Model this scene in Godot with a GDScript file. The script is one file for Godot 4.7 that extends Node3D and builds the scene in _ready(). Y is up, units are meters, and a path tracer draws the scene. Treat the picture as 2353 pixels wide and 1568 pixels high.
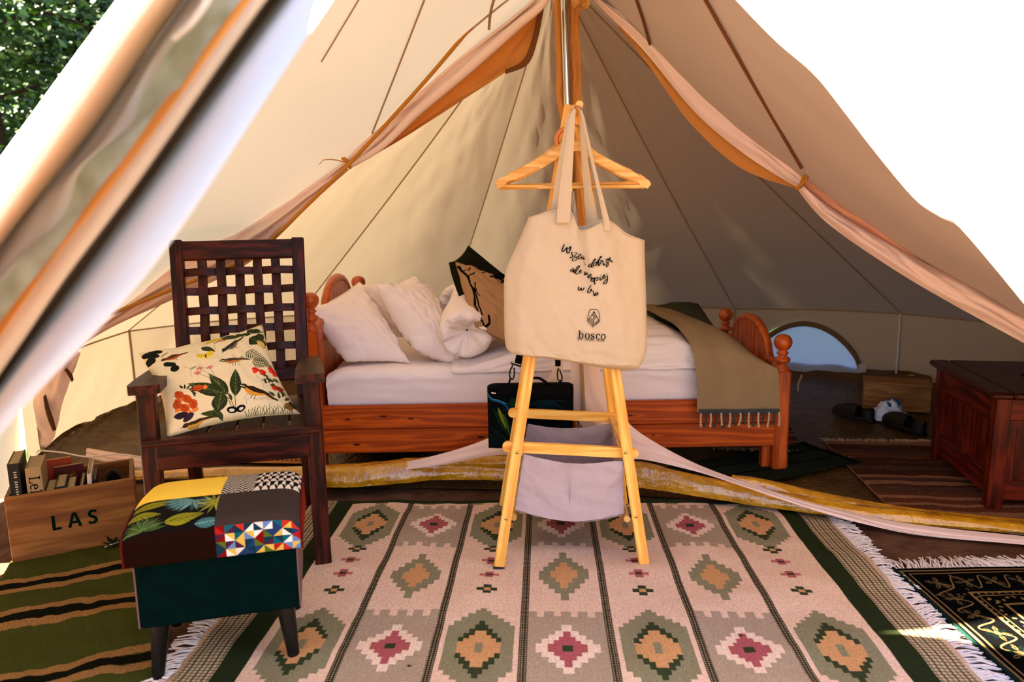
extends Node3D

var M := {}
var used := {}
var rng := RandomNumberGenerator.new()


func _ready() -> void:
	rng.seed = 7
	# ---- camera, sky, sun, exposure
	var cam := Camera3D.new()
	cam.name = "camera"
	cam.position = Vector3(0, 1.12, 0)
	cam.rotation_order = EULER_ORDER_YXZ
	cam.rotation_degrees = Vector3(-9.35, 0, -1.0)
	cam.near = 0.05
	cam.far = 300.0
	var lens := CameraAttributesPhysical.new()
	lens.frustum_focal_length = 26.02
	lens.frustum_focus_distance = 2.6
	lens.frustum_near = 0.05
	lens.frustum_far = 300.0
	lens.exposure_aperture = 2.8
	cam.attributes = lens
	cam.fov = 49.5
	add_child(cam)
	cam.current = true
	var sun := DirectionalLight3D.new()
	sun.name = "sun"
	var to_sun := Vector3(-0.80, 0.50, 0.16).normalized()
	sun.transform = Transform3D(Basis.looking_at(-to_sun, Vector3.UP), Vector3(-4, 4, 0))
	sun.light_energy = 22.0
	sun.light_color = Color(1.0, 0.95, 0.86)
	sun.light_angular_distance = 0.6
	sun.shadow_enabled = true
	add_child(sun)
	var env := Environment.new()
	var sky := Sky.new()
	var sm := ProceduralSkyMaterial.new()
	sm.sky_top_color = Color(0.38, 0.52, 0.80)
	sm.sky_horizon_color = Color(0.86, 0.86, 0.84)
	sm.sky_curve = 0.2
	sm.ground_bottom_color = Color(0.20, 0.24, 0.14)
	sm.ground_horizon_color = Color(0.45, 0.50, 0.42)
	sm.sun_angle_max = 1.0
	sky.sky_material = sm
	env.background_mode = Environment.BG_SKY
	env.sky = sky
	env.background_energy_multiplier = 1.6
	env.tonemap_mode = Environment.TONE_MAPPER_LINEAR
	env.tonemap_exposure = 2.9
	env.sdfgi_enabled = true
	env.ssao_enabled = true
	env.ssil_enabled = true
	var we := WorldEnvironment.new()
	we.name = "world_environment"
	we.environment = env
	add_child(we)
	# ---- setting, then things
	materials()
	ground_and_floor()
	inner_tent()
	canopy()
	door_flaps()
	near_flaps()
	sill()
	forest()
	bed()
	bedding()
	armchair()
	ottoman()
	crate_and_books()
	rugs()
	clothes_stand()
	tote_bag()
	hangers()
	picnic_bag()
	chest()
	back_corner()
	small_things()


# ------------------------------------------------------------------ helpers
func numbered(n: String) -> String:
	if not used.has(n):
		used[n] = 0
		return n
	used[n] += 1
	return "%s_%03d" % [n, used[n]]


func tag(o: Node, label: String, category := "", group := "", kind := "") -> Node:
	if label != "":
		o.set_meta("label", label)
	if category != "":
		o.set_meta("category", category)
	if group != "":
		o.set_meta("group", group)
	if kind != "":
		o.set_meta("kind", kind)
	return o


func thing(n: String, label: String, category: String, at := Vector3.ZERO, turn := 0.0, group := "") -> Node3D:
	var o := Node3D.new()
	o.name = numbered(n)
	o.position = at
	o.rotation_degrees.y = turn
	add_child(o)
	tag(o, label, category, group)
	return o


func setting(n: String, label: String) -> Node3D:
	var o := Node3D.new()
	o.name = numbered(n)
	add_child(o)
	tag(o, label, "", "", "structure")
	return o


func commit(st: SurfaceTool) -> ArrayMesh:
	st.generate_normals()
	return st.commit()


# a part whose geometry was written in world coordinates, under a thing that is not turned
func wpart(parent: Node3D, n: String, st: SurfaceTool, m: Material) -> MeshInstance3D:
	var o := lpart(parent, n, st, m)
	if parent.get_parent() == self:
		o.position = -parent.position
	return o


func lpart(parent: Node3D, n: String, st: SurfaceTool, m: Material) -> MeshInstance3D:
	var o := MeshInstance3D.new()
	o.name = n
	o.mesh = commit(st)
	o.material_override = m
	parent.add_child(o, true)
	return o


func solo(n: String, st: SurfaceTool, m: Material, label: String, category: String, group := "") -> MeshInstance3D:
	var o := MeshInstance3D.new()
	o.name = numbered(n)
	o.mesh = commit(st)
	o.material_override = m
	add_child(o)
	tag(o, label, category, group)
	return o


func new_st(smooth := true) -> SurfaceTool:
	var st := SurfaceTool.new()
	st.begin(Mesh.PRIMITIVE_TRIANGLES)
	st.set_smooth_group(0 if smooth else -1)
	return st


func vert(st: SurfaceTool, p: Vector3, uv := Vector2.ZERO) -> void:
	st.set_uv(uv)
	st.add_vertex(p)


# a, b, c, d counter-clockwise seen from outside
func quad(st: SurfaceTool, a: Vector3, b: Vector3, c: Vector3, d: Vector3, ua := Vector2(0, 1), ub := Vector2(1, 1), uc := Vector2(1, 0), ud := Vector2(0, 0)) -> void:
	vert(st, a, ua); vert(st, c, uc); vert(st, b, ub)
	vert(st, a, ua); vert(st, d, ud); vert(st, c, uc)


func face(st: SurfaceTool, p: Array, mid: Vector3) -> void:
	var c := Vector3.ZERO
	for k in p:
		c += k
	c /= p.size()
	var n: Vector3 = (p[1] - p[0]).cross(p[2] - p[0])
	var flip := n.dot(c - mid) > 0.0
	for k in range(1, p.size() - 1):
		if flip:
			vert(st, p[0]); vert(st, p[k + 1]); vert(st, p[k])
		else:
			vert(st, p[0]); vert(st, p[k]); vert(st, p[k + 1])


func cbox(st: SurfaceTool, xf: Transform3D, s: Vector3, bev := 0.004) -> void:
	st.set_smooth_group(-1)
	var h := s / 2.0
	var b: float = minf(bev, minf(h.x, minf(h.y, h.z)) * 0.9)
	var P := {}
	for sx in [-1, 1]:
		for sy in [-1, 1]:
			for sz in [-1, 1]:
				P[[sx, sy, sz, 0]] = xf * Vector3(sx * h.x, sy * (h.y - b), sz * (h.z - b))
				P[[sx, sy, sz, 1]] = xf * Vector3(sx * (h.x - b), sy * h.y, sz * (h.z - b))
				P[[sx, sy, sz, 2]] = xf * Vector3(sx * (h.x - b), sy * (h.y - b), sz * h.z)
	var mid := xf.origin
	for s1 in [-1, 1]:
		face(st, [P[[s1, -1, -1, 0]], P[[s1, 1, -1, 0]], P[[s1, 1, 1, 0]], P[[s1, -1, 1, 0]]], mid)
		face(st, [P[[-1, s1, -1, 1]], P[[1, s1, -1, 1]], P[[1, s1, 1, 1]], P[[-1, s1, 1, 1]]], mid)
		face(st, [P[[-1, -1, s1, 2]], P[[1, -1, s1, 2]], P[[1, 1, s1, 2]], P[[-1, 1, s1, 2]]], mid)
		for s2 in [-1, 1]:
			face(st, [P[[s1, s2, -1, 0]], P[[s1, s2, 1, 0]], P[[s1, s2, 1, 1]], P[[s1, s2, -1, 1]]], mid)
			face(st, [P[[-1, s1, s2, 1]], P[[1, s1, s2, 1]], P[[1, s1, s2, 2]], P[[-1, s1, s2, 2]]], mid)
			face(st, [P[[s1, -1, s2, 0]], P[[s1, 1, s2, 0]], P[[s1, 1, s2, 2]], P[[s1, -1, s2, 2]]], mid)
			for s3 in [-1, 1]:
				face(st, [P[[s1, s2, s3, 0]], P[[s1, s2, s3, 1]], P[[s1, s2, s3, 2]]], mid)


# a straight piece of wood: a mesh of its own whose grain runs along its own x axis
func bar(parent: Node3D, n: String, a: Vector3, b: Vector3, w: float, t: float, up: Vector3, m: Material, bev := 0.004) -> MeshInstance3D:
	var x := (b - a).normalized()
	var z := x.cross(up).normalized()
	var y := z.cross(x).normalized()
	var st := new_st(false)
	cbox(st, Transform3D.IDENTITY, Vector3(a.distance_to(b), t, w), bev)
	var o := lpart(parent, n, st, m)
	o.transform = Transform3D(Basis(x, y, z), (a + b) / 2.0)
	return o


func smooth_path(p: Array, n: int) -> PackedVector3Array:
	var out := PackedVector3Array()
	var k: int = p.size() - 1
	for i in n + 1:
		var s := float(i) / n * k
		var j := mini(int(s), k - 1)
		var f := s - j
		var p0: Vector3 = p[maxi(j - 1, 0)]
		var p1: Vector3 = p[j]
		var p2: Vector3 = p[j + 1]
		var p3: Vector3 = p[mini(j + 2, k)]
		out.append(p1.cubic_interpolate(p2, p0, p3, f))
	return out


func tube(st: SurfaceTool, path: PackedVector3Array, r, sides := 8, caps := true, flat_y := 1.0) -> void:
	st.set_smooth_group(0)
	var n := path.size()
	var rings := []
	var up := Vector3.UP
	var t0 := (path[1] - path[0]).normalized()
	if absf(t0.dot(up)) > 0.9:
		up = Vector3.RIGHT
	for i in n:
		var t: Vector3 = (path[mini(i + 1, n - 1)] - path[maxi(i - 1, 0)]).normalized()
		var side := t.cross(up).normalized()
		up = side.cross(t).normalized()
		var rad: float = r if not (r is Array or r is PackedFloat32Array) else r[i]
		var ring := PackedVector3Array()
		for k in sides:
			var a := TAU * k / sides
			ring.append(path[i] + side * cos(a) * rad + up * sin(a) * rad * flat_y)
		rings.append(ring)
	for i in n - 1:
		for k in sides:
			var k2 := (k + 1) % sides
			var u0 := float(i) / (n - 1)
			var u1 := float(i + 1) / (n - 1)
			quad(st, rings[i][k], rings[i][k2], rings[i + 1][k2], rings[i + 1][k], Vector2(float(k) / sides, u0), Vector2(float(k + 1) / sides, u0), Vector2(float(k + 1) / sides, u1), Vector2(float(k) / sides, u1))
	if caps:
		st.set_smooth_group(-1)
		face(st, Array(rings[0]), path[1])
		face(st, Array(rings[n - 1]), path[n - 2])
		st.set_smooth_group(0)


func rod(st: SurfaceTool, a: Vector3, b: Vector3, r: float, sides := 10) -> void:
	tube(st, PackedVector3Array([a, b]), r, sides)


func lathe(st: SurfaceTool, prof: Array, at: Vector3, segs := 18) -> void:
	st.set_smooth_group(0)
	for i in prof.size() - 1:
		for k in segs:
			var a := TAU * k / segs
			var b := TAU * (k + 1) / segs
			var p: Vector2 = prof[i]
			var q: Vector2 = prof[i + 1]
			quad(st, at + Vector3(cos(a) * p.x, p.y, -sin(a) * p.x), at + Vector3(cos(b) * p.x, p.y, -sin(b) * p.x), at + Vector3(cos(b) * q.x, q.y, -sin(b) * q.x), at + Vector3(cos(a) * q.x, q.y, -sin(a) * q.x))


func grid(st: SurfaceTool, f: Callable, nu: int, nv: int, us := 1.0, vs := 1.0) -> void:
	st.set_smooth_group(0)
	var P := []
	for j in nv + 1:
		var row := PackedVector3Array()
		for i in nu + 1:
			row.append(f.call(float(i) / nu, float(j) / nv))
		P.append(row)
	for j in nv:
		for i in nu:
			var u0 := us * i / nu
			var u1 := us * (i + 1) / nu
			var v0 := vs * j / nv
			var v1 := vs * (j + 1) / nv
			quad(st, P[j][i], P[j + 1][i], P[j + 1][i + 1], P[j][i + 1], Vector2(u0, v0), Vector2(u0, v1), Vector2(u1, v1), Vector2(u1, v0))


func even(p: PackedVector3Array, n: int) -> PackedVector3Array:
	# the same line with its points evenly spaced
	var total := 0.0
	for k in p.size() - 1:
		total += p[k].distance_to(p[k + 1])
	var out := PackedVector3Array([p[0]])
	var j := 0
	var run := 0.0
	for k in range(1, n):
		var want := total * k / n
		while j < p.size() - 2 and run + p[j].distance_to(p[j + 1]) < want:
			run += p[j].distance_to(p[j + 1])
			j += 1
		out.append(p[j].lerp(p[j + 1], clampf((want - run) / maxf(1e-6, p[j].distance_to(p[j + 1])), 0.0, 1.0)))
	out.append(p[p.size() - 1])
	return out


func samp(p: PackedVector3Array, u: float) -> Vector3:
	var s := clampf(u, 0, 1) * (p.size() - 1)
	var j := mini(int(s), p.size() - 2)
	return p[j].lerp(p[j + 1], s - j)


# cloth between two edge lines, bulging towards `out`, with lengthwise folds
func band(st: SurfaceTool, A: Array, B: Array, out: Vector3, bulge: float, folds := 0.0, nf := 3.0, nu := 48, nv := 14, sd := 1) -> void:
	var a := smooth_path(A, 40)
	var b := smooth_path(B, 40)
	var nz := noise(sd, 1.5)
	grid(st, func(u, v):
		var p := samp(a, u).lerp(samp(b, u), v)
		var w := sin(PI * v)
		var ph := nz.get_noise_2d(u * 2.2, v * 0.4) * 4.0
		return p + out * (bulge * w + folds * sin(v * TAU * nf + ph) * w + folds * 0.7 * nz.get_noise_2d(u * 3.0, v * 3.0 + 7.0)), nu, nv)


func noise(sd: int, freq: float, oct := 3) -> FastNoiseLite:
	var n := FastNoiseLite.new()
	n.seed = sd
	n.frequency = freq
	n.noise_type = FastNoiseLite.TYPE_SIMPLEX_SMOOTH
	n.fractal_octaves = oct
	return n


# a stuffed cushion whose four corners are given (top left, top right, bottom right, bottom left, seen from the front)
func cushion(st: SurfaceTool, tl: Vector3, tr: Vector3, br: Vector3, bl: Vector3, thick: float, pinch := 0.06, wr := 0.006, sd := 1, n := 26, back := 1.0) -> void:
	var nrm := (bl - tl).cross(tr - tl).normalized()
	var nz := noise(sd, 1.0)
	for side in [1.0, -1.0]:
		var th: float = thick * (1.0 if side > 0 else back)
		grid(st, func(u, v):
			var uu: float = u if side > 0 else 1.0 - u
			var pu := uu + pinch * (1.0 - 2.0 * uu) * sin(PI * v)
			var pv: float = v + pinch * (1.0 - 2.0 * v) * sin(PI * uu)
			var p := tl.lerp(tr, pu).lerp(bl.lerp(br, pu), pv)
			var e := pow(maxf(0.0, sin(PI * uu) * sin(PI * v)), 0.42)
			var w := nz.get_noise_2d(uu * 7.0, v * 7.0) + 0.5 * nz.get_noise_2d(uu * 16.0 + 9.0, v * 5.0)
			var corner := pow(absf(2 * uu - 1) * absf(2 * v - 1), 2.0)
			return p + nrm * side * (th * e + wr * w * minf(1.0, e * 2.0) * (1.0 + 2.0 * corner)), n, n)


func mat(col: Color, rough := 0.8, opt := {}) -> StandardMaterial3D:
	var m := StandardMaterial3D.new()
	m.albedo_color = col
	m.roughness = rough
	m.metallic_specular = opt.get("spec", 0.4 if rough < 0.75 else 0.2)
	m.metallic = opt.get("metal", 0.0)
	m.cull_mode = BaseMaterial3D.CULL_DISABLED
	if opt.has("tex"):
		m.albedo_texture = opt.tex
	if opt.has("tri"):
		m.uv1_triplanar = true
		m.uv1_scale = opt.tri
		m.uv1_offset = opt.get("off", Vector3.ZERO)
	if opt.has("bump"):
		m.heightmap_enabled = true
		m.heightmap_texture = opt.bump
		m.heightmap_scale = opt.get("bs", 0.1)
	if opt.has("back"):
		m.backlight_enabled = true
		m.backlight = opt.back
	if opt.has("coat"):
		m.clearcoat_enabled = true
		m.clearcoat = opt.coat
		m.clearcoat_roughness = opt.get("coatr", 0.2)
	if opt.has("rim"):
		m.rim_enabled = true
		m.rim = opt.rim
		m.rim_tint = 0.7
	return m


func ntex(sd: int, freq: float, stops: Array, oct := 4, size := 512, warp := 0.0, kind := FastNoiseLite.TYPE_SIMPLEX_SMOOTH) -> NoiseTexture2D:
	var n := noise(sd, freq, oct)
	n.noise_type = kind
	if warp > 0.0:
		n.domain_warp_enabled = true
		n.domain_warp_amplitude = warp
		n.domain_warp_frequency = freq * 0.6
	var t := NoiseTexture2D.new()
	t.noise = n
	t.width = size
	t.height = size
	t.seamless = true
	t.generate_mipmaps = false
	if stops.size():
		var g := Gradient.new()
		g.offsets = PackedFloat32Array()
		var offs := PackedFloat32Array()
		var cols := PackedColorArray()
		for s in stops:
			offs.append(s[0])
			cols.append(s[1])
		g.offsets = offs
		g.colors = cols
		t.color_ramp = g
	return t


func wood(sd: int, dark: Color, mid: Color, light: Color, rough: float, along: float, across: float, opt := {}) -> StandardMaterial3D:
	var o := opt.duplicate()
	o.tex = ntex(sd, 0.012, [[0.0, dark], [0.33, dark.lerp(mid, 0.7)], [0.5, mid], [0.62, mid.lerp(light, 0.8)], [0.8, light], [1.0, mid]], 5, 512, 18.0)
	o.tri = Vector3(along, across, across)
	return mat(Color.WHITE, rough, o)


# ------------------------------------------------------------------ flat prints
class Pic:
	var im: Image
	var w: int
	var h: int

	func _init(ww: int, hh: int, c: Color) -> void:
		w = ww
		h = hh
		im = Image.create(w, h, false, Image.FORMAT_RGB8)
		im.fill(c)

	func rect(x: float, y: float, rw: float, rh: float, c: Color) -> void:
		im.fill_rect(Rect2i(int(round(x)), int(round(y)), maxi(1, int(round(x + rw)) - int(round(x))), maxi(1, int(round(y + rh)) - int(round(y)))), c)

	func poly(p: PackedVector2Array, c: Color) -> void:
		var lo := 1e9
		var hi := -1e9
		for q in p:
			lo = minf(lo, q.y)
			hi = maxf(hi, q.y)
		for y in range(maxi(0, int(floor(lo))), mini(h - 1, int(ceil(hi))) + 1):
			var yy := y + 0.5
			var xs := []
			for i in p.size():
				var a := p[i]
				var b := p[(i + 1) % p.size()]
				if (a.y <= yy) != (b.y <= yy):
					xs.append(a.x + (yy - a.y) / (b.y - a.y) * (b.x - a.x))
			xs.sort()
			for k in range(0, xs.size() - 1, 2):
				var x0 := maxi(0, int(round(xs[k])))
				var x1 := mini(w, int(round(xs[k + 1])))
				if x1 > x0:
					im.fill_rect(Rect2i(x0, y, x1 - x0, 1), c)

	func blob(cx: float, cy: float, rx: float, ry: float, ang: float, c: Color, n := 20) -> void:
		var p := PackedVector2Array()
		for k in n:
			var a := TAU * k / n
			p.append(Vector2(cx, cy) + Vector2(cos(a) * rx, sin(a) * ry).rotated(ang))
		poly(p, c)

	func line(a: Vector2, b: Vector2, t: float, c: Color) -> void:
		var d := (b - a).normalized().orthogonal() * t / 2.0
		poly(PackedVector2Array([a + d, b + d, b - d, a - d]), c)

	func curve(pts: Array, t: float, c: Color) -> void:
		for k in pts.size() - 1:
			line(pts[k], pts[k + 1], t, c)

	func leaf(x: float, y: float, l: float, wd: float, ang: float, c: Color, vein: Color) -> void:
		var p := PackedVector2Array()
		for k in 13:
			var s := k / 12.0
			p.append(Vector2(x, y) + Vector2(s * l, -sin(PI * pow(s, 0.8)) * wd / 2).rotated(ang))
		for k in 13:
			var s := 1.0 - k / 12.0
			p.append(Vector2(x, y) + Vector2(s * l, sin(PI * pow(s, 0.8)) * wd / 2).rotated(ang))
		poly(p, c)
		line(Vector2(x, y), Vector2(x, y) + Vector2(l * 0.95, 0).rotated(ang), maxf(1.0, wd * 0.05), vein)
		for k in range(1, 7):
			var s := k / 7.5
			for sg in [-1, 1]:
				line(Vector2(x, y) + Vector2(s * l, 0).rotated(ang), Vector2(x, y) + Vector2((s + 0.14) * l, sg * sin(PI * s) * wd * 0.4).rotated(ang), maxf(1.0, wd * 0.025), vein)

	func grain(sd: int, amt: float, sx := 0.9, sy := 0.9) -> void:
		var n := FastNoiseLite.new()
		n.seed = sd
		n.frequency = 1.0
		n.fractal_octaves = 2
		var d := im.get_data()
		var k := 0
		for y in h:
			for x in w:
				var f := 1.0 + amt * n.get_noise_2d(x * sx, y * sy)
				d[k] = clampi(int(d[k] * f), 0, 255)
				d[k + 1] = clampi(int(d[k + 1] * f), 0, 255)
				d[k + 2] = clampi(int(d[k + 2] * f), 0, 255)
				k += 3
		im = Image.create_from_data(w, h, false, Image.FORMAT_RGB8, d)

	func tex() -> ImageTexture:
		return ImageTexture.create_from_image(im)


func letters(parent: Node3D, text: String, font_name: String, size: float, xf: Transform3D, m: Material, bold := false, spread := 0) -> MeshInstance3D:
	var f := SystemFont.new()
	f.font_names = PackedStringArray([font_name])
	if bold:
		f.font_weight = 700
	var t := TextMesh.new()
	var fv := FontVariation.new()
	fv.base_font = f
	fv.spacing_glyph = spread
	t.font = fv
	t.text = text
	t.font_size = 32
	t.pixel_size = size / 32.0
	t.depth = 0.0008
	var o := MeshInstance3D.new()
	o.name = "lettering"
	o.mesh = t
	o.material_override = m
	o.transform = xf
	parent.add_child(o, true)
	return o


func materials() -> void:
	var weave := ntex(3, 0.35, [], 2, 256)
	var soft := ntex(5, 0.03, [], 4, 512)
	M.weave = weave
	M.soft = soft
	# tent cloth
	M.canvas = mat(Color(0.66, 0.57, 0.47), 0.9, {"back": Color(0.21, 0.182, 0.143), "bump": weave, "tri": Vector3(4, 4, 4), "bs": 0.02, "spec": 0.15})
	M.canvas_front = mat(Color(0.72, 0.635, 0.54), 0.9, {"back": Color(0.155, 0.152, 0.140), "bump": weave, "tri": Vector3(4, 4, 4), "bs": 0.02, "spec": 0.15})
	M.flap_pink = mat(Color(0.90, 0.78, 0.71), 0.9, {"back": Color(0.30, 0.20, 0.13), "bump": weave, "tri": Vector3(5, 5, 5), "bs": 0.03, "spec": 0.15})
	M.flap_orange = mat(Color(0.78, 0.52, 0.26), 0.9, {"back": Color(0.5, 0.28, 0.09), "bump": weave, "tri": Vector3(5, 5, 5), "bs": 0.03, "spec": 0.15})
	M.seam = mat(Color(0.62, 0.50, 0.36), 0.9)
	M.strap = mat(Color(0.42, 0.25, 0.12), 0.9)
	M.rope = mat(Color(0.72, 0.47, 0.16), 0.8, {"bump": weave, "tri": Vector3(14, 14, 14), "bs": 0.15})
	M.white_canvas = mat(Color(0.84, 0.83, 0.81), 0.9, {"back": Color(0.16, 0.158, 0.15), "bump": weave, "tri": Vector3(4, 4, 4), "bs": 0.02, "spec": 0.15})
	M.tan_webbing = mat(Color(0.84, 0.73, 0.61), 0.9, {"back": Color(0.15, 0.12, 0.09), "bump": weave, "tri": Vector3(8, 8, 8), "bs": 0.1})
	M.orange_piping = mat(Color(0.92, 0.64, 0.32), 0.8, {"back": Color(0.15, 0.09, 0.03)})
	M.clear_window = mat(Color(0.85, 0.88, 0.84), 0.35, {"back": Color(0.5, 0.55, 0.52), "tex": ntex(21, 0.02, [[0.2, Color(0.74, 0.74, 0.64)], [0.5, Color(0.88, 0.92, 0.90)], [0.75, Color(0.97, 1.0, 1.0)]], 3, 256), "tri": Vector3(2.5, 2.5, 2.5)})
	M.olive_binding = mat(Color(0.42, 0.33, 0.25), 0.85)
	M.tarp = mat(Color(0.80, 0.56, 0.07), 0.22, {"tex": ntex(31, 0.015, [[0.2, Color(0.85, 0.8, 0.7)], [0.6, Color(1, 1, 1)]], 4, 256), "bump": ntex(33, 0.022, [], 4, 512, 30.0), "tri": Vector3(2.2, 2.2, 2.2), "bs": 0.7, "spec": 1.0, "coat": 0.6, "coatr": 0.15})
	M.inner_floor = mat(Color(0.34, 0.235, 0.045), 0.5, {"tex": ntex(34, 0.01, [[0.2, Color(0.75, 0.7, 0.6)], [0.7, Color(1, 1, 1)]], 4, 256), "bump": soft, "tri": Vector3(1.5, 1.5, 1.5), "bs": 1.0})
	M.groundsheet = mat(Color(0.38, 0.265, 0.19), 0.75, {"tex": ntex(35, 0.008, [[0.2, Color(0.8, 0.76, 0.72)], [0.7, Color(1, 1, 1)]], 5, 512), "bump": soft, "tri": Vector3(1.2, 1.2, 1.2), "bs": 0.8})
	# wood
	M.chair_wood = wood(41, Color(0.07, 0.02, 0.01), Color(0.19, 0.055, 0.022), Color(0.29, 0.10, 0.04), 0.42, 0.7, 5.0, {"spec": 0.3})
	M.chair_wood_up = M.chair_wood.duplicate()
	M.chair_wood_up.uv1_scale = Vector3(5, 0.7, 5)
	M.chair_arm = M.chair_wood.duplicate()
	M.chair_arm.uv1_scale = Vector3(5, 5, 0.7)
	M.pine = wood(42, Color(0.45, 0.15, 0.015), Color(0.66, 0.26, 0.035), Color(0.76, 0.34, 0.06), 0.38, 0.5, 4.0, {"coat": 0.3, "coatr": 0.25})
	M.bamboo = wood(43, Color(0.86, 0.55, 0.18), Color(0.95, 0.68, 0.27), Color(0.99, 0.77, 0.38), 0.45, 0.35, 7.0)
	M.hanger_wood = wood(44, Color(0.78, 0.52, 0.20), Color(0.88, 0.65, 0.30), Color(0.94, 0.74, 0.42), 0.4, 0.5, 6.0)
	M.crate_wood = wood(45, Color(0.37, 0.205, 0.05), Color(0.46, 0.275, 0.085), Color(0.53, 0.345, 0.14), 0.6, 0.35, 4.2)
	M.crate_wood_end = M.crate_wood.duplicate()
	M.crate_wood_end.uv1_scale = Vector3(4.2, 4.2, 0.35)
	M.chest_wood = wood(46, Color(0.13, 0.03, 0.015), Color(0.28, 0.065, 0.025), Color(0.38, 0.11, 0.04), 0.3, 0.6, 4.0, {"spec": 0.3})
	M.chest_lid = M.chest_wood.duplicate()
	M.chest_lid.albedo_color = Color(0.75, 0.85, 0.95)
	M.chest_light = M.chest_wood.duplicate()
	M.chest_light.uv1_scale = Vector3(4, 0.6, 4)
	M.box_wood = wood(47, Color(0.42, 0.26, 0.10), Color(0.55, 0.36, 0.16), Color(0.62, 0.43, 0.22), 0.6, 0.6, 5.0)
	# cloth
	M.sheet = mat(Color(0.95, 0.89, 0.87), 0.85, {"bump": soft, "tri": Vector3(2, 2, 2), "bs": 0.10, "spec": 0.2})
	M.linen_beige = mat(Color(0.66, 0.50, 0.35), 0.9, {"bump": weave, "tri": Vector3(7, 7, 7), "bs": 0.06})
	M.dark_green_cloth = mat(Color(0.10, 0.10, 0.045), 0.9, {"spec": 0.15})
	M.black_cloth = mat(Color(0.018, 0.016, 0.016), 0.8)
	M.black_plastic = mat(Color(0.015, 0.015, 0.015), 0.35)
	M.throw = mat(Color(0.70, 0.60, 0.46), 0.95, {"tex": ntex(51, 0.22, [[0.2, Color(0.66, 0.64, 0.60)], [0.8, Color(1.0, 0.98, 0.95)]], 2, 512), "bump": weave, "tri": Vector3(5, 5, 5), "bs": 0.25})
	M.throw_edge = mat(Color(0.24, 0.25, 0.24), 0.95)
	M.fringe_white = mat(Color(0.86, 0.80, 0.74), 0.9)
	M.fringe_cream = mat(Color(0.74, 0.62, 0.48), 0.9)
	M.lilac_linen = mat(Color(0.72, 0.635, 0.61), 0.9, {"back": Color(0.2, 0.16, 0.16), "bump": weave, "tri": Vector3(6, 6, 6), "bs": 0.08})
	M.cotton = mat(Color(0.79, 0.70, 0.57), 0.9, {"back": Color(0.2, 0.16, 0.10), "bump": weave, "tri": Vector3(6, 6, 6), "bs": 0.06, "spec": 0.2})
	M.ink = mat(Color(0.015, 0.018, 0.022), 0.95, {"spec": 0.1})
	M.green_ink = mat(Color(0.012, 0.09, 0.06), 0.95, {"spec": 0.1})
	M.steel = mat(Color(0.75, 0.74, 0.72), 0.25, {"metal": 1.0})
	M.brass = mat(Color(0.75, 0.62, 0.30), 0.35, {"metal": 1.0})
	M.zip = mat(Color(0.30, 0.19, 0.11), 0.8)


# ------------------------------------------------------------------ the tent
const TOP := Vector3(0.25, 2.36, -4.0)
const POLE_TOP := Vector3(0.23, 2.02, -2.93)


const RIM := [Vector3(-2.10, 0.46, -3.08), Vector3(-2.22, 0.52, -4.23), Vector3(-1.45, 0.5, -5.0), Vector3(-0.45, 0.5, -5.35), Vector3(0.55, 0.5, -5.35), Vector3(1.55, 0.48, -5.1), Vector3(2.5, 0.48, -4.7), Vector3(2.9, 0.48, -3.7), Vector3(2.3, 0.30, -2.28)]


# the wall's top line: between two corners it bows outwards, so that the tent is round
func rim(k: int, u: float) -> Vector3:
	var a: Vector3 = RIM[k]
	var b: Vector3 = RIM[k + 1]
	var out := Vector3(b.z - a.z, 0, a.x - b.x).normalized()
	if out.dot((a + b) / 2.0 - Vector3(0.25, 0, -3.9)) < 0.0:
		out = -out
	return a.lerp(b, u) + out * 0.09 * sin(PI * u)


var edge_left := PackedVector3Array()
var edge_right := PackedVector3Array()


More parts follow.
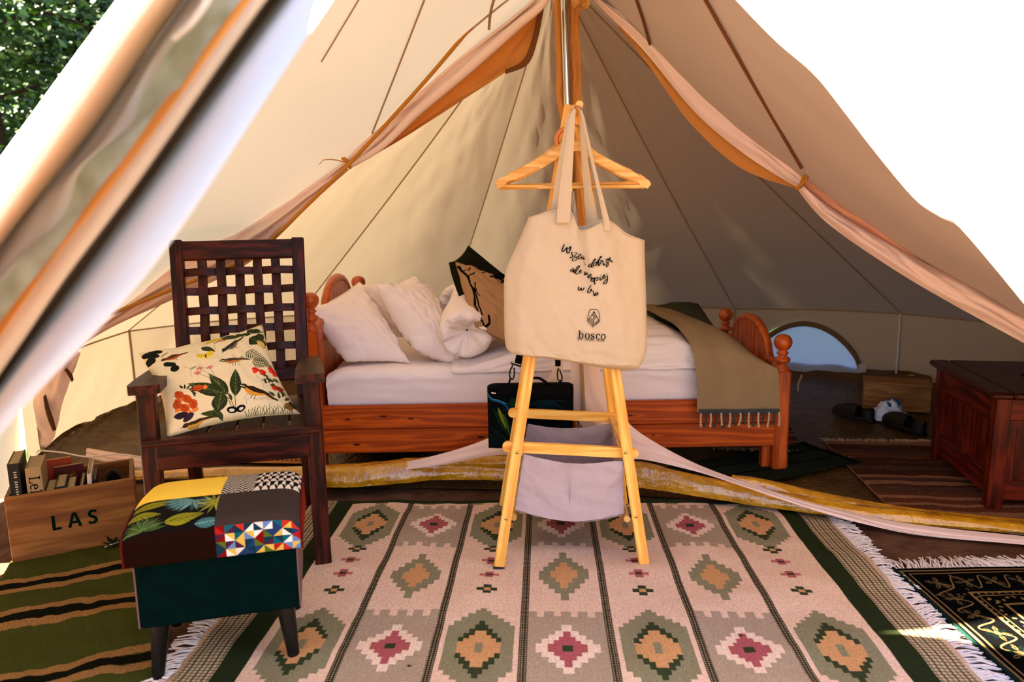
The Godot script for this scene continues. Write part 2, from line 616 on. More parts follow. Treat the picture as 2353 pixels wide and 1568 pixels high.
func ground_and_floor() -> void:
	var g := setting("ground", "grass clearing around the tent")
	var st := new_st()
	grid(st, func(u, v): return Vector3(-40 + 80 * u, -0.03, 15 - 60 * v), 8, 8)
	wpart(g, "grass", st, mat(Color(0.13, 0.20, 0.05), 0.95, {"tex": ntex(61, 0.05, [[0.2, Color(0.6, 0.65, 0.5)], [0.8, Color(1, 1, 0.9)]]), "tri": Vector3(0.8, 0.8, 0.8)}))
	var f := setting("floor", "brown groundsheet in front of the inner doorway")
	st = new_st()
	var nz := noise(11, 0.9)
	grid(st, func(u, v):
		var x: float = lerpf(-2.9, 2.9, u)
		var z: float = lerpf(0.6, -3.2, v)
		return Vector3(x, -0.006 + 0.006 * nz.get_noise_2d(x * 2.0, z * 2.0), z), 60, 40)
	wpart(f, "groundsheet", st, M.groundsheet)
	var f2 := setting("floor", "olive gold plastic groundsheet inside the sleeping tent")
	st = new_st()
	var nz2 := noise(12, 0.8)
	var a := smooth_path([Vector3(-2.1, 0, -3.06), Vector3(-1.5, 0, -3.14), Vector3(-0.8, 0, -3.03), Vector3(0.51, 0, -2.86), Vector3(2.3, 0, -2.32)], 40)
	var b := PackedVector3Array()
	for k in 8:
		for i in 12:
			var q := rim(k, i / 12.0)
			b.append(Vector3(q.x, 0, q.z))
	b.append(Vector3(RIM[8].x, 0, RIM[8].z))
	grid(st, func(u, v):
		var p := samp(a, u).lerp(samp(b, u), v)
		p.y = 0.004 + 0.012 * maxf(0.0, nz2.get_noise_2d(p.x * 1.6, p.z * 1.6))
		return p, 60, 30)
	wpart(f2, "inner_groundsheet", st, M.inner_floor)
	# the raised lip of the inner groundsheet along the foot of the wall
	st = new_st()
	var lipn := noise(13, 1.4)
	grid(st, func(u, v):
		var p := samp(b, u)
		var c := Vector3(0.25, 0, -3.9)
		var o := (p - c).normalized()
		var n := lipn.get_noise_2d(u * 22.0, v * 2.0)
		return p - o * (0.10 * (1.0 - v) * (1.0 - v) + 0.02 * n) + Vector3(0, 0.006 + v * (0.10 + 0.025 * n), 0), 120, 6)
	wpart(f2, "groundsheet_lip", st, M.inner_floor)


func gore(parent: Node3D, k: int, sd: int) -> void:
	var st := new_st()
	var nz := noise(sd, 1.0)
	var mid := Vector3(0.25, 0.6, -3.9)
	grid(st, func(u, v):
		var r := rim(k, u)
		var p := TOP.lerp(r, v)
		var wr := 0.010 * nz.get_noise_2d(u * 3.0, v * 8.0) * sin(PI * u) + 0.006 * sin(PI * u) * nz.get_noise_2d((u + v) * 9.0, v * 2.0)
		wr *= minf(1.0, (1.0 - v) * 8.0)
		return p + (mid - p).normalized() * (0.02 * sin(PI * v) + wr), 20, 30)
	wpart(parent, "canvas_panel", st, M.canvas)


func inner_tent() -> void:
	var P := RIM
	edge_left = even(smooth_path([POLE_TOP] + [Vector3(-0.274, 1.629, -2.929), Vector3(-0.632, 1.371, -2.994), Vector3(-1.018, 1.101, -3.063), Vector3(-1.423, 0.925, -3.136)] + [P[0]], 60), 40)
	edge_right = even(smooth_path([POLE_TOP] + [Vector3(0.518, 1.712, -2.760), Vector3(0.740, 1.474, -2.700), Vector3(1.006, 1.251, -2.628), Vector3(1.306, 1.015, -2.547), Vector3(1.708, 0.753, -2.439)] + [P[8]], 60), 40)
	var c := setting("ceiling", "cream canvas roof of the sleeping tent, sewn from tapering panels")
	for k in 8:
		gore(c, k, 100 + k)
	for e in [edge_left, edge_right]:
		var sg := new_st()
		grid(sg, func(u, v):
			var p := TOP.lerp(samp(e, u), v)
			return p + (Vector3(0.25, 0.6, -3.9) - p).normalized() * 0.02 * sin(PI * v) * u, 40, 24)
		wpart(c, "canvas_panel", sg, M.canvas)
	for k in range(1, 9):
		var pts := PackedVector3Array()
		for j in 25:
			var v := j / 24.0
			var q := TOP.lerp(P[k], v)
			pts.append(q + (Vector3(0.25, 0.6, -3.9) - q).normalized() * (0.02 * sin(PI * v) + 0.003))
		var st := new_st()
		tube(st, pts, 0.004, 6, false)
		wpart(c, "seam", st, M.seam)
	var names := ["wall_left", "wall_back", "wall_back", "wall_back", "wall_back", "wall_back", "wall_right", "wall_right"]
	for k in 8:
		var w := setting(names[k], "low canvas wall of the sleeping tent")
		var a: Vector3 = P[k]
		var b: Vector3 = P[k + 1]
		var inn := (Vector3(0.25, 0.3, -3.9) - (a + b) / 2.0).normalized()
		inn.y = 0
		var nz := noise(140 + k, 1.2)
		var st := new_st()
		grid(st, func(u, v):
			var p := rim(k, u)
			var s: float = (u - 0.06) / 0.72
			var low := 0.0
			if k == 5 and s > 0.0 and s < 1.0:
				low = 0.09 + 0.30 * pow(sin(PI * s), 0.62)
			p.y = lerpf(p.y + 0.004, low, v)
			var fold := nz.get_noise_2d(u * 5.0 + v * 2.0, v * 0.8) * 0.03 * sin(PI * u)
			return p + inn * (fold * minf(1.0, v * 4.0) * (0.3 if k == 5 else 1.0)), 60, 10)
		wpart(w, "wall_cloth", st, M.canvas)
		st = new_st()
		tube(st, PackedVector3Array(range(17).map(func(i): return rim(k, i / 16.0) + inn * 0.008)), 0.0045, 6)
		wpart(w, "seam", st, M.seam)
		st = new_st()
		tube(st, PackedVector3Array([b + inn * 0.012, Vector3(b.x, 0.09, b.z) + inn * 0.016]), 0.006, 6)
		wpart(w, "seam", st, M.white_canvas if k == 5 else M.seam)
	# half round mesh window in the back wall, with its arched binding
	var wn := setting("window", "half round pale blue mesh window low in the back wall")
	var wb := rim(5, 0.78) + Vector3(0.01, 0, 0.02)
	var arch := []
	for k in 25:
		var s := k / 24.0
		var p := rim(5, 0.06 + 0.72 * s) + Vector3(0.01, 0, 0.02)
		p.y = 0.10 + 0.30 * pow(sin(PI * s), 0.62)
		arch.append(p)
	var pane := new_st()
	grid(pane, func(u, v):
		var p := samp(PackedVector3Array(arch), u)
		return Vector3(p.x, lerpf(p.y, 0.0, v), p.z), 24, 4)
	wpart(wn, "mesh_pane", pane, mat(Color(0.66, 0.70, 0.75), 0.8, {"back": Color(0.56, 0.62, 0.68), "bump": M.weave, "tri": Vector3(9, 9, 9), "bs": 0.05}))
	var arc := new_st()
	band(arc, arch.map(func(p): return p + Vector3(0, 0.002, 0.012)), arch.map(func(p): return p + Vector3(-(p.x - 2.0) * 0.06, -0.035, 0.012)), Vector3(-0.3, 0, 0.95), 0.008, 0.0, 1.0, 40, 4)
	wpart(wn, "arched_zip_binding", arc, M.olive_binding)
	var lab := new_st(false)
	cbox(lab, Transform3D(Basis.IDENTITY, wb + Vector3(-0.005, -0.375, 0.02)), Vector3(0.05, 0.055, 0.006), 0.002)
	wpart(wn, "zip_cover", lab, M.white_canvas)
	var cord := new_st()
	tube(cord, smooth_path([Vector3(1.840, 0.111, -4.600), Vector3(1.818, 0.047, -4.600), Vector3(1.826, -0.010, -4.600), Vector3(1.871, -0.074, -4.600)], 14), 0.006, 6)
	wpart(wn, "drawstring", cord, M.fringe_cream)


func canopy() -> void:
	var c := setting("canopy", "cream canvas slopes of the porch in front of the inner doorway")
	var back_l := edge_left
	var front_l := smooth_path([Vector3(0.2, 2.17, -1.5)] + [Vector3(-0.440, 1.845, -1.460), Vector3(-0.721, 1.534, -1.460), Vector3(-0.840, 1.395, -1.450), Vector3(-0.956, 1.251, -1.430), Vector3(-1.405, 0.792, -1.480), Vector3(-1.939, 0.382, -1.480), Vector3(-2.224, 0.163, -1.480)], 40)
	var nz := noise(201, 1.0)
	var st := new_st()
	grid(st, func(u, v):
		var p := samp(back_l, u).lerp(samp(front_l, u), v)
		var sg := -0.13 * pow(sin(PI * v), 0.7) * sin(PI * u)
		return p + Vector3(0.5, -0.8, 0) * (sg + 0.016 * nz.get_noise_2d(u * 1.5, v * 5.0) * sin(PI * v)), 40, 30)
	wpart(c, "canvas_slope", st, M.canvas_front)
	var back_r := edge_right
	var front_r := smooth_path([Vector3(0.2, 2.17, -1.5), Vector3(0.55, 1.86, -1.48), Vector3(0.95, 1.45, -1.42), Vector3(1.35, 1.05, -1.38), Vector3(1.8, 0.62, -1.3), Vector3(2.4, 0.2, -1.2)], 40)
	var nz2 := noise(202, 1.0)
	st = new_st()
	grid(st, func(u, v):
		var p := samp(back_r, u).lerp(samp(front_r, u), v)
		return p + Vector3(-0.5, -0.8, 0) * (0.03 * sin(PI * v) * sin(PI * minf(1.0, u * 1.2)) + 0.016 * nz2.get_noise_2d(u * 1.5, v * 5.0) * sin(PI * v)), 40, 30)
	wpart(c, "canvas_slope", st, M.canvas_front)
	# the slope's skirt, down to the ground at its rear left corner
	st = new_st()
	var rear: Vector3 = back_l[back_l.size() - 1]
	var fore: Vector3 = front_l[front_l.size() - 1]
	grid(st, func(u, v):
		var p := rear.lerp(fore, u * 0.5)
		return Vector3(p.x - 0.04 * v, p.y * (1.0 - v), p.z), 8, 6)
	wpart(c, "canvas_skirt", st, M.canvas_front)
	# seams and straps sewn down the slopes
	var on_left := func(u: float, v: float) -> Vector3:
		return samp(back_l, u).lerp(samp(front_l, u), v) - Vector3(0.5, -0.8, 0) * 0.13 * pow(sin(PI * v), 0.7) * sin(PI * u) + Vector3(0.004, -0.006, 0)
	var on_right := func(u: float, v: float) -> Vector3:
		return samp(back_r, u).lerp(samp(front_r, u), v) + Vector3(-0.5, -0.8, 0) * 0.03 * sin(PI * v) * sin(PI * minf(1.0, u * 1.2)) + Vector3(-0.004, -0.006, 0)
	var lines := [
		[[[0.142, 0.35], [0.233, 0.167], [0.333, 0.015]].map(func(q): return on_left.call(q[0], q[1])), 0.0035, "seam"],
		[[[0.183, 0.483], [0.233, 0.43], [0.283, 0.383]].map(func(q): return on_left.call(q[0], q[1])), 0.0025, "seam"],
		[[[0.092, 0.183], [0.11, 0.11], [0.125, 0.042]].map(func(q): return on_left.call(q[0], q[1])), 0.005, "seam"],
		[[[0.183, 0.458], [0.275, 0.342], [0.40, 0.09]].map(func(q): return on_right.call(q[0], q[1])), 0.005, "strap"],
		[[[0.108, 0.225], [0.135, 0.125], [0.158, 0.02]].map(func(q): return on_right.call(q[0], q[1])), 0.005, "strap"]]
	for l in lines:
		st = new_st()
		tube(st, smooth_path(l[0], 20), l[1], 6)
		wpart(c, l[2], st, M.strap if l[2] == "strap" else M.seam)


# the inner doorway's two flaps, rolled back along the roof edges and tied, and the strips down the pole
func door_flaps() -> void:
	var front := Vector3(0.1, -0.15, 1.0)
	var d := setting("door", "pinkish canvas door flap rolled and tied back along the left roof edge")
	var st := new_st()
	band(st, [Vector3(0.114, 1.960, -2.839), Vector3(0.093, 1.902, -2.843), Vector3(-0.272, 1.652, -2.909), Vector3(-0.536, 1.449, -2.956), Vector3(-0.637, 1.363, -2.975)], [Vector3(0.157, 1.963, -2.852), Vector3(0.141, 1.902, -2.855), Vector3(0.026, 1.819, -2.875), Vector3(-0.139, 1.693, -2.905), Vector3(-0.345, 1.544, -2.942), Vector3(-0.489, 1.420, -2.968), Vector3(-0.635, 1.331, -2.994)], front, 0.02, 0.012, 1.5, 48, 14, 3)
	wpart(d, "rolled_cloth", st, M.flap_pink)
	st = new_st()
	tube(st, smooth_path([Vector3(0.155, 1.951, -2.812), Vector3(0.136, 1.885, -2.816), Vector3(0.025, 1.803, -2.835), Vector3(-0.138, 1.678, -2.865), Vector3(-0.341, 1.529, -2.901), Vector3(-0.482, 1.409, -2.927), Vector3(-0.620, 1.331, -2.952)], 40), PackedFloat32Array(range(41).map(func(i): return 0.006 + 0.013 * sin(PI * minf(1.0, i / 40.0 * 0.93 + 0.04)))), 10)
	wpart(d, "rolled_hem", st, M.flap_pink)
	st = new_st()
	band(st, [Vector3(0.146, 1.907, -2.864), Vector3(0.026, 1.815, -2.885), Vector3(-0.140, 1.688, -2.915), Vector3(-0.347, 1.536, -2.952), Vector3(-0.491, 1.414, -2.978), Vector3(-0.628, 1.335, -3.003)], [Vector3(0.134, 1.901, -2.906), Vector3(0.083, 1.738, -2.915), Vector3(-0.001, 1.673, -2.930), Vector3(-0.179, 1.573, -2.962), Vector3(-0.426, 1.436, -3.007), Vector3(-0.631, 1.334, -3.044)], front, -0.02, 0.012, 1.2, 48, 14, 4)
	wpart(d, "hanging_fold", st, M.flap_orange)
	st = new_st()
	band(st, [Vector3(0.120, 1.889, -2.878), Vector3(0.093, 1.777, -2.883), Vector3(0.056, 1.702, -2.890), Vector3(-0.009, 1.674, -2.902)], [Vector3(0.140, 1.888, -2.875), Vector3(0.114, 1.772, -2.880), Vector3(0.077, 1.688, -2.886), Vector3(-0.009, 1.657, -2.902)], front, 0.004, 0.0, 1.0, 20, 4)
	wpart(d, "edge_binding", st, M.strap)
	st = new_st()
	band(st, [Vector3(-0.637, 1.360, -2.975), Vector3(-0.815, 1.251, -3.007), Vector3(-1.006, 1.158, -3.041), Vector3(-1.204, 1.063, -3.077), Vector3(-1.409, 0.968, -3.114), Vector3(-1.755, 0.765, -3.176), Vector3(-2.031, 0.594, -3.226)], [Vector3(-0.630, 1.324, -2.993), Vector3(-0.787, 1.203, -3.022), Vector3(-0.945, 1.066, -3.050), Vector3(-1.106, 0.947, -3.079), Vector3(-1.434, 0.809, -3.138), Vector3(-1.779, 0.667, -3.200), Vector3(-2.081, 0.491, -3.255)], front, 0.05, 0.02, 2.6, 60, 20, 5)
	wpart(d, "rolled_cloth", st, M.flap_pink)
	st = new_st()
	var rope := smooth_path([Vector3(-0.003, 1.944, -2.781), Vector3(-0.043, 1.892, -2.788), Vector3(-0.263, 1.664, -2.827), Vector3(-0.434, 1.499, -2.858), Vector3(-0.612, 1.334, -2.890), Vector3(-0.797, 1.177, -2.923), Vector3(-0.911, 1.082, -2.944), Vector3(-1.037, 0.987, -2.967), Vector3(-1.380, 0.863, -3.028), Vector3(-1.678, 0.757, -3.082)], 60)
	tube(st, rope, 0.0075, 8)
	wpart(d, "guy_rope", st, M.rope)
	tie(d, [Vector3(-0.639, 1.362, -2.915), Vector3(-0.621, 1.348, -2.912), Vector3(-0.607, 1.322, -2.909)], [Vector3(-0.616, 1.342, -2.911), Vector3(-0.664, 1.356, -2.920), Vector3(-0.711, 1.358, -2.928), Vector3(-0.752, 1.349, -2.935)])
	var d2 := setting("door", "pinkish canvas door flap rolled and tied back along the right roof edge")
	var fr := Vector3(-0.15, -0.1, 1.0)
	st = new_st()
	band(st, [Vector3(0.311, 1.935, -2.816), Vector3(0.341, 1.888, -2.808), Vector3(0.547, 1.748, -2.752), Vector3(0.738, 1.558, -2.701), Vector3(0.883, 1.402, -2.662), Vector3(1.016, 1.255, -2.626)], [Vector3(0.295, 1.943, -2.840), Vector3(0.322, 1.890, -2.833), Vector3(0.492, 1.707, -2.787), Vector3(0.673, 1.480, -2.738), Vector3(0.850, 1.322, -2.691), Vector3(1.011, 1.211, -2.647)], fr, 0.03, 0.008, 1.6, 48, 16, 6)
	wpart(d2, "rolled_cloth", st, M.flap_pink)
	st = new_st()
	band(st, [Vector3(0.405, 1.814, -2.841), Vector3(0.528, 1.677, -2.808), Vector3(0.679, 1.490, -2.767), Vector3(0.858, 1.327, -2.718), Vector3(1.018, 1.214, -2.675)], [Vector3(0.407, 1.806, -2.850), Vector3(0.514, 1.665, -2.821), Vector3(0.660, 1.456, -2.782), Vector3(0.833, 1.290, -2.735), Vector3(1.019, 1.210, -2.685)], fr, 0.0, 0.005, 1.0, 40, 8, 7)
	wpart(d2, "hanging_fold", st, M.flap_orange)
	st = new_st()
	band(st, [Vector3(0.550, 1.788, -2.771), Vector3(0.742, 1.609, -2.720), Vector3(1.009, 1.355, -2.648), Vector3(1.241, 1.152, -2.585), Vector3(1.405, 1.036, -2.541)], [Vector3(0.567, 1.745, -2.777), Vector3(0.745, 1.561, -2.729), Vector3(1.026, 1.256, -2.653), Vector3(1.193, 1.132, -2.608), Vector3(1.385, 1.014, -2.556)], fr, 0.008, 0.004, 1.0, 40, 8, 8)
	wpart(d2, "upper_fold", st, M.canvas)
	st = new_st()
	band(st, [Vector3(1.021, 1.246, -2.624), Vector3(1.179, 1.162, -2.582), Vector3(1.369, 1.051, -2.530), Vector3(1.567, 0.929, -2.477), Vector3(1.785, 0.795, -2.418)], [Vector3(1.017, 1.222, -2.625), Vector3(1.142, 1.106, -2.592), Vector3(1.348, 0.971, -2.536), Vector3(1.534, 0.868, -2.486), Vector3(1.791, 0.723, -2.416)], fr, 0.025, 0.010, 1.6, 50, 14, 9)
	wpart(d2, "rolled_cloth", st, mat(Color(0.80, 0.56, 0.44), 0.9, {"back": Color(0.24, 0.13, 0.08), "spec": 0.15}))
	st = new_st()
	band(st, [Vector3(1.010, 1.222, -2.607), Vector3(1.133, 1.118, -2.574), Vector3(1.337, 0.987, -2.519), Vector3(1.522, 0.881, -2.469), Vector3(1.778, 0.740, -2.400)], [Vector3(0.996, 1.207, -2.611), Vector3(1.094, 1.089, -2.585), Vector3(1.302, 0.931, -2.528), Vector3(1.503, 0.802, -2.474), Vector3(1.787, 0.634, -2.398)], fr, 0.045, 0.010, 1.6, 50, 14, 10)
	wpart(d2, "rolled_cloth", st, M.flap_pink)
	tie(d2, [Vector3(1.000, 1.249, -2.570), Vector3(0.996, 1.226, -2.571), Vector3(0.981, 1.203, -2.575)], [Vector3(0.995, 1.238, -2.571), Vector3(1.020, 1.271, -2.564), Vector3(1.050, 1.296, -2.557), Vector3(1.085, 1.309, -2.547)])
	# centre pole and the two cloth strips that hang beside it
	var p := thing("tent_pole", "slim shiny metal tent pole standing in the middle of the doorway", "tent pole", Vector3(0.275, 0, -2.95))
	st = new_st()
	rod(st, Vector3(0.275, 0.02, -2.95), Vector3(0.218, 1.985, -2.95), 0.0155, 16)
	wpart(p, "shaft", st, mat(Color(0.78, 0.76, 0.72), 0.16, {"metal": 1.0}))
	st = new_st()
	lathe(st, [Vector2(0.0, 0.0), Vector2(0.03, 0.0), Vector2(0.03, 0.012), Vector2(0.018, 0.03), Vector2(0.0, 0.03)], Vector3(0.275, 0.004, -2.95))
	wpart(p, "foot", st, M.black_plastic)
	var d3 := setting("door", "orange brown cloth strips hanging beside the centre pole")
	st = new_st()
	band(st, [Vector3(0.174, 1.985, -2.980), Vector3(0.180, 1.939, -2.980), Vector3(0.186, 1.781, -2.980), Vector3(0.190, 1.686, -2.980), Vector3(0.186, 1.622, -2.980), Vector3(0.192, 1.557, -2.980), Vector3(0.214, 1.458, -2.980)], [Vector3(0.220, 1.984, -2.980), Vector3(0.223, 1.938, -2.980), Vector3(0.224, 1.781, -2.980), Vector3(0.225, 1.685, -2.980), Vector3(0.226, 1.621, -2.980), Vector3(0.228, 1.556, -2.980), Vector3(0.231, 1.458, -2.980)], Vector3(0, 0, 1), 0.012, 0.006, 1.0, 40, 8, 12)
	wpart(d3, "cloth_strip", st, M.flap_orange)
	st = new_st()
	band(st, [Vector3(0.233, 1.981, -2.970), Vector3(0.236, 1.935, -2.970), Vector3(0.238, 1.778, -2.970), Vector3(0.241, 1.619, -2.970), Vector3(0.247, 1.457, -2.970), Vector3(0.249, 1.258, -2.970), Vector3(0.255, 1.020, -2.970)], [Vector3(0.272, 1.981, -2.970), Vector3(0.275, 1.934, -2.970), Vector3(0.277, 1.841, -2.970), Vector3(0.280, 1.762, -2.970), Vector3(0.284, 1.666, -2.970), Vector3(0.284, 1.537, -2.970), Vector3(0.294, 1.257, -2.970), Vector3(0.301, 1.019, -2.970)], Vector3(0, 0, 1), 0.010, 0.008, 1.0, 40, 8, 13)
	wpart(d3, "cloth_strip", st, M.flap_orange)


func tie(parent: Node3D, wrap: Array, tail: Array) -> void:
	var st := new_st()
	tube(st, smooth_path(wrap, 12), 0.006, 6)
	tube(st, smooth_path([wrap[0] + Vector3(0.01, 0, 0.004), wrap[1] + Vector3(0.004, 0.002, 0.008), wrap[2] + Vector3(-0.006, 0.004, 0.004)], 8), 0.005, 6)
	wpart(parent, "tie_cord", st, M.rope)
	st = new_st()
	tube(st, smooth_path(tail, 20), PackedFloat32Array(range(21).map(func(i): return 0.006 * (1.0 - 0.75 * i / 20.0))), 6, true, 0.5)
	wpart(parent, "tie_tail", st, M.rope)


# the outer porch door, held open close to the camera on both sides
func near_flaps() -> void:
	var d := setting("door", "blurred white and tan canvas door edge with a clear window strip, close on the left")
	# each lengthwise strip lies between two lines that run from upper right to lower left
	var L := [
		[[Vector3(-0.361, 1.716, -1.200), Vector3(-0.519, 1.418, -1.050), Vector3(-0.667, 1.338, -1.150), Vector3(-0.949, 1.250, -1.420), Vector3(-1.481, 0.774, -1.560), Vector3(-2.044, 0.342, -1.560), Vector3(-2.344, 0.112, -1.560)], "sunlit_hem"],
		[[Vector3(-0.238, 1.566, -0.900), Vector3(-0.369, 1.347, -0.800), Vector3(-0.433, 1.237, -0.760), Vector3(-0.505, 1.136, -0.740), Vector3(-0.675, 0.904, -0.700), Vector3(-0.931, 0.704, -0.700), Vector3(-1.069, 0.598, -0.700)], "sunlit_hem"],
		[[Vector3(-0.213, 1.546, -0.860), Vector3(-0.345, 1.338, -0.770), Vector3(-0.413, 1.232, -0.740), Vector3(-0.488, 1.127, -0.720), Vector3(-0.667, 0.898, -0.690), Vector3(-0.920, 0.701, -0.690), Vector3(-1.056, 0.595, -0.690)], "sunlit_hem"],
		[[Vector3(-0.201, 1.605, -0.980), Vector3(-0.388, 1.388, -0.950), Vector3(-0.504, 1.235, -0.930), Vector3(-0.629, 1.095, -0.920), Vector3(-0.857, 0.800, -0.880), Vector3(-1.182, 0.545, -0.880), Vector3(-1.356, 0.409, -0.880)], "tan_webbing"],
		[[Vector3(-0.156, 1.565, -0.900), Vector3(-0.335, 1.376, -0.900), Vector3(-0.384, 1.327, -0.900), Vector3(-0.425, 1.272, -0.900), Vector3(-0.434, 1.233, -0.880), Vector3(-0.494, 1.190, -0.880), Vector3(-0.520, 1.136, -0.880), Vector3(-0.565, 1.092, -0.870), Vector3(-0.600, 1.057, -0.870), Vector3(-0.834, 0.773, -0.850), Vector3(-1.151, 0.523, -0.850), Vector3(-1.321, 0.389, -0.850)], "shaded_fold"],
		[[Vector3(-0.129, 1.555, -0.880), Vector3(-0.297, 1.367, -0.880), Vector3(-0.333, 1.320, -0.870), Vector3(-0.366, 1.276, -0.870), Vector3(-0.387, 1.260, -0.870), Vector3(-0.427, 1.202, -0.860), Vector3(-0.465, 1.164, -0.860), Vector3(-0.523, 1.087, -0.850), Vector3(-0.592, 1.013, -0.850), Vector3(-0.822, 0.737, -0.830), Vector3(-1.134, 0.489, -0.830), Vector3(-1.302, 0.356, -0.830)], "clear_window_strip"],
		[[Vector3(-0.110, 1.535, -0.840), Vector3(-0.272, 1.356, -0.840), Vector3(-0.419, 1.181, -0.830), Vector3(-0.506, 1.088, -0.830), Vector3(-0.573, 1.000, -0.820), Vector3(-0.796, 0.724, -0.800), Vector3(-1.100, 0.483, -0.800), Vector3(-1.262, 0.353, -0.800)], "orange_piping"],
		[[Vector3(-0.096, 1.535, -0.840), Vector3(-0.256, 1.356, -0.840), Vector3(-0.400, 1.176, -0.830), Vector3(-0.493, 1.064, -0.820), Vector3(-0.579, 0.958, -0.820), Vector3(-0.804, 0.676, -0.800), Vector3(-1.111, 0.430, -0.800), Vector3(-1.275, 0.298, -0.800)], "tan_webbing"],
		[[Vector3(-0.091, 1.564, -0.900), Vector3(-0.260, 1.372, -0.900), Vector3(-0.415, 1.174, -0.880), Vector3(-0.516, 1.050, -0.870), Vector3(-0.615, 0.937, -0.870), Vector3(-0.847, 0.639, -0.840), Vector3(-1.170, 0.379, -0.840), Vector3(-1.343, 0.240, -0.840)], "dark_gap"],
		[[Vector3(-0.032, 1.514, -0.800), Vector3(-0.178, 1.343, -0.800), Vector3(-0.345, 1.119, -0.790), Vector3(-0.430, 1.025, -0.790), Vector3(-0.559, 0.898, -0.780), Vector3(-0.771, 0.656, -0.760), Vector3(-1.065, 0.418, -0.760), Vector3(-1.223, 0.291, -0.760)], "blue_white_fold"]]
	var mats := {"sunlit_hem": M.white_canvas, "tan_webbing": M.tan_webbing, "shaded_fold": M.white_canvas, "clear_window_strip": M.clear_window, "orange_piping": M.orange_piping, "dark_gap": M.olive_binding, "blue_white_fold": M.white_canvas}
	var bulges := {"sunlit_hem": 0.03, "tan_webbing": 0.006, "shaded_fold": 0.012, "clear_window_strip": 0.004, "orange_piping": 0.008, "dark_gap": -0.02, "blue_white_fold": 0.025}
	for k in range(1, L.size()):
		var st := new_st()
		band(st, L[k - 1][0], L[k][0], Vector3(0.3, -0.2, 1), bulges[L[k][1]], 0.004 if k in [4, 9] else 0.0, 1.5, 50, 10, 20 + k)
		wpart(d, L[k][1], st, mats[L[k][1]])
	var st2 := new_st()
	band(st2, [Vector3(-0.316, 1.383, -0.840), Vector3(-0.322, 1.361, -0.840), Vector3(-0.342, 1.335, -0.840), Vector3(-0.360, 1.320, -0.840)], [Vector3(-0.304, 1.383, -0.840), Vector3(-0.311, 1.361, -0.840), Vector3(-0.333, 1.333, -0.840), Vector3(-0.357, 1.315, -0.840)], Vector3(0, 0, 1), 0.006, 0.0, 1.0, 16, 6)
	wpart(d, "pull_tab", st2, M.white_canvas)
	var d2 := setting("door", "sunlit white canvas door flap drawn back on the right, close to the camera")
	st2 = new_st()
	var a := smooth_path([Vector3(0.284, 1.601, -1.300), Vector3(0.343, 1.523, -1.300), Vector3(0.391, 1.472, -1.300), Vector3(0.458, 1.408, -1.300), Vector3(0.523, 1.355, -1.300), Vector3(0.570, 1.302, -1.300), Vector3(0.634, 1.226, -1.300), Vector3(0.706, 1.147, -1.300), Vector3(0.750, 1.116, -1.300), Vector3(0.789, 1.095, -1.300), Vector3(0.852, 1.029, -1.300), Vector3(0.906, 0.969, -1.300), Vector3(1.034, 0.827, -1.300), Vector3(1.217, 0.628, -1.300)], 60)
	var nz := noise(231, 1.0)
	grid(st2, func(u, v):
		var p := samp(a, u)
		var f := 0.02 * sin(v * 9.0 + 2.0 * nz.get_noise_2d(u * 2.0, v)) + 0.05 * nz.get_noise_2d(u * 1.2, v * 5.0)
		return p + Vector3(0.62, 0.55, 0.50) * v + Vector3(-0.4, -0.3, 0.7) * f * minf(1.0, v * 3.0), 60, 40)
	wpart(d2, "canvas_flap", st2, M.white_canvas)
	st2 = new_st()
	tube(st2, a, 0.006, 6)
	wpart(d2, "hem", st2, M.white_canvas)


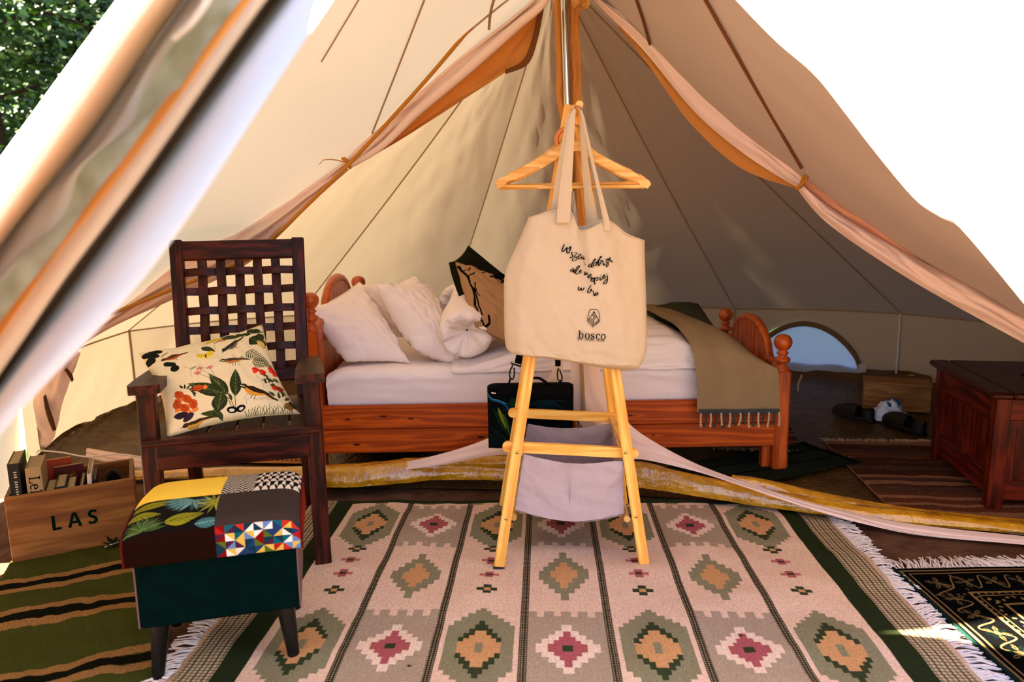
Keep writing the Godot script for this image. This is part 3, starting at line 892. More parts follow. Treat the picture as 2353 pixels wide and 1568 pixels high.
func sill() -> void:
	# gold groundsheet edge lying in a roll across the doorway, and the pink canvas sill above it
	var t := setting("trim", "shiny crinkled olive gold groundsheet edge rolled across the doorway")
	var base := smooth_path([Vector3(-2.25, 0, -3.12), Vector3(-1.41, 0, -3.12), Vector3(-0.79, 0, -2.93), Vector3(-0.33, 0, -2.985), Vector3(-0.04, 0, -2.94), Vector3(0.25, 0, -2.88), Vector3(0.51, 0, -2.83), Vector3(0.85, 0, -2.69), Vector3(1.27, 0, -2.54), Vector3(1.75, 0, -2.41), Vector3(2.3, 0, -2.25)], 80)
	var hts := [0.03, 0.05, 0.115, 0.125, 0.15, 0.16, 0.145, 0.095, 0.06, 0.045, 0.04]
	var wid := [0.05, 0.06, 0.10, 0.10, 0.07, 0.07, 0.08, 0.09, 0.08, 0.07, 0.06]
	var nz := noise(241, 1.0)
	var st := new_st()
	grid(st, func(u, v):
		var s: float = u * 10.0
		var j := mini(int(s), 9)
		var hh: float = lerpf(hts[j], hts[j + 1], s - j)
		var ww: float = lerpf(wid[j], wid[j + 1], s - j)
		var p := samp(base, u)
		var a := lerpf(-0.35, PI * 0.92, v)
		var cr := 0.012 * nz.get_noise_2d(u * 26.0, v * 5.0) + 0.006 * nz.get_noise_2d(u * 70.0, v * 14.0)
		var dent := -0.02 * exp(-pow((v - 0.22 - 0.1 * sin(u * 9.0)) / 0.06, 2.0)) * smoothstep(0.25, 0.35, u) * (1.0 - smoothstep(0.5, 0.62, u))
		var r := 1.0 + cr * 8.0
		return Vector3(p.x + 0.02 * cos(a), maxf(0.003, hh * 0.5 + sin(a) * (hh * 0.5) * r + 0.0), p.z - ww * 0.5 + cos(a) * (ww * 0.6) * r + dent), 160, 26)
	wpart(t, "rolled_groundsheet_edge", st, M.tarp)
	# flat strip of the same sheet that shows behind the sill on the right
	st = new_st()
	band(st, [Vector3(0.860, 0.103, -2.808), Vector3(0.953, 0.102, -2.776), Vector3(1.194, 0.065, -2.694), Vector3(1.477, 0.039, -2.598), Vector3(1.808, 0.036, -2.485), Vector3(2.105, 0.041, -2.384)], [Vector3(0.847, 0.106, -2.762), Vector3(0.939, 0.077, -2.731), Vector3(1.178, 0.017, -2.650), Vector3(1.457, -0.007, -2.555), Vector3(1.783, -0.010, -2.444), Vector3(2.077, -0.003, -2.344)], Vector3(0, 0.7, 0.7), 0.015, 0.003, 1.0, 50, 10, 14)
	wpart(t, "inner_groundsheet_edge", st, M.tarp)
	var t2 := setting("trim", "pink canvas sill along the doorway, rising to a point at the pole")
	var pk: Material = M.flap_pink
	st = new_st()
	band(st, [Vector3(-1.996, 0.098, -3.339), Vector3(-1.703, 0.067, -3.275), Vector3(-1.377, 0.032, -3.203), Vector3(-1.040, 0.032, -3.129), Vector3(-0.835, 0.056, -3.084), Vector3(-0.520, 0.105, -3.014), Vector3(-0.310, 0.158, -2.968), Vector3(-0.108, 0.236, -2.924), Vector3(0.036, 0.339, -2.892), Vector3(0.159, 0.530, -2.865), Vector3(0.194, 0.687, -2.857)], [Vector3(-1.982, 0.062, -3.306), Vector3(-1.692, 0.016, -3.242), Vector3(-1.368, -0.010, -3.171), Vector3(-1.032, 0.003, -3.097), Vector3(-0.828, 0.047, -3.052), Vector3(-0.516, 0.085, -2.983), Vector3(-0.309, 0.120, -2.938), Vector3(-0.108, 0.172, -2.894), Vector3(0.033, 0.185, -2.863), Vector3(0.154, 0.191, -2.836), Vector3(0.206, 0.194, -2.825)], Vector3(0, 0, 1), 0.008, 0.004, 1.5, 70, 12, 15)
	wpart(t2, "sill_cloth", st, pk)
	st = new_st()
	band(st, [Vector3(0.332, 0.721, -2.847), Vector3(0.339, 0.549, -2.845), Vector3(0.370, 0.446, -2.834), Vector3(0.444, 0.331, -2.809), Vector3(0.541, 0.259, -2.776), Vector3(0.699, 0.182, -2.722), Vector3(0.852, 0.132, -2.670), Vector3(0.999, 0.093, -2.620), Vector3(1.142, 0.061, -2.572), Vector3(1.281, 0.039, -2.525), Vector3(1.440, 0.027, -2.470), Vector3(1.731, 0.026, -2.372), Vector3(2.016, 0.030, -2.275)], [Vector3(0.226, 0.725, -2.833), Vector3(0.228, 0.536, -2.832), Vector3(0.241, 0.362, -2.828), Vector3(0.373, 0.196, -2.783), Vector3(0.501, 0.197, -2.740), Vector3(0.688, 0.167, -2.676), Vector3(0.838, 0.128, -2.625), Vector3(0.983, 0.087, -2.576), Vector3(1.124, 0.051, -2.528), Vector3(1.261, 0.025, -2.481), Vector3(1.418, 0.007, -2.428), Vector3(1.704, 0.014, -2.331), Vector3(1.984, 0.019, -2.235)], Vector3(0, 0.1, 1), 0.012, 0.005, 1.8, 80, 14, 16)
	wpart(t2, "sill_cloth", st, pk)
	st = new_st()
	band(st, [Vector3(0.253, 0.727, -2.814), Vector3(0.260, 0.540, -2.811), Vector3(0.267, 0.349, -2.809)], [Vector3(0.267, 0.727, -2.809), Vector3(0.275, 0.540, -2.806), Vector3(0.283, 0.350, -2.804)], Vector3(0, 0, 1), 0.002, 0.0, 1.0, 16, 3)
	wpart(t2, "stitched_binding", st, M.seam)
	# lower corner of the left door panel, with its curved zip
	var t3 := setting("door", "pale door corner with a curved brown zip, lower left beyond the crate")
	st = new_st()
	band(st, [Vector3(-1.993, 0.640, -3.300), Vector3(-2.063, 0.541, -3.300), Vector3(-2.152, 0.462, -3.300), Vector3(-2.239, 0.393, -3.300), Vector3(-2.342, 0.293, -3.300), Vector3(-2.456, 0.181, -3.300), Vector3(-2.561, 0.079, -3.300)], [Vector3(-1.939, 0.559, -3.280), Vector3(-1.991, 0.452, -3.280), Vector3(-2.043, 0.343, -3.280), Vector3(-2.085, 0.222, -3.280), Vector3(-2.112, 0.156, -3.280), Vector3(-2.164, 0.122, -3.280), Vector3(-2.342, 0.106, -3.280)], Vector3(0, 0, 1), 0.03, 0.012, 2.0, 40, 16, 17)
	wpart(t3, "door_cloth", st, M.flap_pink)
	st = new_st()
	band(st, [Vector3(-2.106, 0.370, -3.240), Vector3(-2.105, 0.314, -3.240), Vector3(-2.096, 0.257, -3.240), Vector3(-2.082, 0.209, -3.240)], [Vector3(-2.092, 0.382, -3.240), Vector3(-2.084, 0.322, -3.240), Vector3(-2.071, 0.265, -3.240), Vector3(-2.065, 0.216, -3.240)], Vector3(0, 0, 1), 0.004, 0.0, 1.0, 20, 4)
	band(st, [Vector3(-1.998, 0.492, -3.240), Vector3(-1.982, 0.460, -3.240), Vector3(-1.970, 0.432, -3.240)], [Vector3(-1.985, 0.500, -3.240), Vector3(-1.965, 0.472, -3.240), Vector3(-1.961, 0.444, -3.240)], Vector3(0, 0, 1), 0.004, 0.0, 1.0, 12, 4)
	wpart(t3, "zip_tape", st, M.zip)
	st = new_st()
	tube(st, smooth_path([Vector3(-2.171, 0.129, -3.220), Vector3(-2.045, 0.116, -3.220), Vector3(-1.930, 0.094, -3.220), Vector3(-1.791, 0.103, -3.220), Vector3(-1.675, 0.085, -3.220)], 24), 0.004, 6)
	wpart(t3, "zip_tape", st, M.fringe_white)
	st = new_st(false)
	cbox(st, Transform3D(Basis.IDENTITY, Vector3(-2.165, 0.121, -3.200)), Vector3(0.012, 0.04, 0.006), 0.002)
	wpart(t3, "zip_pull", st, M.steel)


# ------------------------------------------------------------------ trees beyond the tent, upper left
func forest() -> void:
	var leaf := new_st()
	quad(leaf, Vector3(-0.5, 0, 0), Vector3(0, -0.28, 0.10), Vector3(0.5, 0, 0), Vector3(0, 0.28, 0.10))
	var leaf_mesh := commit(leaf)
	var lm := mat(Color(1, 1, 1), 0.5, {"back": Color(0.2, 0.28, 0.07)})
	lm.vertex_color_use_as_albedo = true
	leaf_mesh.surface_set_material(0, lm)
	var bark := mat(Color(0.16, 0.12, 0.08), 0.95, {"bump": M.soft, "tri": Vector3(3, 1, 3), "bs": 1.0})
	var spots := [
		[Vector3(-6.2, 0, -9.2), 6.0, "bright green leafy tree nearest the tent edge, upper left"],
		[Vector3(-8.0, 0, -10.4), 7.2, "leafy tree at the far left edge of the view, beyond the tent"],
		[Vector3(-7.0, 0, -12.5), 8.0, "darker tree standing behind the bright leafy tree"],
		[Vector3(-10.2, 0, -13.5), 8.6, "dark tree in the back row at the far left"],
		[Vector3(-8.8, 0, -16.0), 9.5, "tall dark tree far away, behind the gap between the leafy trees"],
		[Vector3(-6.6, 0, -15.0), 9.0, "dark tree whose crown shows just above the left door edge"],
		[Vector3(-13.0, 0, -19.0), 10.5, "tallest dark tree farthest away at the upper left corner"],
		[Vector3(-10.0, 0, -20.0), 10.0, "dark background tree low behind the canvas edge"]]
	for k in spots.size():
		var at: Vector3 = spots[k][0]
		var h: float = spots[k][1]
		var t := thing("tree", spots[k][2], "tree", at, 0.0, "trees beyond the tent")
		var st := new_st()
		var path := smooth_path([Vector3.ZERO, Vector3(0.08, h * 0.35, 0.05), Vector3(-0.05, h * 0.7, 0), Vector3(0.05, h, 0.05)], 16)
		tube(st, path, PackedFloat32Array(range(17).map(func(i): return lerpf(0.13, 0.03, i / 16.0))), 8)
		lpart(t, "trunk", st, bark)
		st = new_st()
		for j in 16:
			var y := h * (0.22 + 0.70 * j / 16.0)
			var a := rng.randf() * TAU
			var r := rng.randf_range(0.8, 1.6)
			tube(st, smooth_path([Vector3(0, y, 0), Vector3(cos(a) * r * 0.5, y + 0.25, sin(a) * r * 0.5), Vector3(cos(a) * r, y + rng.randf_range(-0.1, 0.6), sin(a) * r)], 6), 0.022, 5)
		lpart(t, "branches", st, bark)
		var mm := MultiMesh.new()
		mm.transform_format = MultiMesh.TRANSFORM_3D
		mm.use_colors = true
		mm.mesh = leaf_mesh
		var cnt := 17000 if k < 2 else 13000
		mm.instance_count = cnt
		var clumps := []
		for j in 90:
			var y := h * rng.randf_range(0.16, 1.0)
			var rr := 1.9 * sqrt(maxf(0.05, 1.0 - pow((y / h - 0.5) / 0.62, 2.0)))
			var a := rng.randf() * TAU
			var q := rr * sqrt(rng.randf())
			clumps.append(Vector3(cos(a) * q, y, sin(a) * q))
		for j in cnt:
			var c: Vector3 = clumps[rng.randi() % clumps.size()]
			var p := c + Vector3(rng.randfn() * 0.34, rng.randfn() * 0.26, rng.randfn() * 0.34)
			var s := rng.randf_range(0.07, 0.13) * (1.0 if k < 2 else 2.1)
			var bs := Basis.from_euler(Vector3(rng.randf_range(-1.2, 1.2), rng.randf() * TAU, rng.randf_range(-0.8, 0.8))).scaled(Vector3(s, s, s))
			mm.set_instance_transform(j, Transform3D(bs, p))
			var g := rng.randf()
			mm.set_instance_color(j, Color(0.016 + 0.034 * g * g, 0.040 + 0.066 * g * g, 0.006 + 0.006 * g))
		var mi := MultiMeshInstance3D.new()
		mi.name = "foliage"
		mi.multimesh = mm
		mi.set_meta("kind", "stuff")
		t.add_child(mi, true)


# ------------------------------------------------------------------ bed
func arch_panel(st: SurfaceTool, x: float, th: float, z0: float, z1: float, y0: float, ysh: float, ypk: float) -> void:
	# a board across the bed (its face looks along x) with a stepped arch for a top edge
	var n := 36
	var tops := []
	for k in n + 1:
		var s := float(k) / n
		var z := lerpf(z0, z1, s)
		var c := absf(s - 0.5) * 2.0
		var y := ysh
		if c < 0.62:
			y = ysh + 0.03 + (ypk - ysh - 0.03) * sqrt(maxf(0.0, 1.0 - pow(c / 0.62, 2.0)))
		elif c < 0.72:
			y = ysh + 0.03
		else:
			y = ysh + 0.03 * cos((c - 0.72) / 0.28 * PI / 2)
		tops.append(Vector3(0, y, z))
	st.set_smooth_group(-1)
	for k in n:
		var a: Vector3 = tops[k]
		var b: Vector3 = tops[k + 1]
		for s in [-1, 1]:
			var xx: float = x + s * th / 2
			face(st, [Vector3(xx, y0, a.z), Vector3(xx, y0, b.z), Vector3(xx, b.y, b.z), Vector3(xx, a.y, a.z)], Vector3(x, (a.y + y0) / 2, (a.z + b.z) / 2))
		face(st, [Vector3(x - th / 2, a.y, a.z), Vector3(x + th / 2, a.y, a.z), Vector3(x + th / 2, b.y, b.z), Vector3(x - th / 2, b.y, b.z)], Vector3(x, y0, a.z))
	var rim := PackedVector3Array(tops.map(func(p): return Vector3(x, p.y, p.z)))
	tube(st, rim, th * 0.75, 8)


func bed_post(root: Node3D, x: float, z: float, h: float) -> void:
	var st := new_st(false)
	var w := 0.066
	var ps := h - 0.155
	cbox(st, Transform3D(Basis.IDENTITY, Vector3(x, ps / 2, z)), Vector3(w, ps, w), 0.010)
	var post := wpart(root, "post", st, M.pine_up)
	st = new_st()
	lathe(st, [Vector2(0.031, 0.0), Vector2(0.026, 0.016), Vector2(0.015, 0.024), Vector2(0.018, 0.030), Vector2(0.031, 0.038), Vector2(0.034, 0.046), Vector2(0.031, 0.054), Vector2(0.017, 0.062), Vector2(0.020, 0.070), Vector2(0.026, 0.074), Vector2(0.021, 0.082), Vector2(0.016, 0.086), Vector2(0.027, 0.094), Vector2(0.036, 0.108), Vector2(0.039, 0.122), Vector2(0.036, 0.137), Vector2(0.026, 0.150), Vector2(0.012, 0.156), Vector2(0.0, 0.157)], Vector3(x, ps - 0.003, z), 22)
	wpart(post, "turned_finial", st, M.pine_up)


func pine_print(sd: int) -> ImageTexture:
	# growth rings cut lengthwise, with knots
	var w := 768
	var h := 96
	var im := Image.create(w, h, false, Image.FORMAT_RGB8)
	var nz := noise(sd, 0.006, 3)
	var nf := noise(sd + 1, 0.09, 2)
	var r := RandomNumberGenerator.new()
	r.seed = sd
	var knots := []
	for k in 5:
		knots.append(Vector3(r.randf_range(40, w - 40), r.randf_range(15, h - 15), r.randf_range(4, 8)))
	var dark := Color(0.52, 0.18, 0.015)
	var light := Color(0.80, 0.35, 0.04)
	for y in h:
		for x in w:
			var q := float(y) * 0.42 + 16.0 * nz.get_noise_2d(x * 0.35, y * 1.5)
			var kd := 0.0
			for kn in knots:
				var dx: float = (x - kn.x) / (kn.z * 3.0)
				var dy: float = (y - kn.y) / kn.z
				var d := dx * dx + dy * dy
				q += 7.0 * exp(-d * 0.5)
				kd = maxf(kd, 1.0 - ((x - kn.x) * (x - kn.x) / 2.0 + (y - kn.y) * (y - kn.y)) / (kn.z * kn.z * 0.6))
			var f := 0.5 + 0.5 * sin(q * 0.55)
			f = 0.30 + 0.60 * f * f + 0.16 * nf.get_noise_2d(x * 0.06, y * 2.0)
			var c := dark.lerp(light, clampf(f, 0, 1))
			if kd > 0.0:
				c = c.lerp(Color(0.16, 0.04, 0.012), clampf(kd * 2.0, 0, 0.9))
			im.set_pixel(x, y, c)
	return ImageTexture.create_from_image(im)


func plank(parent: Node3D, n: String, at: Vector3, s: Vector3, m: Material) -> MeshInstance3D:
	# a board along x whose front face shows the whole print once
	var st := new_st(false)
	cbox(st, Transform3D(Basis.IDENTITY, at), s, 0.004)
	var h := s / 2
	quad(st, at + Vector3(-h.x + 0.004, -h.y + 0.004, h.z + 0.0005), at + Vector3(h.x - 0.004, -h.y + 0.004, h.z + 0.0005), at + Vector3(h.x - 0.004, h.y - 0.004, h.z + 0.0005), at + Vector3(-h.x + 0.004, h.y - 0.004, h.z + 0.0005))
	return wpart(parent, n, st, m)


func bed() -> void:
	M.pine_up = M.pine.duplicate()
	M.pine_up.uv1_scale = Vector3(4, 0.5, 4)
	var b := thing("bed", "orange brown pine single bed with arched ends and turned ball finials", "bed", Vector3(0.15, 0, -3.58))
	bed_post(b, -0.855, -3.13, 0.83)
	bed_post(b, -0.835, -4.05, 0.83)
	bed_post(b, 1.163, -3.13, 0.615)
	bed_post(b, 1.183, -4.05, 0.615)
	for k in 2:
		var m := mat(Color.WHITE, 0.38, {"tex": pine_print(70 + k), "spec": 0.35})
		var y := 0.125 + 0.053 + k * 0.107
		plank(b, "side_rail_board", Vector3(0.154, y, -3.115), Vector3(1.96, 0.105, 0.026), m)
	var st := new_st(false)
	cbox(st, Transform3D(Basis.IDENTITY, Vector3(0.165, 0.23, -4.06)), Vector3(1.96, 0.21, 0.026))
	wpart(b, "side_rail_board", st, M.pine)
	st = new_st()
	arch_panel(st, -0.845, 0.028, -4.02, -3.16, 0.16, 0.66, 0.855)
	wpart(b, "headboard", st, M.pine_up)
	st = new_st()
	arch_panel(st, 1.173, 0.028, -4.02, -3.16, 0.13, 0.44, 0.625)
	wpart(b, "footboard", st, M.pine_up)
	for k in 9:
		st = new_st(false)
		cbox(st, Transform3D(Basis.IDENTITY, Vector3(-0.70 + k * 0.215, 0.275, -3.59)), Vector3(0.09, 0.018, 0.90))
		wpart(b, "slat", st, M.box_wood)
	# a leg brace under the rail by the foot post
	st = new_st(false)
	cbox(st, Transform3D(Basis.IDENTITY, Vector3(1.112, 0.065, -3.155)), Vector3(0.04, 0.125, 0.04))
	wpart(b, "leg_block", st, M.pine_up)


func bedding() -> void:
	# mattress under a fitted sheet
	var st := new_st()
	var nz := noise(301, 1.0)
	grid(st, func(u, v):
		# v runs over the cross-section: front bottom, front edge, top, back
		var x: float = lerpf(-0.805, 1.125, u)
		var e := minf(u, 1.0 - u) * 20.0
		var endk := 1.0 - pow(maxf(0.0, 1.0 - e), 2.0)
		var a: Vector2
		var s: float = v * 3.0
		if s < 1.0:
			a = Vector2(lerpf(-3.150, -3.122, s), lerpf(0.285, 0.455, s))
		elif s < 1.35:
			var q := (s - 1.0) / 0.35 * PI / 2
			a = Vector2(-3.122 - 0.05 * (1.0 - cos(q)), 0.455 + 0.04 * sin(q))
		else:
			a = Vector2(lerpf(-3.172, -4.0, (s - 1.35) / 1.65), 0.495)
		var wr: float = nz.get_noise_2d(x * 3.0 + s * 2.0, s * 2.5) * 0.010 + 0.006 * nz.get_noise_2d(x * 9.0 + s * 6.0, s * 2.0)
		return Vector3(x, 0.285 + (a.y - 0.285) * (0.85 + 0.15 * endk) + (wr * 0.8 if s > 1.0 else 0.0), a.x + (wr * s if s < 1.3 else 0.0)), 90, 40)
	for k in 2:
		var x := -0.805 if k == 0 else 1.125
		face(st, [Vector3(x, 0.285, -3.15), Vector3(x, 0.46, -3.13), Vector3(x, 0.46, -4.0), Vector3(x, 0.285, -4.0)], Vector3(0, 0.3, -3.5))
	solo("mattress", st, M.sheet, "mattress under a tight white fitted sheet on the pine bed", "mattress")
	# duvet spread over the middle and foot of the bed
	st = new_st()
	var nd := noise(302, 1.0)
	grid(st, func(u, v):
		var x: float = lerpf(-0.26, 0.84, u)
		var s: float = v * 3.0
		var ed := pow(clampf(u * 6.0, 0.0, 1.0), 0.5) * pow(clampf((1.0 - u) * 8.0, 0.0, 1.0), 0.5)
		var top := 0.515 + 0.105 * ed * smoothstep(0.0, 0.45, u)
		var p: Vector3
		if s < 1.0:
			p = Vector3(x, lerpf(0.475, top - 0.045, s), -3.105 - 0.010 * s)
		elif s < 1.6:
			var q := (s - 1.0) / 0.6 * PI / 2
			p = Vector3(x, top - 0.045 + 0.045 * sin(q), -3.115 - 0.13 * (1.0 - cos(q)))
		else:
			p = Vector3(x, top, lerpf(-3.245, -3.98, (s - 1.6) / 1.4))
		var wr: float = 0.012 * nd.get_noise_2d(x * 2.5, s * 3.0) + 0.006 * nd.get_noise_2d(x * 7.0 + s, s * 5.0)
		return p + Vector3(0, wr, wr * 0.7), 80, 40)
	solo("duvet", st, M.sheet, "white duvet spread over the middle and foot of the bed", "duvet")
	# pillows
	st = new_st()
	cushion(st, Vector3(-0.905, 0.735, -3.240), Vector3(-0.737, 0.835, -3.620), Vector3(-0.447, 0.500, -3.200), Vector3(-0.732, 0.513, -3.200), 0.075, 0.035, 0.012, 311)
	solo("pillow", st, M.sheet, "white pillow leaning on the headboard, nearest the armchair", "pillow", "white pillows at the head of the bed")
	st = new_st()
	cushion(st, Vector3(-0.621, 0.844, -3.340), Vector3(-0.403, 0.816, -3.620), Vector3(-0.223, 0.472, -3.220), Vector3(-0.414, 0.558, -3.200), 0.085, 0.04, 0.014, 312)
	var p2 := solo("pillow", st, M.sheet, "white pillow with pintucks leaning in the middle, next to the rolled duvet", "pillow", "white pillows at the head of the bed")
	p2.name = "pillow_001"
	st = new_st()
	cushion(st, Vector3(-0.600, 0.802, -3.720), Vector3(-0.482, 0.850, -3.750), Vector3(-0.310, 0.671, -3.600), Vector3(-0.417, 0.508, -3.550), 0.07, 0.03, 0.01, 313)
	solo("pillow", st, M.sheet, "white pillow behind the pintucked pillow, only its upper edge showing", "pillow", "white pillows at the head of the bed")
	st = new_st()
	cushion(st, Vector3(-0.789, 0.799, -3.850), Vector3(-0.615, 0.793, -3.880), Vector3(-0.556, 0.559, -3.800), Vector3(-0.736, 0.562, -3.800), 0.05, 0.02, 0.008, 314)
	solo("pillow", st, M.sheet, "white pillow farthest back by the far headboard post", "pillow", "white pillows at the head of the bed")
	# duvet rolled up, its swirled end towards the viewer
	duvet_roll(Vector3(-0.198, 0.637, -3.140), Vector3(-0.177, 0.735, -3.620), 0.112, "rolled_duvet", "white duvet rolled up on the bed, its swirled end facing the front", 321)
	duvet_roll(Vector3(-0.266, 0.726, -3.600), Vector3(-0.218, 0.715, -3.900), 0.085, "rolled_duvet", "second white duvet roll behind, mostly hidden by the beige cushion", 322)
	# cushions
	st = new_st()
	cushion(st, Vector3(-0.286, 0.919, -3.500), Vector3(-0.199, 1.002, -3.520), Vector3(0.135, 0.736, -3.520), Vector3(-0.138, 0.576, -3.500), 0.035, 0.03, 0.006, 331)
	solo("cushion", st, M.dark_green_cloth, "dark olive green cushion standing behind the beige cushion", "cushion")
	var c := thing("cushion", "beige linen cushion with dark brush strokes and a dark flange", "cushion", Vector3(-0.111, 0.567, -3.300))
	st = new_st()
	cushion(st, Vector3(-0.251, 0.940, -3.320), Vector3(0.108, 0.776, -3.420), Vector3(0.107, 0.544, -3.100), Vector3(-0.155, 0.672, -3.100), 0.075, 0.012, 0.010, 332)
	var bp := Pic.new(320, 320, Color(0.66, 0.50, 0.35))
	var ink := Color(0.035, 0.025, 0.02)
	for s in [[[Vector2(4, 30), Vector2(16, 90), Vector2(20, 160), Vector2(14, 230), Vector2(26, 290), Vector2(46, 312)], 7.0], [[Vector2(26, 150), Vector2(24, 220), Vector2(34, 270)], 5.0], [[Vector2(46, 312), Vector2(62, 300), Vector2(60, 270)], 9.0], [[Vector2(10, 60), Vector2(34, 46), Vector2(44, 30)], 4.0], [[Vector2(14, 92), Vector2(36, 76), Vector2(48, 62)], 5.0], [[Vector2(34, 120), Vector2(30, 160), Vector2(36, 190)], 4.0], [[Vector2(84, 44), Vector2(110, 22), Vector2(150, 16)], 5.0], [[Vector2(110, 60), Vector2(140, 44), Vector2(190, 48), Vector2(250, 40), Vector2(310, 46)], 9.0], [[Vector2(150, 72), Vector2(170, 52), Vector2(210, 62)], 8.0], [[Vector2(80, 14), Vector2(110, 10), Vector2(140, 4)], 3.0]]:
		bp.curve(s[0], s[1], ink)
		for q in s[0]:
			bp.blob(q.x, q.y, s[1] / 2, s[1] / 2, 0, ink, 10)
	bp.grain(7, 0.12)
	wpart(c, "cover", st, mat(Color.WHITE, 0.9, {"tex": bp.tex()}))
	st = new_st()
	band(st, [Vector3(-0.277, 0.933, -3.325), Vector3(-0.262, 0.862, -3.325), Vector3(-0.222, 0.744, -3.325), Vector3(-0.162, 0.624, -3.325)], [Vector3(-0.247, 0.941, -3.310), Vector3(-0.230, 0.863, -3.310), Vector3(-0.193, 0.757, -3.310), Vector3(-0.149, 0.637, -3.310)], Vector3(0, 0, 1), 0.004, 0.0, 1.0, 24, 3)
	wpart(c, "dark_flange", st, M.dark_green_cloth)
	var t := thing("tassel", "black yarn tassel at the cushion edge beside the tote bag", "tassel", Vector3(-0.056, 0.861, -3.300))
	st = new_st()
	for k in 46:
		var d := Vector3(rng.randfn(), rng.randfn(), rng.randfn()).normalized()
		var q := Vector3(-0.054, 0.861, -3.300)
		tube(st, PackedVector3Array([q, q + d * 0.028 + Vector3(0, -0.004, 0), q + d * 0.038 + Vector3(0, -0.014, 0)]), 0.004, 4)
	wpart(t, "yarn", st, M.black_cloth)
	# throw with tassels
	var th := thing("throw_blanket", "greyish beige woven throw with knotted tassels over the bed foot", "blanket", Vector3(0.95, 0.47, -3.1))
	st = new_st()
	var nt := noise(341, 1.0)
	var prof := PackedVector3Array([Vector3(0.0, 0.655, -3.92), Vector3(0.0, 0.672, -3.6), Vector3(0.02, 0.670, -3.36), Vector3(0.06, 0.650, -3.20), Vector3(0.10, 0.585, -3.09), Vector3(0.115, 0.50, -3.052), Vector3(0.125, 0.40, -3.046), Vector3(0.13, 0.297, -3.05)])
	var pp := smooth_path(Array(prof), 40)
	grid(st, func(u, v):
		var p := samp(pp, v)
		var x: float = p.x + lerpf(0.66, 0.99, u) + (u - 0.5) * 0.02 * v
		var drop := 0.14 * pow(u, 3.0) * (1.0 - smoothstep(0.45, 0.8, v))
		var wr: float = 0.010 * nt.get_noise_2d(x * 6.0, v * 3.0) + 0.006 * sin(u * 14.0) * v * v
		return Vector3(x, p.y - drop + wr * (1.0 - v), p.z + wr), 40, 60)
	wpart(th, "woven_cloth", st, M.throw)
	st = new_st()
	band(st, [Vector3(0.788, 0.312, -3.042), Vector3(0.95, 0.310, -3.040), Vector3(1.128, 0.308, -3.042)], [Vector3(0.788, 0.292, -3.042), Vector3(0.95, 0.288, -3.040), Vector3(1.128, 0.288, -3.042)], Vector3(0, 0, 1), 0.003, 0.002, 8.0, 40, 4)
	wpart(th, "dark_edge", st, M.throw_edge)
	for k in 17:
		var x := 0.795 + k * 0.0205 + rng.randf_range(-0.003, 0.003)
		var l := rng.randf_range(0.050, 0.068)
		st = new_st()
		tube(st, smooth_path([Vector3(x, 0.295, -3.038), Vector3(x + rng.randf_range(-0.004, 0.004), 0.295 - l * 0.5, -3.036), Vector3(x + rng.randf_range(-0.008, 0.008), 0.295 - l, -3.038)], 8), PackedFloat32Array([0.004, 0.0046, 0.004, 0.0046, 0.004, 0.0046, 0.004, 0.0062, 0.005]), 6)
		wpart(th, "tassel", st, M.fringe_cream if k % 2 == 0 else M.throw_edge)
	st = new_st()
	cushion(st, Vector3(0.711, 0.630, -3.860), Vector3(0.994, 0.657, -3.900), Vector3(0.993, 0.588, -3.600), Vector3(0.672, 0.585, -3.600), 0.06, 0.02, 0.008, 351)
	solo("cushion", st, mat(Color(0.22, 0.22, 0.16), 0.9), "dark grey green cushion lying behind the throw at the bed foot", "cushion")


func duvet_roll(a: Vector3, b: Vector3, r: float, n: String, label: String, sd: int) -> void:
	var st := new_st()
	var nz := noise(sd, 1.0)
	var t := (b - a).normalized()
	var side := t.cross(Vector3.UP).normalized()
	var up := side.cross(t).normalized()
	# skin along the roll, rounding into an end that is gathered into a dimple
	grid(st, func(u, v):
		var ang: float = u * TAU
		var wr: float = nz.get_noise_2d(cos(ang) * 2.0 + 5.0, sin(ang) * 2.0 + v * 3.0)
		var rr: float
		var along: float
		if v < 0.55:
			var s: float = v / 0.55
			var q := (1.0 - s) * PI / 2
			rr = r * (0.04 + 0.96 * sin(s * PI / 2))
			along = -0.045 * sin(s * PI) * 1.2 + 0.05 * (1.0 - s) * (1.0 - s) + 0.03 * s
			var ridge := sin(ang * 7.0 + s * 3.5 + 2.0 * wr) * 0.010 * sin(PI * minf(1.0, s * 1.15)) + 0.012 * wr * s
			along += ridge
		else:
			var s: float = (v - 0.55) / 0.45
			rr = r * (1.0 + 0.03 * sin(s * 6.0) + 0.06 * wr)
			along = 0.03 + s * a.distance_to(b)
		return a + t * along + side * cos(ang) * rr * 1.06 + up * sin(ang) * rr, 64, 46)
	solo(n, st, M.sheet, label, "duvet")


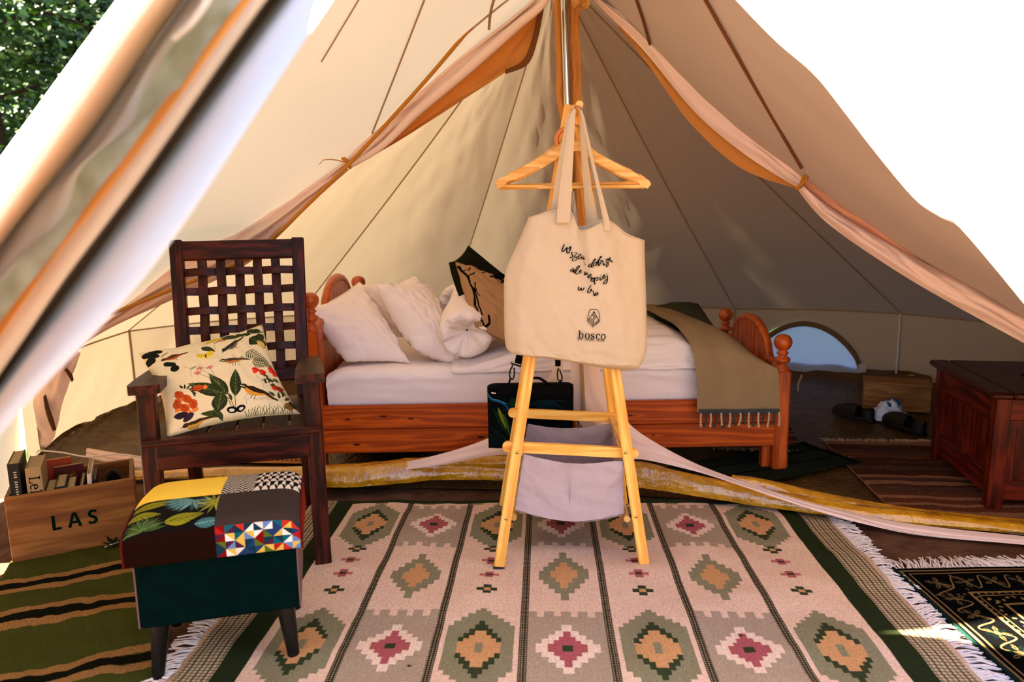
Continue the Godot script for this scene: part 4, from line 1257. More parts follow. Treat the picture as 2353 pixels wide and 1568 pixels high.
# ------------------------------------------------------------------ armchair with the printed cushion
func armchair() -> void:
	var c := thing("armchair", "dark reddish wooden armchair with a woven lattice back", "armchair", Vector3(-0.872, 0.010, -2.235), 15.0)
	var W: Material = M.chair_wood
	var up := Vector3.UP
	for s in [-1.0, 1.0]:
		bar(c, "leg", Vector3(s * 0.245, 0, 0.0), Vector3(s * 0.240, 0.632, -0.01), 0.052, 0.046, Vector3(0, 0, 1), W)
		bar(c, "leg", Vector3(s * 0.205, 0, -0.56), Vector3(s * 0.205, 0.43, -0.47), 0.046, 0.046, Vector3(0, 0, 1), W)
		bar(c, "back_post", Vector3(s * 0.205, 0.42, -0.47), Vector3(s * 0.218, 1.052, -0.625), 0.046, 0.040, Vector3(0, 0, 1), W)
		bar(c, "side_rail", Vector3(s * 0.232, 0.415, -0.02), Vector3(s * 0.207, 0.415, -0.47), 0.024, 0.075, up, W)
		# arm: a flat shaped board, broad in front
		var st := new_st()
		var outl := [[-0.50, 0.030], [-0.38, 0.028], [-0.22, 0.036], [-0.08, 0.044], [0.03, 0.045], [0.045, 0.040]]
		st.set_smooth_group(-1)
		var xs: float = s * 0.238
		for k in outl.size() - 1:
			var p0: Array = outl[k]
			var p1: Array = outl[k + 1]
			var y0: float = 0.645 - 0.02 * (0.05 - p0[0]) * 0.6
			var y1: float = 0.645 - 0.02 * (0.05 - p1[0]) * 0.6
			var dip0: float = -0.035 * smoothstep(-0.30, -0.5, p0[0])
			var dip1: float = -0.035 * smoothstep(-0.30, -0.5, p1[0])
			var a := [Vector3(xs - p0[1], y0 - 0.028 + dip0, p0[0]), Vector3(xs + p0[1], y0 - 0.028 + dip0, p0[0]), Vector3(xs + p0[1], y0 + dip0, p0[0]), Vector3(xs - p0[1], y0 + dip0, p0[0])]
			var b := [Vector3(xs - p1[1], y1 - 0.028 + dip1, p1[0]), Vector3(xs + p1[1], y1 - 0.028 + dip1, p1[0]), Vector3(xs + p1[1], y1 + dip1, p1[0]), Vector3(xs - p1[1], y1 + dip1, p1[0])]
			var mid := Vector3(xs, (y0 + y1) / 2 - 0.014, (p0[0] + p1[0]) / 2)
			for j in 4:
				face(st, [a[j], a[(j + 1) % 4], b[(j + 1) % 4], b[j]], mid)
			if k == 0:
				face(st, a, mid)
			if k == outl.size() - 2:
				face(st, b, mid)
		lpart(c, "arm", st, M.chair_arm)
	bar(c, "front_rail", Vector3(-0.225, 0.415, 0.012), Vector3(0.225, 0.415, 0.012), 0.026, 0.085, up, W)
	bar(c, "back_rail", Vector3(-0.205, 0.405, -0.472), Vector3(0.205, 0.405, -0.472), 0.024, 0.07, up, W)
	for k in 6:
		var x := -0.192 + k * 0.0768
		bar(c, "seat_board", Vector3(x, 0.463, -0.455), Vector3(x * 1.08, 0.463, -0.005), 0.0735, 0.016, up, W, 0.003)
	bar(c, "seat_edge", Vector3(-0.262, 0.463, 0.012), Vector3(0.262, 0.463, 0.012), 0.055, 0.02, up, W)
	bar(c, "top_rail", Vector3(-0.20, 1.013, -0.612), Vector3(0.20, 1.013, -0.612), 0.026, 0.072, Vector3(0, 0.97, -0.24), W)
	bar(c, "bottom_rail", Vector3(-0.19, 0.545, -0.500), Vector3(0.19, 0.545, -0.500), 0.024, 0.05, Vector3(0, 0.97, -0.24), W)
	# the lattice: five upright and seven level slats, woven over and under
	var lean := Vector3(0, 0.632, -0.155).normalized()
	var fwd := Vector3(0, 0.155, 0.632).normalized()
	var base := Vector3(0, 0.42, -0.468)
	for k in 5:
		var x := -0.131 + k * 0.0655
		var st := new_st()
		grid_strip(st, func(s): 
			var y := lerpf(0.12, 0.59, s)
			return base + lean * y + Vector3(x, 0, 0) + fwd * 0.0065 * cos((y - 0.165) / 0.073 * PI + k * PI), Vector3(0.0165, 0, 0), fwd * 0.0035, 40)
		lpart(c, "upright_slat", st, M.chair_wood_up)
	for k in 6:
		var y := 0.165 + k * 0.073
		var st := new_st()
		grid_strip(st, func(s):
			var x := lerpf(-0.2, 0.2, s)
			return base + lean * y + Vector3(x, 0, 0) - fwd * 0.0065 * cos((x + 0.131) / 0.0655 * PI + k * PI), lean * 0.0145, fwd * 0.0035, 40)
		lpart(c, "level_slat", st, W)
	# cushion
	var st2 := new_st()
	cushion(st2, Vector3(-1.194, 0.718, -2.330), Vector3(-0.889, 0.766, -2.620), Vector3(-0.693, 0.506, -2.340), Vector3(-1.056, 0.481, -2.180), 0.062, 0.055, 0.007, 401, 34)
	solo("cushion", st2, mat(Color.WHITE, 0.85, {"tex": botanical_print(), "spec": 0.2}), "cream cushion printed with birds, ferns and flowers on the armchair", "cushion")


# a bent slat: centre line f(0..1), half width w, half thickness h
func grid_strip(st: SurfaceTool, f: Callable, w: Vector3, h: Vector3, n: int) -> void:
	st.set_smooth_group(0)
	var sides := [[-1, 1, 1, 1], [1, 1, 1, -1], [1, -1, -1, -1], [-1, -1, -1, 1]]
	for q in sides.size():
		var sd: Array = sides[q]
		st.set_smooth_group(q)
		for k in n:
			var a: Vector3 = f.call(float(k) / n)
			var b: Vector3 = f.call(float(k + 1) / n)
			quad(st, a + w * sd[0] + h * sd[1], a + w * sd[2] + h * sd[3], b + w * sd[2] + h * sd[3], b + w * sd[0] + h * sd[1])


func botanical_print() -> ImageTexture:
	var S := 720.0
	var p := Pic.new(720, 720, Color(0.88, 0.80, 0.63))
	var g1 := Color(0.16, 0.19, 0.09)
	var g2 := Color(0.25, 0.28, 0.13)
	var g3 := Color(0.40, 0.42, 0.22)
	var vn := Color(0.10, 0.12, 0.05)
	var br := Color(0.22, 0.14, 0.08)
	var red := Color(0.78, 0.13, 0.07)
	var orange := Color(0.74, 0.30, 0.10)
	var yel := Color(0.82, 0.70, 0.18)
	var pale := Color(0.62, 0.60, 0.42)
	# pale stems and script
	for k in 7:
		var x := 60 + k * 98.0
		p.curve([Vector2(x, 40 + (k % 3) * 200), Vector2(x + 24, 90 + (k % 3) * 200), Vector2(x + 14, 150 + (k % 3) * 200)], 3, pale)
		p.leaf(x + 20, 90 + (k % 3) * 200, 50, 16, -0.4, pale, g3)
	p.curve([Vector2(430, 610), Vector2(445, 585), Vector2(470, 580), Vector2(472, 605), Vector2(440, 618), Vector2(434, 650)], 2.5, Color(0.55, 0.53, 0.50))
	for k in 5:
		p.curve([Vector2(485 + k * 24, 632), Vector2(492 + k * 24, 612), Vector2(500 + k * 24, 630), Vector2(508 + k * 24, 610)], 2, Color(0.55, 0.53, 0.50))
	# broad leaves in the middle
	for s in [[345, 560, 210, 74, -1.92], [330, 560, 250, 92, -2.42], [385, 580, 220, 72, -1.33], [355, 610, 60, 20, -1.6]]:
		p.leaf(s[0], s[1], s[2], s[3], s[4], g1, g3)
	for s in [[330, 560, 350, 640], [385, 560, 370, 655], [345, 540, 362, 660]]:
		p.line(Vector2(s[0], s[1]), Vector2(s[2], s[3]), 4, g2)
	p.leaf(270, 660, 150, 88, -1.25, g1, g3)
	p.leaf(300, 690, 130, 44, -2.75, g2, vn)
	p.leaf(250, 640, 90, 40, 1.0, g1, g3)
	# pink tufts
	for s in [[235, 300], [290, 310], [215, 330]]:
		for k in 12:
			var a := k * TAU / 12
			p.line(Vector2(s[0], s[1]), Vector2(s[0] + cos(a) * 24, s[1] + sin(a) * 18), 4, Color(0.72, 0.34, 0.33) if k % 2 else Color(0.80, 0.52, 0.45))
		p.line(Vector2(s[0], s[1]), Vector2(320, 470), 2.5, g3)
	# foxglove, lower left
	for s in [[70, 420, 1.3], [100, 470, 1.1], [60, 480, 1.5], [150, 440, 0.3], [140, 520, 1.4], [85, 530, 1.2]]:
		p.leaf(s[0], s[1], 96, 46, s[2], orange, Color(0.50, 0.13, 0.06))
		p.blob(s[0] + cos(s[2]) * 84, s[1] + sin(s[2]) * 84, 20, 13, s[2] + 1.57, Color(0.86, 0.48, 0.22))
	for k in 7:
		p.leaf(110 + k * 8, 420 + k * 9, 40, 12, -1.9 + k * 0.55, g1, vn)
	p.blob(75, 610, 38, 22, 0.4, Color(0.16, 0.11, 0.15))
	p.blob(115, 640, 34, 20, -0.6, Color(0.20, 0.13, 0.18))
	# fern, right
	for f in [[545, 235, 0.72, 1.0], [560, 330, 0.35, 0.8]]:
		for k in 11:
			var s := k / 11.0
			var o := Vector2(f[0], f[1]) + Vector2(170 * f[3] * s, 0).rotated(f[2])
			for sg in [-1.0, 1.0]:
				p.leaf(o.x, o.y, 70 * f[3] * (1.0 - s * 0.8), 7, f[2] + sg * 1.0, g2, g1)
		p.line(Vector2(f[0], f[1]), Vector2(f[0], f[1]) + Vector2(180 * f[3], 0).rotated(f[2]), 4, g1)
	# ivy and yellow flower, top right
	for s in [[620, 40, 76, 60, 0.5], [660, 90, 80, 70, 1.3], [600, 110, 90, 84, 0.9], [690, 150, 60, 50, 1.7], [560, 60, 70, 30, 0.2], [640, 20, 60, 40, 2.4], [520, 40, 70, 26, 0.7]]:
		p.leaf(s[0], s[1], s[2], s[3], s[4], g1, g2)
	p.leaf(640, 150, 90, 44, 0.9, Color(0.76, 0.62, 0.26), Color(0.55, 0.42, 0.12))
	p.leaf(660, 150, 84, 34, 1.4, Color(0.84, 0.72, 0.38), Color(0.60, 0.46, 0.14))
	# leaves along the top
	p.leaf(430, 36, 120, 48, 0.35, g1, g3)
	p.leaf(330, 60, 120, 40, -0.25, yel, Color(0.62, 0.40, 0.10))
	p.leaf(300, 96, 100, 50, 0.9, g1, g3)
	p.leaf(400, 66, 60, 24, 0.1, orange, yel)
	# red flowers, right edge
	for s in [[560, 400], [600, 420], [672, 400], [690, 430], [640, 540], [668, 552]]:
		p.blob(s[0], s[1], 24, 18, 0.5, red)
		p.blob(s[0] - 10, s[1] + 12, 14, 16, 0.0, Color(0.86, 0.22, 0.12))
	for k in 14:
		p.leaf(590 + (k % 5) * 24, 440 + k * 15, 46, 18, 0.4 + k * 0.9, g1, g3)
	p.curve([Vector2(600, 430), Vector2(640, 500), Vector2(680, 600), Vector2(690, 660)], 4, g1)
	# birds
	bird(p, Vector2(470, 150), 1.0, -0.75, Color(0.20, 0.18, 0.15), Color(0.42, 0.36, 0.26), false)
	bird(p, Vector2(440, 290), 1.0, -0.02, Color(0.26, 0.20, 0.14), Color(0.72, 0.46, 0.22), true)
	bird(p, Vector2(505, 560), 1.25, 0.42, Color(0.17, 0.11, 0.07), Color(0.84, 0.56, 0.18), true)
	bird(p, Vector2(130, 130), 0.8, -0.3, Color(0.30, 0.18, 0.10), Color(0.66, 0.30, 0.12), false)
	bird(p, Vector2(150, 690), 0.9, -0.2, Color(0.24, 0.15, 0.09), Color(0.76, 0.58, 0.22), false)
	for s in [[40, 60, 44, 30], [70, 30, 40, 18], [22, 110, 24, 34], [95, 190, 34, 20], [110, 235, 24, 28]]:
		p.blob(s[0], s[1], s[2], s[3], 0.6, Color(0.10, 0.10, 0.06))
	# butterflies
	for s in [[-1.0, Vector2(300, 190)], [1.0, Vector2(300, 190)]]:
		p.blob(s[1].x + s[0] * 24, s[1].y - 8, 30, 20, s[0] * -0.4, yel)
		p.blob(s[1].x + s[0] * 18, s[1].y + 18, 20, 14, s[0] * 0.5, Color(0.90, 0.82, 0.36))
	p.blob(300, 194, 4, 24, 0.1, br)
	for s in [-1.0, 1.0]:
		p.blob(375 + s * 24, 668, 30, 20, s * -0.5, Color(0.06, 0.05, 0.05))
		p.blob(375 + s * 26, 670, 15, 9, s * -0.5, Color(0.85, 0.80, 0.70))
	# grasses at the bottom
	for k in 26:
		p.line(Vector2(430 + k * 10, 716), Vector2(440 + k * 10 + (k % 5 - 2) * 12, 690 - (k * 7 % 30)), 3, g2)
	p.leaf(640, 690, 80, 50, -0.4, Color(0.55, 0.34, 0.10), g2)
	p.leaf(690, 640, 60, 46, 1.2, g1, g3)
	p.grain(5, 0.10)
	return p.tex()


func bird(p: Pic, at: Vector2, s: float, ang: float, top: Color, belly: Color, cap: bool) -> void:
	var R := func(x: float, y: float) -> Vector2: return at + Vector2(x * s, y * s).rotated(ang)
	p.poly(PackedVector2Array([R.call(-58, -10), R.call(-40, -26), R.call(-10, -24), R.call(40, -12), R.call(112, 14), R.call(110, 22), R.call(50, 16), R.call(10, 28), R.call(-30, 24), R.call(-50, 8)]), belly)
	p.poly(PackedVector2Array([R.call(-46, -20), R.call(-20, -26), R.call(30, -16), R.call(112, 13), R.call(108, 22), R.call(50, 8), R.call(0, 6), R.call(-36, -6)]), top)
	var hd: Vector2 = R.call(-56, -16)
	p.blob(hd.x, hd.y, 19 * s, 16 * s, ang, top)
	if cap:
		var ey: Vector2 = R.call(-60, -14)
		p.blob(ey.x, ey.y, 14 * s, 3.5 * s, ang + 0.1, Color(0.86, 0.80, 0.66))
	p.poly(PackedVector2Array([R.call(-72, -18), R.call(-92, -12), R.call(-72, -10)]), Color(0.08, 0.06, 0.05))
	p.line(R.call(-6, 24), R.call(-12, 50), 3.0, Color(0.15, 0.10, 0.06))
	p.line(R.call(8, 24), R.call(4, 50), 3.0, Color(0.15, 0.10, 0.06))


# ------------------------------------------------------------------ patchwork ottoman
func ottoman() -> void:
	var o := thing("ottoman", "patchwork storage ottoman with a teal velvet body and black tapered legs", "ottoman", Vector3(-0.768, 0.012, -1.845), 14.5)
	var W := 0.372
	var D := 0.30
	var teal := mat(Color(0.008, 0.085, 0.075), 0.9, {"tex": ntex(81, 0.02, [[0.2, Color(0.86, 0.86, 0.86)], [0.8, Color(1, 1, 1)]], 4, 256), "tri": Vector3(4, 4, 4), "spec": 0.1})
	var side := mat(Color(0.42, 0.33, 0.31), 0.9, {"bump": M.weave, "tri": Vector3(8, 8, 8), "bs": 0.05})
	var st := new_st(false)
	cbox(st, Transform3D(Basis.IDENTITY, Vector3(0, 0.228, 0)), Vector3(W, 0.17, D), 0.006)
	lpart(o, "body", st, teal)
	for s in [-1.0, 1.0]:
		st = new_st(false)
		cbox(st, Transform3D(Basis.IDENTITY, Vector3(s * (W / 2 + 0.0015), 0.228, 0)), Vector3(0.004, 0.168, D - 0.006), 0.001)
		lpart(o, "side_cover", st, side)
		for z in [-1.0, 1.0]:
			st = new_st()
			tube(st, PackedVector3Array([Vector3(s * 0.148, 0.146, z * 0.112), Vector3(s * 0.162, 0.0, z * 0.128)]), PackedFloat32Array([0.024, 0.0145]), 16)
			lpart(o, "leg", st, mat(Color(0.018, 0.014, 0.012), 0.35))
	# lid: patches sewn side by side over a padded shape
	var hw := 0.2025
	var prof := []
	prof.append(Vector2(0.168, 0.312))
	prof.append(Vector2(0.172, 0.372))
	for k in 7:
		var a := k / 6.0 * PI / 2
		prof.append(Vector2(0.144 + 0.028 * cos(a), 0.376 + 0.034 * sin(a)))
	for k in 9:
		prof.append(Vector2(lerpf(0.13, -0.13, k / 8.0), 0.412 + 0.012 * sin(PI * k / 8.0)))
	for k in 7:
		var a := PI / 2 + k / 6.0 * PI / 2
		prof.append(Vector2(-0.144 + 0.028 * cos(a), 0.376 + 0.034 * sin(a)))
	prof.append(Vector2(-0.168, 0.312))
	var pv := even(PackedVector3Array(prof.map(func(q): return Vector3(0, q.y, q.x))), 60)
	var surf := func(x: float, v: float) -> Vector3:
		var q := samp(pv, v)
		var e := pow(absf(x), 10.0)
		return Vector3(x * hw, q.y - 0.022 * e * smoothstep(0.33, 0.40, q.y), q.z)
	var patches := [
		["brown_patch", -1.0, 0.02, 0.0, 0.155, mat(Color(0.10, 0.035, 0.015), 0.85, {"spec": 0.12})],
		["triangle_print_patch", 0.02, 1.0, 0.0, 0.155, mat(Color.WHITE, 0.85, {"tex": triangle_print()})],
		["leaf_print_patch", -1.0, 0.02, 0.155, 0.44, mat(Color.WHITE, 0.85, {"tex": jungle_print()})],
		["tweed_patch", 0.02, 1.0, 0.155, 0.44, mat(Color(0.30, 0.235, 0.205), 0.95, {"tex": ntex(82, 0.3, [[0.2, Color(0.5, 0.5, 0.5)], [0.8, Color(1, 1, 1)]], 2, 256), "bump": M.weave, "tri": Vector3(9, 9, 9), "bs": 0.1})],
		["yellow_patch", -1.0, 0.02, 0.44, 1.0, mat(Color(0.92, 0.76, 0.26), 0.85, {"spec": 0.12})],
		["herringbone_patch", 0.02, 0.42, 0.44, 1.0, mat(Color.WHITE, 0.9, {"tex": herringbone_print()})],
		["houndstooth_patch", 0.42, 1.0, 0.44, 1.0, mat(Color.WHITE, 0.9, {"tex": houndstooth_print()})]]
	for q in patches:
		st = new_st()
		grid(st, func(u, v):
			var e := 0.0016 * pow(minf(1.0, 8.0 * minf(minf(u, 1 - u), minf(v, 1 - v))), 0.5)
			var p: Vector3 = surf.call(lerpf(q[1], q[2], u), lerpf(q[4], q[3], v))
			return p + (p - Vector3(p.x, 0.34, p.z * 0.6)).normalized() * e, 16, 18)
		lpart(o, q[0], st, q[5])
	for s in [-1.0, 1.0]:
		st = new_st()
		var rim := []
		for k in 31:
			rim.append(surf.call(s, k / 30.0))
		var mid := Vector3(s * (hw + 0.010), 0.36, 0)
		st.set_smooth_group(0)
		for k in 30:
			face(st, [rim[k], rim[k + 1], mid], Vector3.ZERO + Vector3(0, 0.3, 0))
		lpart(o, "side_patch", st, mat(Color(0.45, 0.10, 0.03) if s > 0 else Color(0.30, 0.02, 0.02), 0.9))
		st = new_st()
		tube(st, PackedVector3Array(rim), 0.003, 6)
		lpart(o, "piping", st, mat(Color(0.30, 0.05, 0.03), 0.8))


func triangle_print() -> ImageTexture:
	var p := Pic.new(360, 160, Color(0.8, 0.74, 0.66))
	var cols := [Color(0.45, 0.02, 0.04), Color(0.86, 0.80, 0.74), Color(0.05, 0.18, 0.24), Color(0.03, 0.34, 0.38), Color(0.78, 0.66, 0.30), Color(0.36, 0.48, 0.66), Color(0.30, 0.38, 0.10), Color(0.62, 0.10, 0.08), Color(0.26, 0.10, 0.20), Color(0.92, 0.86, 0.80), Color(0.10, 0.20, 0.36), Color(0.70, 0.16, 0.10)]
	var r := RandomNumberGenerator.new()
	r.seed = 3
	for j in 4:
		for i in 9:
			var x := i * 40.0
			var y := j * 40.0
			var a: Color = cols[r.randi() % 12]
			var b: Color = cols[(r.randi() % 11 + 1 + cols.find(a)) % 12]
			p.rect(x, y, 40, 40, a)
			if (i + j) % 2 == 0:
				p.poly(PackedVector2Array([Vector2(x, y), Vector2(x + 40, y + 40), Vector2(x, y + 40)]), b)
			else:
				p.poly(PackedVector2Array([Vector2(x + 40, y), Vector2(x + 40, y + 40), Vector2(x, y + 40)]), b)
	p.grain(4, 0.12)
	return p.tex()


func jungle_print() -> ImageTexture:
	var p := Pic.new(384, 256, Color(0.045, 0.03, 0.02))
	var yg := Color(0.52, 0.50, 0.10)
	var yg2 := Color(0.70, 0.66, 0.22)
	var bl := Color(0.20, 0.36, 0.36)
	var bl2 := Color(0.46, 0.62, 0.58)
	var gr := Color(0.24, 0.34, 0.14)
	for s in [[10, 70, 190, 60, -0.22, yg], [0, 130, 150, 60, 0.05, yg], [170, 210, 170, 80, -0.25, yg]]:
		p.leaf(s[0], s[1], s[2], s[3], s[4], s[5], Color(0.22, 0.22, 0.05))
	for k in 11:
		p.leaf(275, 40, 150 - k * 4, 22, 3.5 - k * 0.14, bl if k % 2 else bl2, Color(0.05, 0.12, 0.12))
	for k in 7:
		p.leaf(275, 40, 100, 18, 1.6 - k * 0.28, bl2 if k % 2 else bl, Color(0.05, 0.12, 0.12))
	for k in 12:
		p.leaf(90, 240, 100, 15, -3.1 + k * 0.27, gr if k % 2 else Color(0.36, 0.45, 0.24), Color(0.08, 0.12, 0.04))
	for k in 15:
		p.leaf(370, 80, 105, 12, k * 0.45, yg2 if k % 2 else yg, Color(0.25, 0.24, 0.06))
	p.leaf(300, 236, 120, 50, -0.1, bl, bl2)
	p.grain(6, 0.12)
	return p.tex()


func herringbone_print() -> ImageTexture:
	var p := Pic.new(160, 160, Color(0.78, 0.72, 0.62))
	for y in range(-40, 200, 8):
		for i in 4:
			var x := i * 40.0
			var d := 16.0 if i % 2 == 0 else -16.0
			p.line(Vector2(x, y), Vector2(x + 40, y + d), 3.6, Color(0.02, 0.02, 0.02))
	return p.tex()


func houndstooth_print() -> ImageTexture:
	var p := Pic.new(192, 160, Color(0.84, 0.78, 0.68))
	var k := Color(0.015, 0.012, 0.012)
	for j in 5:
		for i in 6:
			var x := i * 32.0
			var y := j * 32.0
			p.rect(x, y, 17, 17, k)
			p.poly(PackedVector2Array([Vector2(x + 17, y), Vector2(x + 25, y), Vector2(x + 17, y + 8)]), k)
			p.poly(PackedVector2Array([Vector2(x, y + 17), Vector2(x + 8, y + 17), Vector2(x, y + 25)]), k)
			p.poly(PackedVector2Array([Vector2(x + 17, y + 17), Vector2(x + 25, y + 17), Vector2(x + 32, y + 24), Vector2(x + 32, y + 32), Vector2(x + 26, y + 32)]), k)
	return p.tex()


# ------------------------------------------------------------------ crate of books, far left
func crate_and_books() -> void:
	var yaw := 27.0
	var at := Vector3(-1.519, 0, -2.423)
	var c := thing("crate", "pale wooden crate with green letters standing on the floor at the left", "crate", at, yaw)
	var L := 0.385
	var D := 0.262
	var H := 0.238
	var W: Material = M.crate_wood
	var th := 0.014
	bar(c, "front_panel", Vector3(-L / 2, H / 2, -th / 2), Vector3(L / 2, H / 2, -th / 2), th, H, Vector3.UP, W, 0.002)
	bar(c, "back_panel", Vector3(-L / 2, H / 2, -D + th / 2), Vector3(L / 2, H / 2, -D + th / 2), th, H, Vector3.UP, W, 0.002)
	for s in [-1.0, 1.0]:
		# end panel with a hand hole: four boards round the gap
		var x: float = s * (L / 2 - th / 2)
		var st := new_st(false)
		cbox(st, Transform3D(Basis.IDENTITY, Vector3(x, 0.075, -D / 2)), Vector3(th, 0.15, D - 2 * th), 0.001)
		cbox(st, Transform3D(Basis.IDENTITY, Vector3(x, 0.212, -D / 2)), Vector3(th, 0.052, D - 2 * th), 0.002)
		cbox(st, Transform3D(Basis.IDENTITY, Vector3(x, 0.168, -0.055)), Vector3(th, 0.037, 0.082), 0.001)
		cbox(st, Transform3D(Basis.IDENTITY, Vector3(x, 0.168, -D + 0.055)), Vector3(th, 0.037, 0.082), 0.001)
		lpart(c, "end_panel", st, M.crate_wood_end)
	var st3 := new_st(false)
	cbox(st3, Transform3D(Basis.IDENTITY, Vector3(0, 0.012, -D / 2)), Vector3(L - 2 * th, 0.012, D - 2 * th), 0.001)
	lpart(c, "bottom_board", st3, W)
	letters(c, "L A S", "Droid Sans", 0.072, Transform3D(Basis(Vector3(0.92, 0, 0), Vector3(0, 1, 0), Vector3(0, 0, 1)), Vector3(0.0, 0.122, 0.0006)), M.green_ink, true)
	# books: x along the crate, top height, thickness, depth, lean, colours
	var paper := mat(Color(0.72, 0.62, 0.44), 0.9, {"tex": ntex(91, 0.25, [[0.2, Color(0.75, 0.72, 0.68)], [0.8, Color(1, 1, 1)]], 2, 128), "tri": Vector3(30, 2, 30)})
	var B := [
		[-0.158, 0.345, 0.034, 0.175, 0.0, Color(0.045, 0.055, 0.025), "tall dark green book with white spine lettering at the crate's left end", "", Color(0.30, 0.32, 0.05)],
		[-0.104, 0.322, 0.046, 0.165, 0.0, Color(0.62, 0.52, 0.35), "thick cream encyclopedia with large black letters on its spine", "Leksykon", Color(0.50, 0.38, 0.18)],
		[-0.064, 0.235, 0.028, 0.13, 0.0, Color(0.02, 0.03, 0.055), "navy paperback standing right of the cream encyclopedia", "", Color(0.02, 0.03, 0.055)],
		[-0.033, 0.243, 0.030, 0.15, 0.0, Color(0.015, 0.15, 0.13), "teal green paperback in the middle of the crate", "", Color(0.015, 0.15, 0.13)],
		[-0.003, 0.232, 0.026, 0.14, 0.0, Color(0.20, 0.17, 0.09), "olive brown paperback right of the teal one", "", Color(0.2, 0.17, 0.09)],
		[0.022, 0.232, 0.012, 0.17, -2.0, Color(0.10, 0.10, 0.06), "thin dark booklet between the olive paperback and the magazine", "", Color(0.1, 0.1, 0.06)],
		[0.044, 0.272, 0.014, 0.19, -3.0, Color(0.80, 0.74, 0.70), "white spined magazine sticking up highest at the middle right", "", Color(0.70, 0.62, 0.52)],
		[0.060, 0.250, 0.006, 0.15, -3.0, Color(0.03, 0.04, 0.13), "thin dark blue booklet leaning against the white magazine", "", Color(0.03, 0.04, 0.13)]]
	for q in B:
		var lx: float = q[0]
		var t := thing("book", q[6], "book", at + Vector3(lx, 0.02, -0.020).rotated(Vector3.UP, deg_to_rad(yaw)), yaw, "books standing in the crate")
		t.rotation_degrees.z = q[4]
		var h: float = q[1] - 0.02
		var cm := mat(q[5], 0.45)
		var st := new_st(false)
		cbox(st, Transform3D(Basis.IDENTITY, Vector3(0, h / 2, -q[3] / 2)), Vector3(q[2] - 0.005, h - 0.006, q[3] - 0.005), 0.001)
		lpart(t, "pages", st, paper)
		st = new_st(false)
		cbox(st, Transform3D(Basis.IDENTITY, Vector3(0, h / 2, 0)), Vector3(q[2], h, 0.004), 0.0015)
		lpart(t, "spine", st, cm)
		for s in [-1.0, 1.0]:
			st = new_st(false)
			cbox(st, Transform3D(Basis.IDENTITY, Vector3(s * (q[2] / 2 - 0.0012), h / 2, -q[3] / 2)), Vector3(0.0024, h, q[3]), 0.0005)
			lpart(t, "cover", st, mat(q[8], 0.4) if s < 0 else cm)
		if q[7] != "":
			letters(t, q[7], "Droid Serif", 0.042, Transform3D(Basis(Vector3.BACK, -PI / 2), Vector3(0.0, h - 0.125, 0.0024)), M.ink)
		elif lx < -0.15:
			st = new_st(false)
			for k in 20:
				if k % 7 != 3:
					cbox(st, Transform3D(Basis.IDENTITY, Vector3(0.003, h - 0.03 - k * 0.0085, 0.0024)), Vector3(0.007 if k % 2 else 0.009, 0.004, 0.0008), 0.0002)
			lpart(t, "lettering", st, mat(Color(0.75, 0.75, 0.65), 0.7))
	# two books lying behind, by the back panel
	var lying := [["orange covered book leaning at the back of the crate", Color(0.62, 0.20, 0.04), Vector3(-0.052, 0.285, -0.232), 0.085, 0.13], ["dark red book with a gold star, in front of the orange one", Color(0.32, 0.015, 0.015), Vector3(-0.018, 0.262, -0.205), 0.095, 0.15]]
	for q in lying:
		var t := thing("book", q[0], "book", at + Vector3(q[2].x, 0.02, q[2].z).rotated(Vector3.UP, deg_to_rad(yaw)), yaw + 4.0, "books standing in the crate")
		var h: float = q[2].y - 0.02
		var st := new_st(false)
		cbox(st, Transform3D(Basis.IDENTITY, Vector3(0, h / 2, 0)), Vector3(q[3], h, 0.014), 0.0015)
		lpart(t, "cover", st, mat(q[1], 0.4))
		st = new_st(false)
		cbox(st, Transform3D(Basis.IDENTITY, Vector3(0, h - 0.001, 0)), Vector3(q[3] - 0.004, 0.003, 0.010), 0.0005)
		lpart(t, "pages", st, paper)
		if q[1].r < 0.5:
			st = new_st()
			for k in 8:
				var a := k * PI / 8
				rod(st, Vector3(-cos(a) * 0.022, h - 0.038 - sin(a) * 0.022, 0.0075), Vector3(cos(a) * 0.022, h - 0.038 + sin(a) * 0.022, 0.0075), 0.0007, 4)
			lpart(t, "gold_star", st, M.brass)
	# a dark pouch at the right end
	var pt := thing("pouch", "small black pouch standing at the right end of the crate", "pouch", at + Vector3(0.125, 0.02, -0.11).rotated(Vector3.UP, deg_to_rad(yaw)), yaw)
	var st4 := new_st()
	for k in 1:
		grid(st4, func(u, v):
			var a: float = u * TAU
			var y: float = v * 0.225
			var s := sin(PI * (0.5 + 0.5 * pow(v, 3.0)) )
			var r := lerpf(1.0, 0.72, v) * pow(maxf(0.0, s), 0.5)
			return Vector3(signf(cos(a)) * pow(absf(cos(a)), 0.6) * 0.042 * r, y, signf(sin(a)) * pow(absf(sin(a)), 0.6) * 0.05 * r), 28, 20)
	lpart(pt, "body", st4, M.black_cloth)
	st4 = new_st()
	tube(st4, smooth_path([Vector3(-0.03, 0.205, 0.03), Vector3(-0.015, 0.226, 0.012), Vector3(0.015, 0.226, 0.012), Vector3(0.03, 0.205, 0.03)], 12), 0.003, 6)
	lpart(pt, "seam", st4, M.black_plastic)


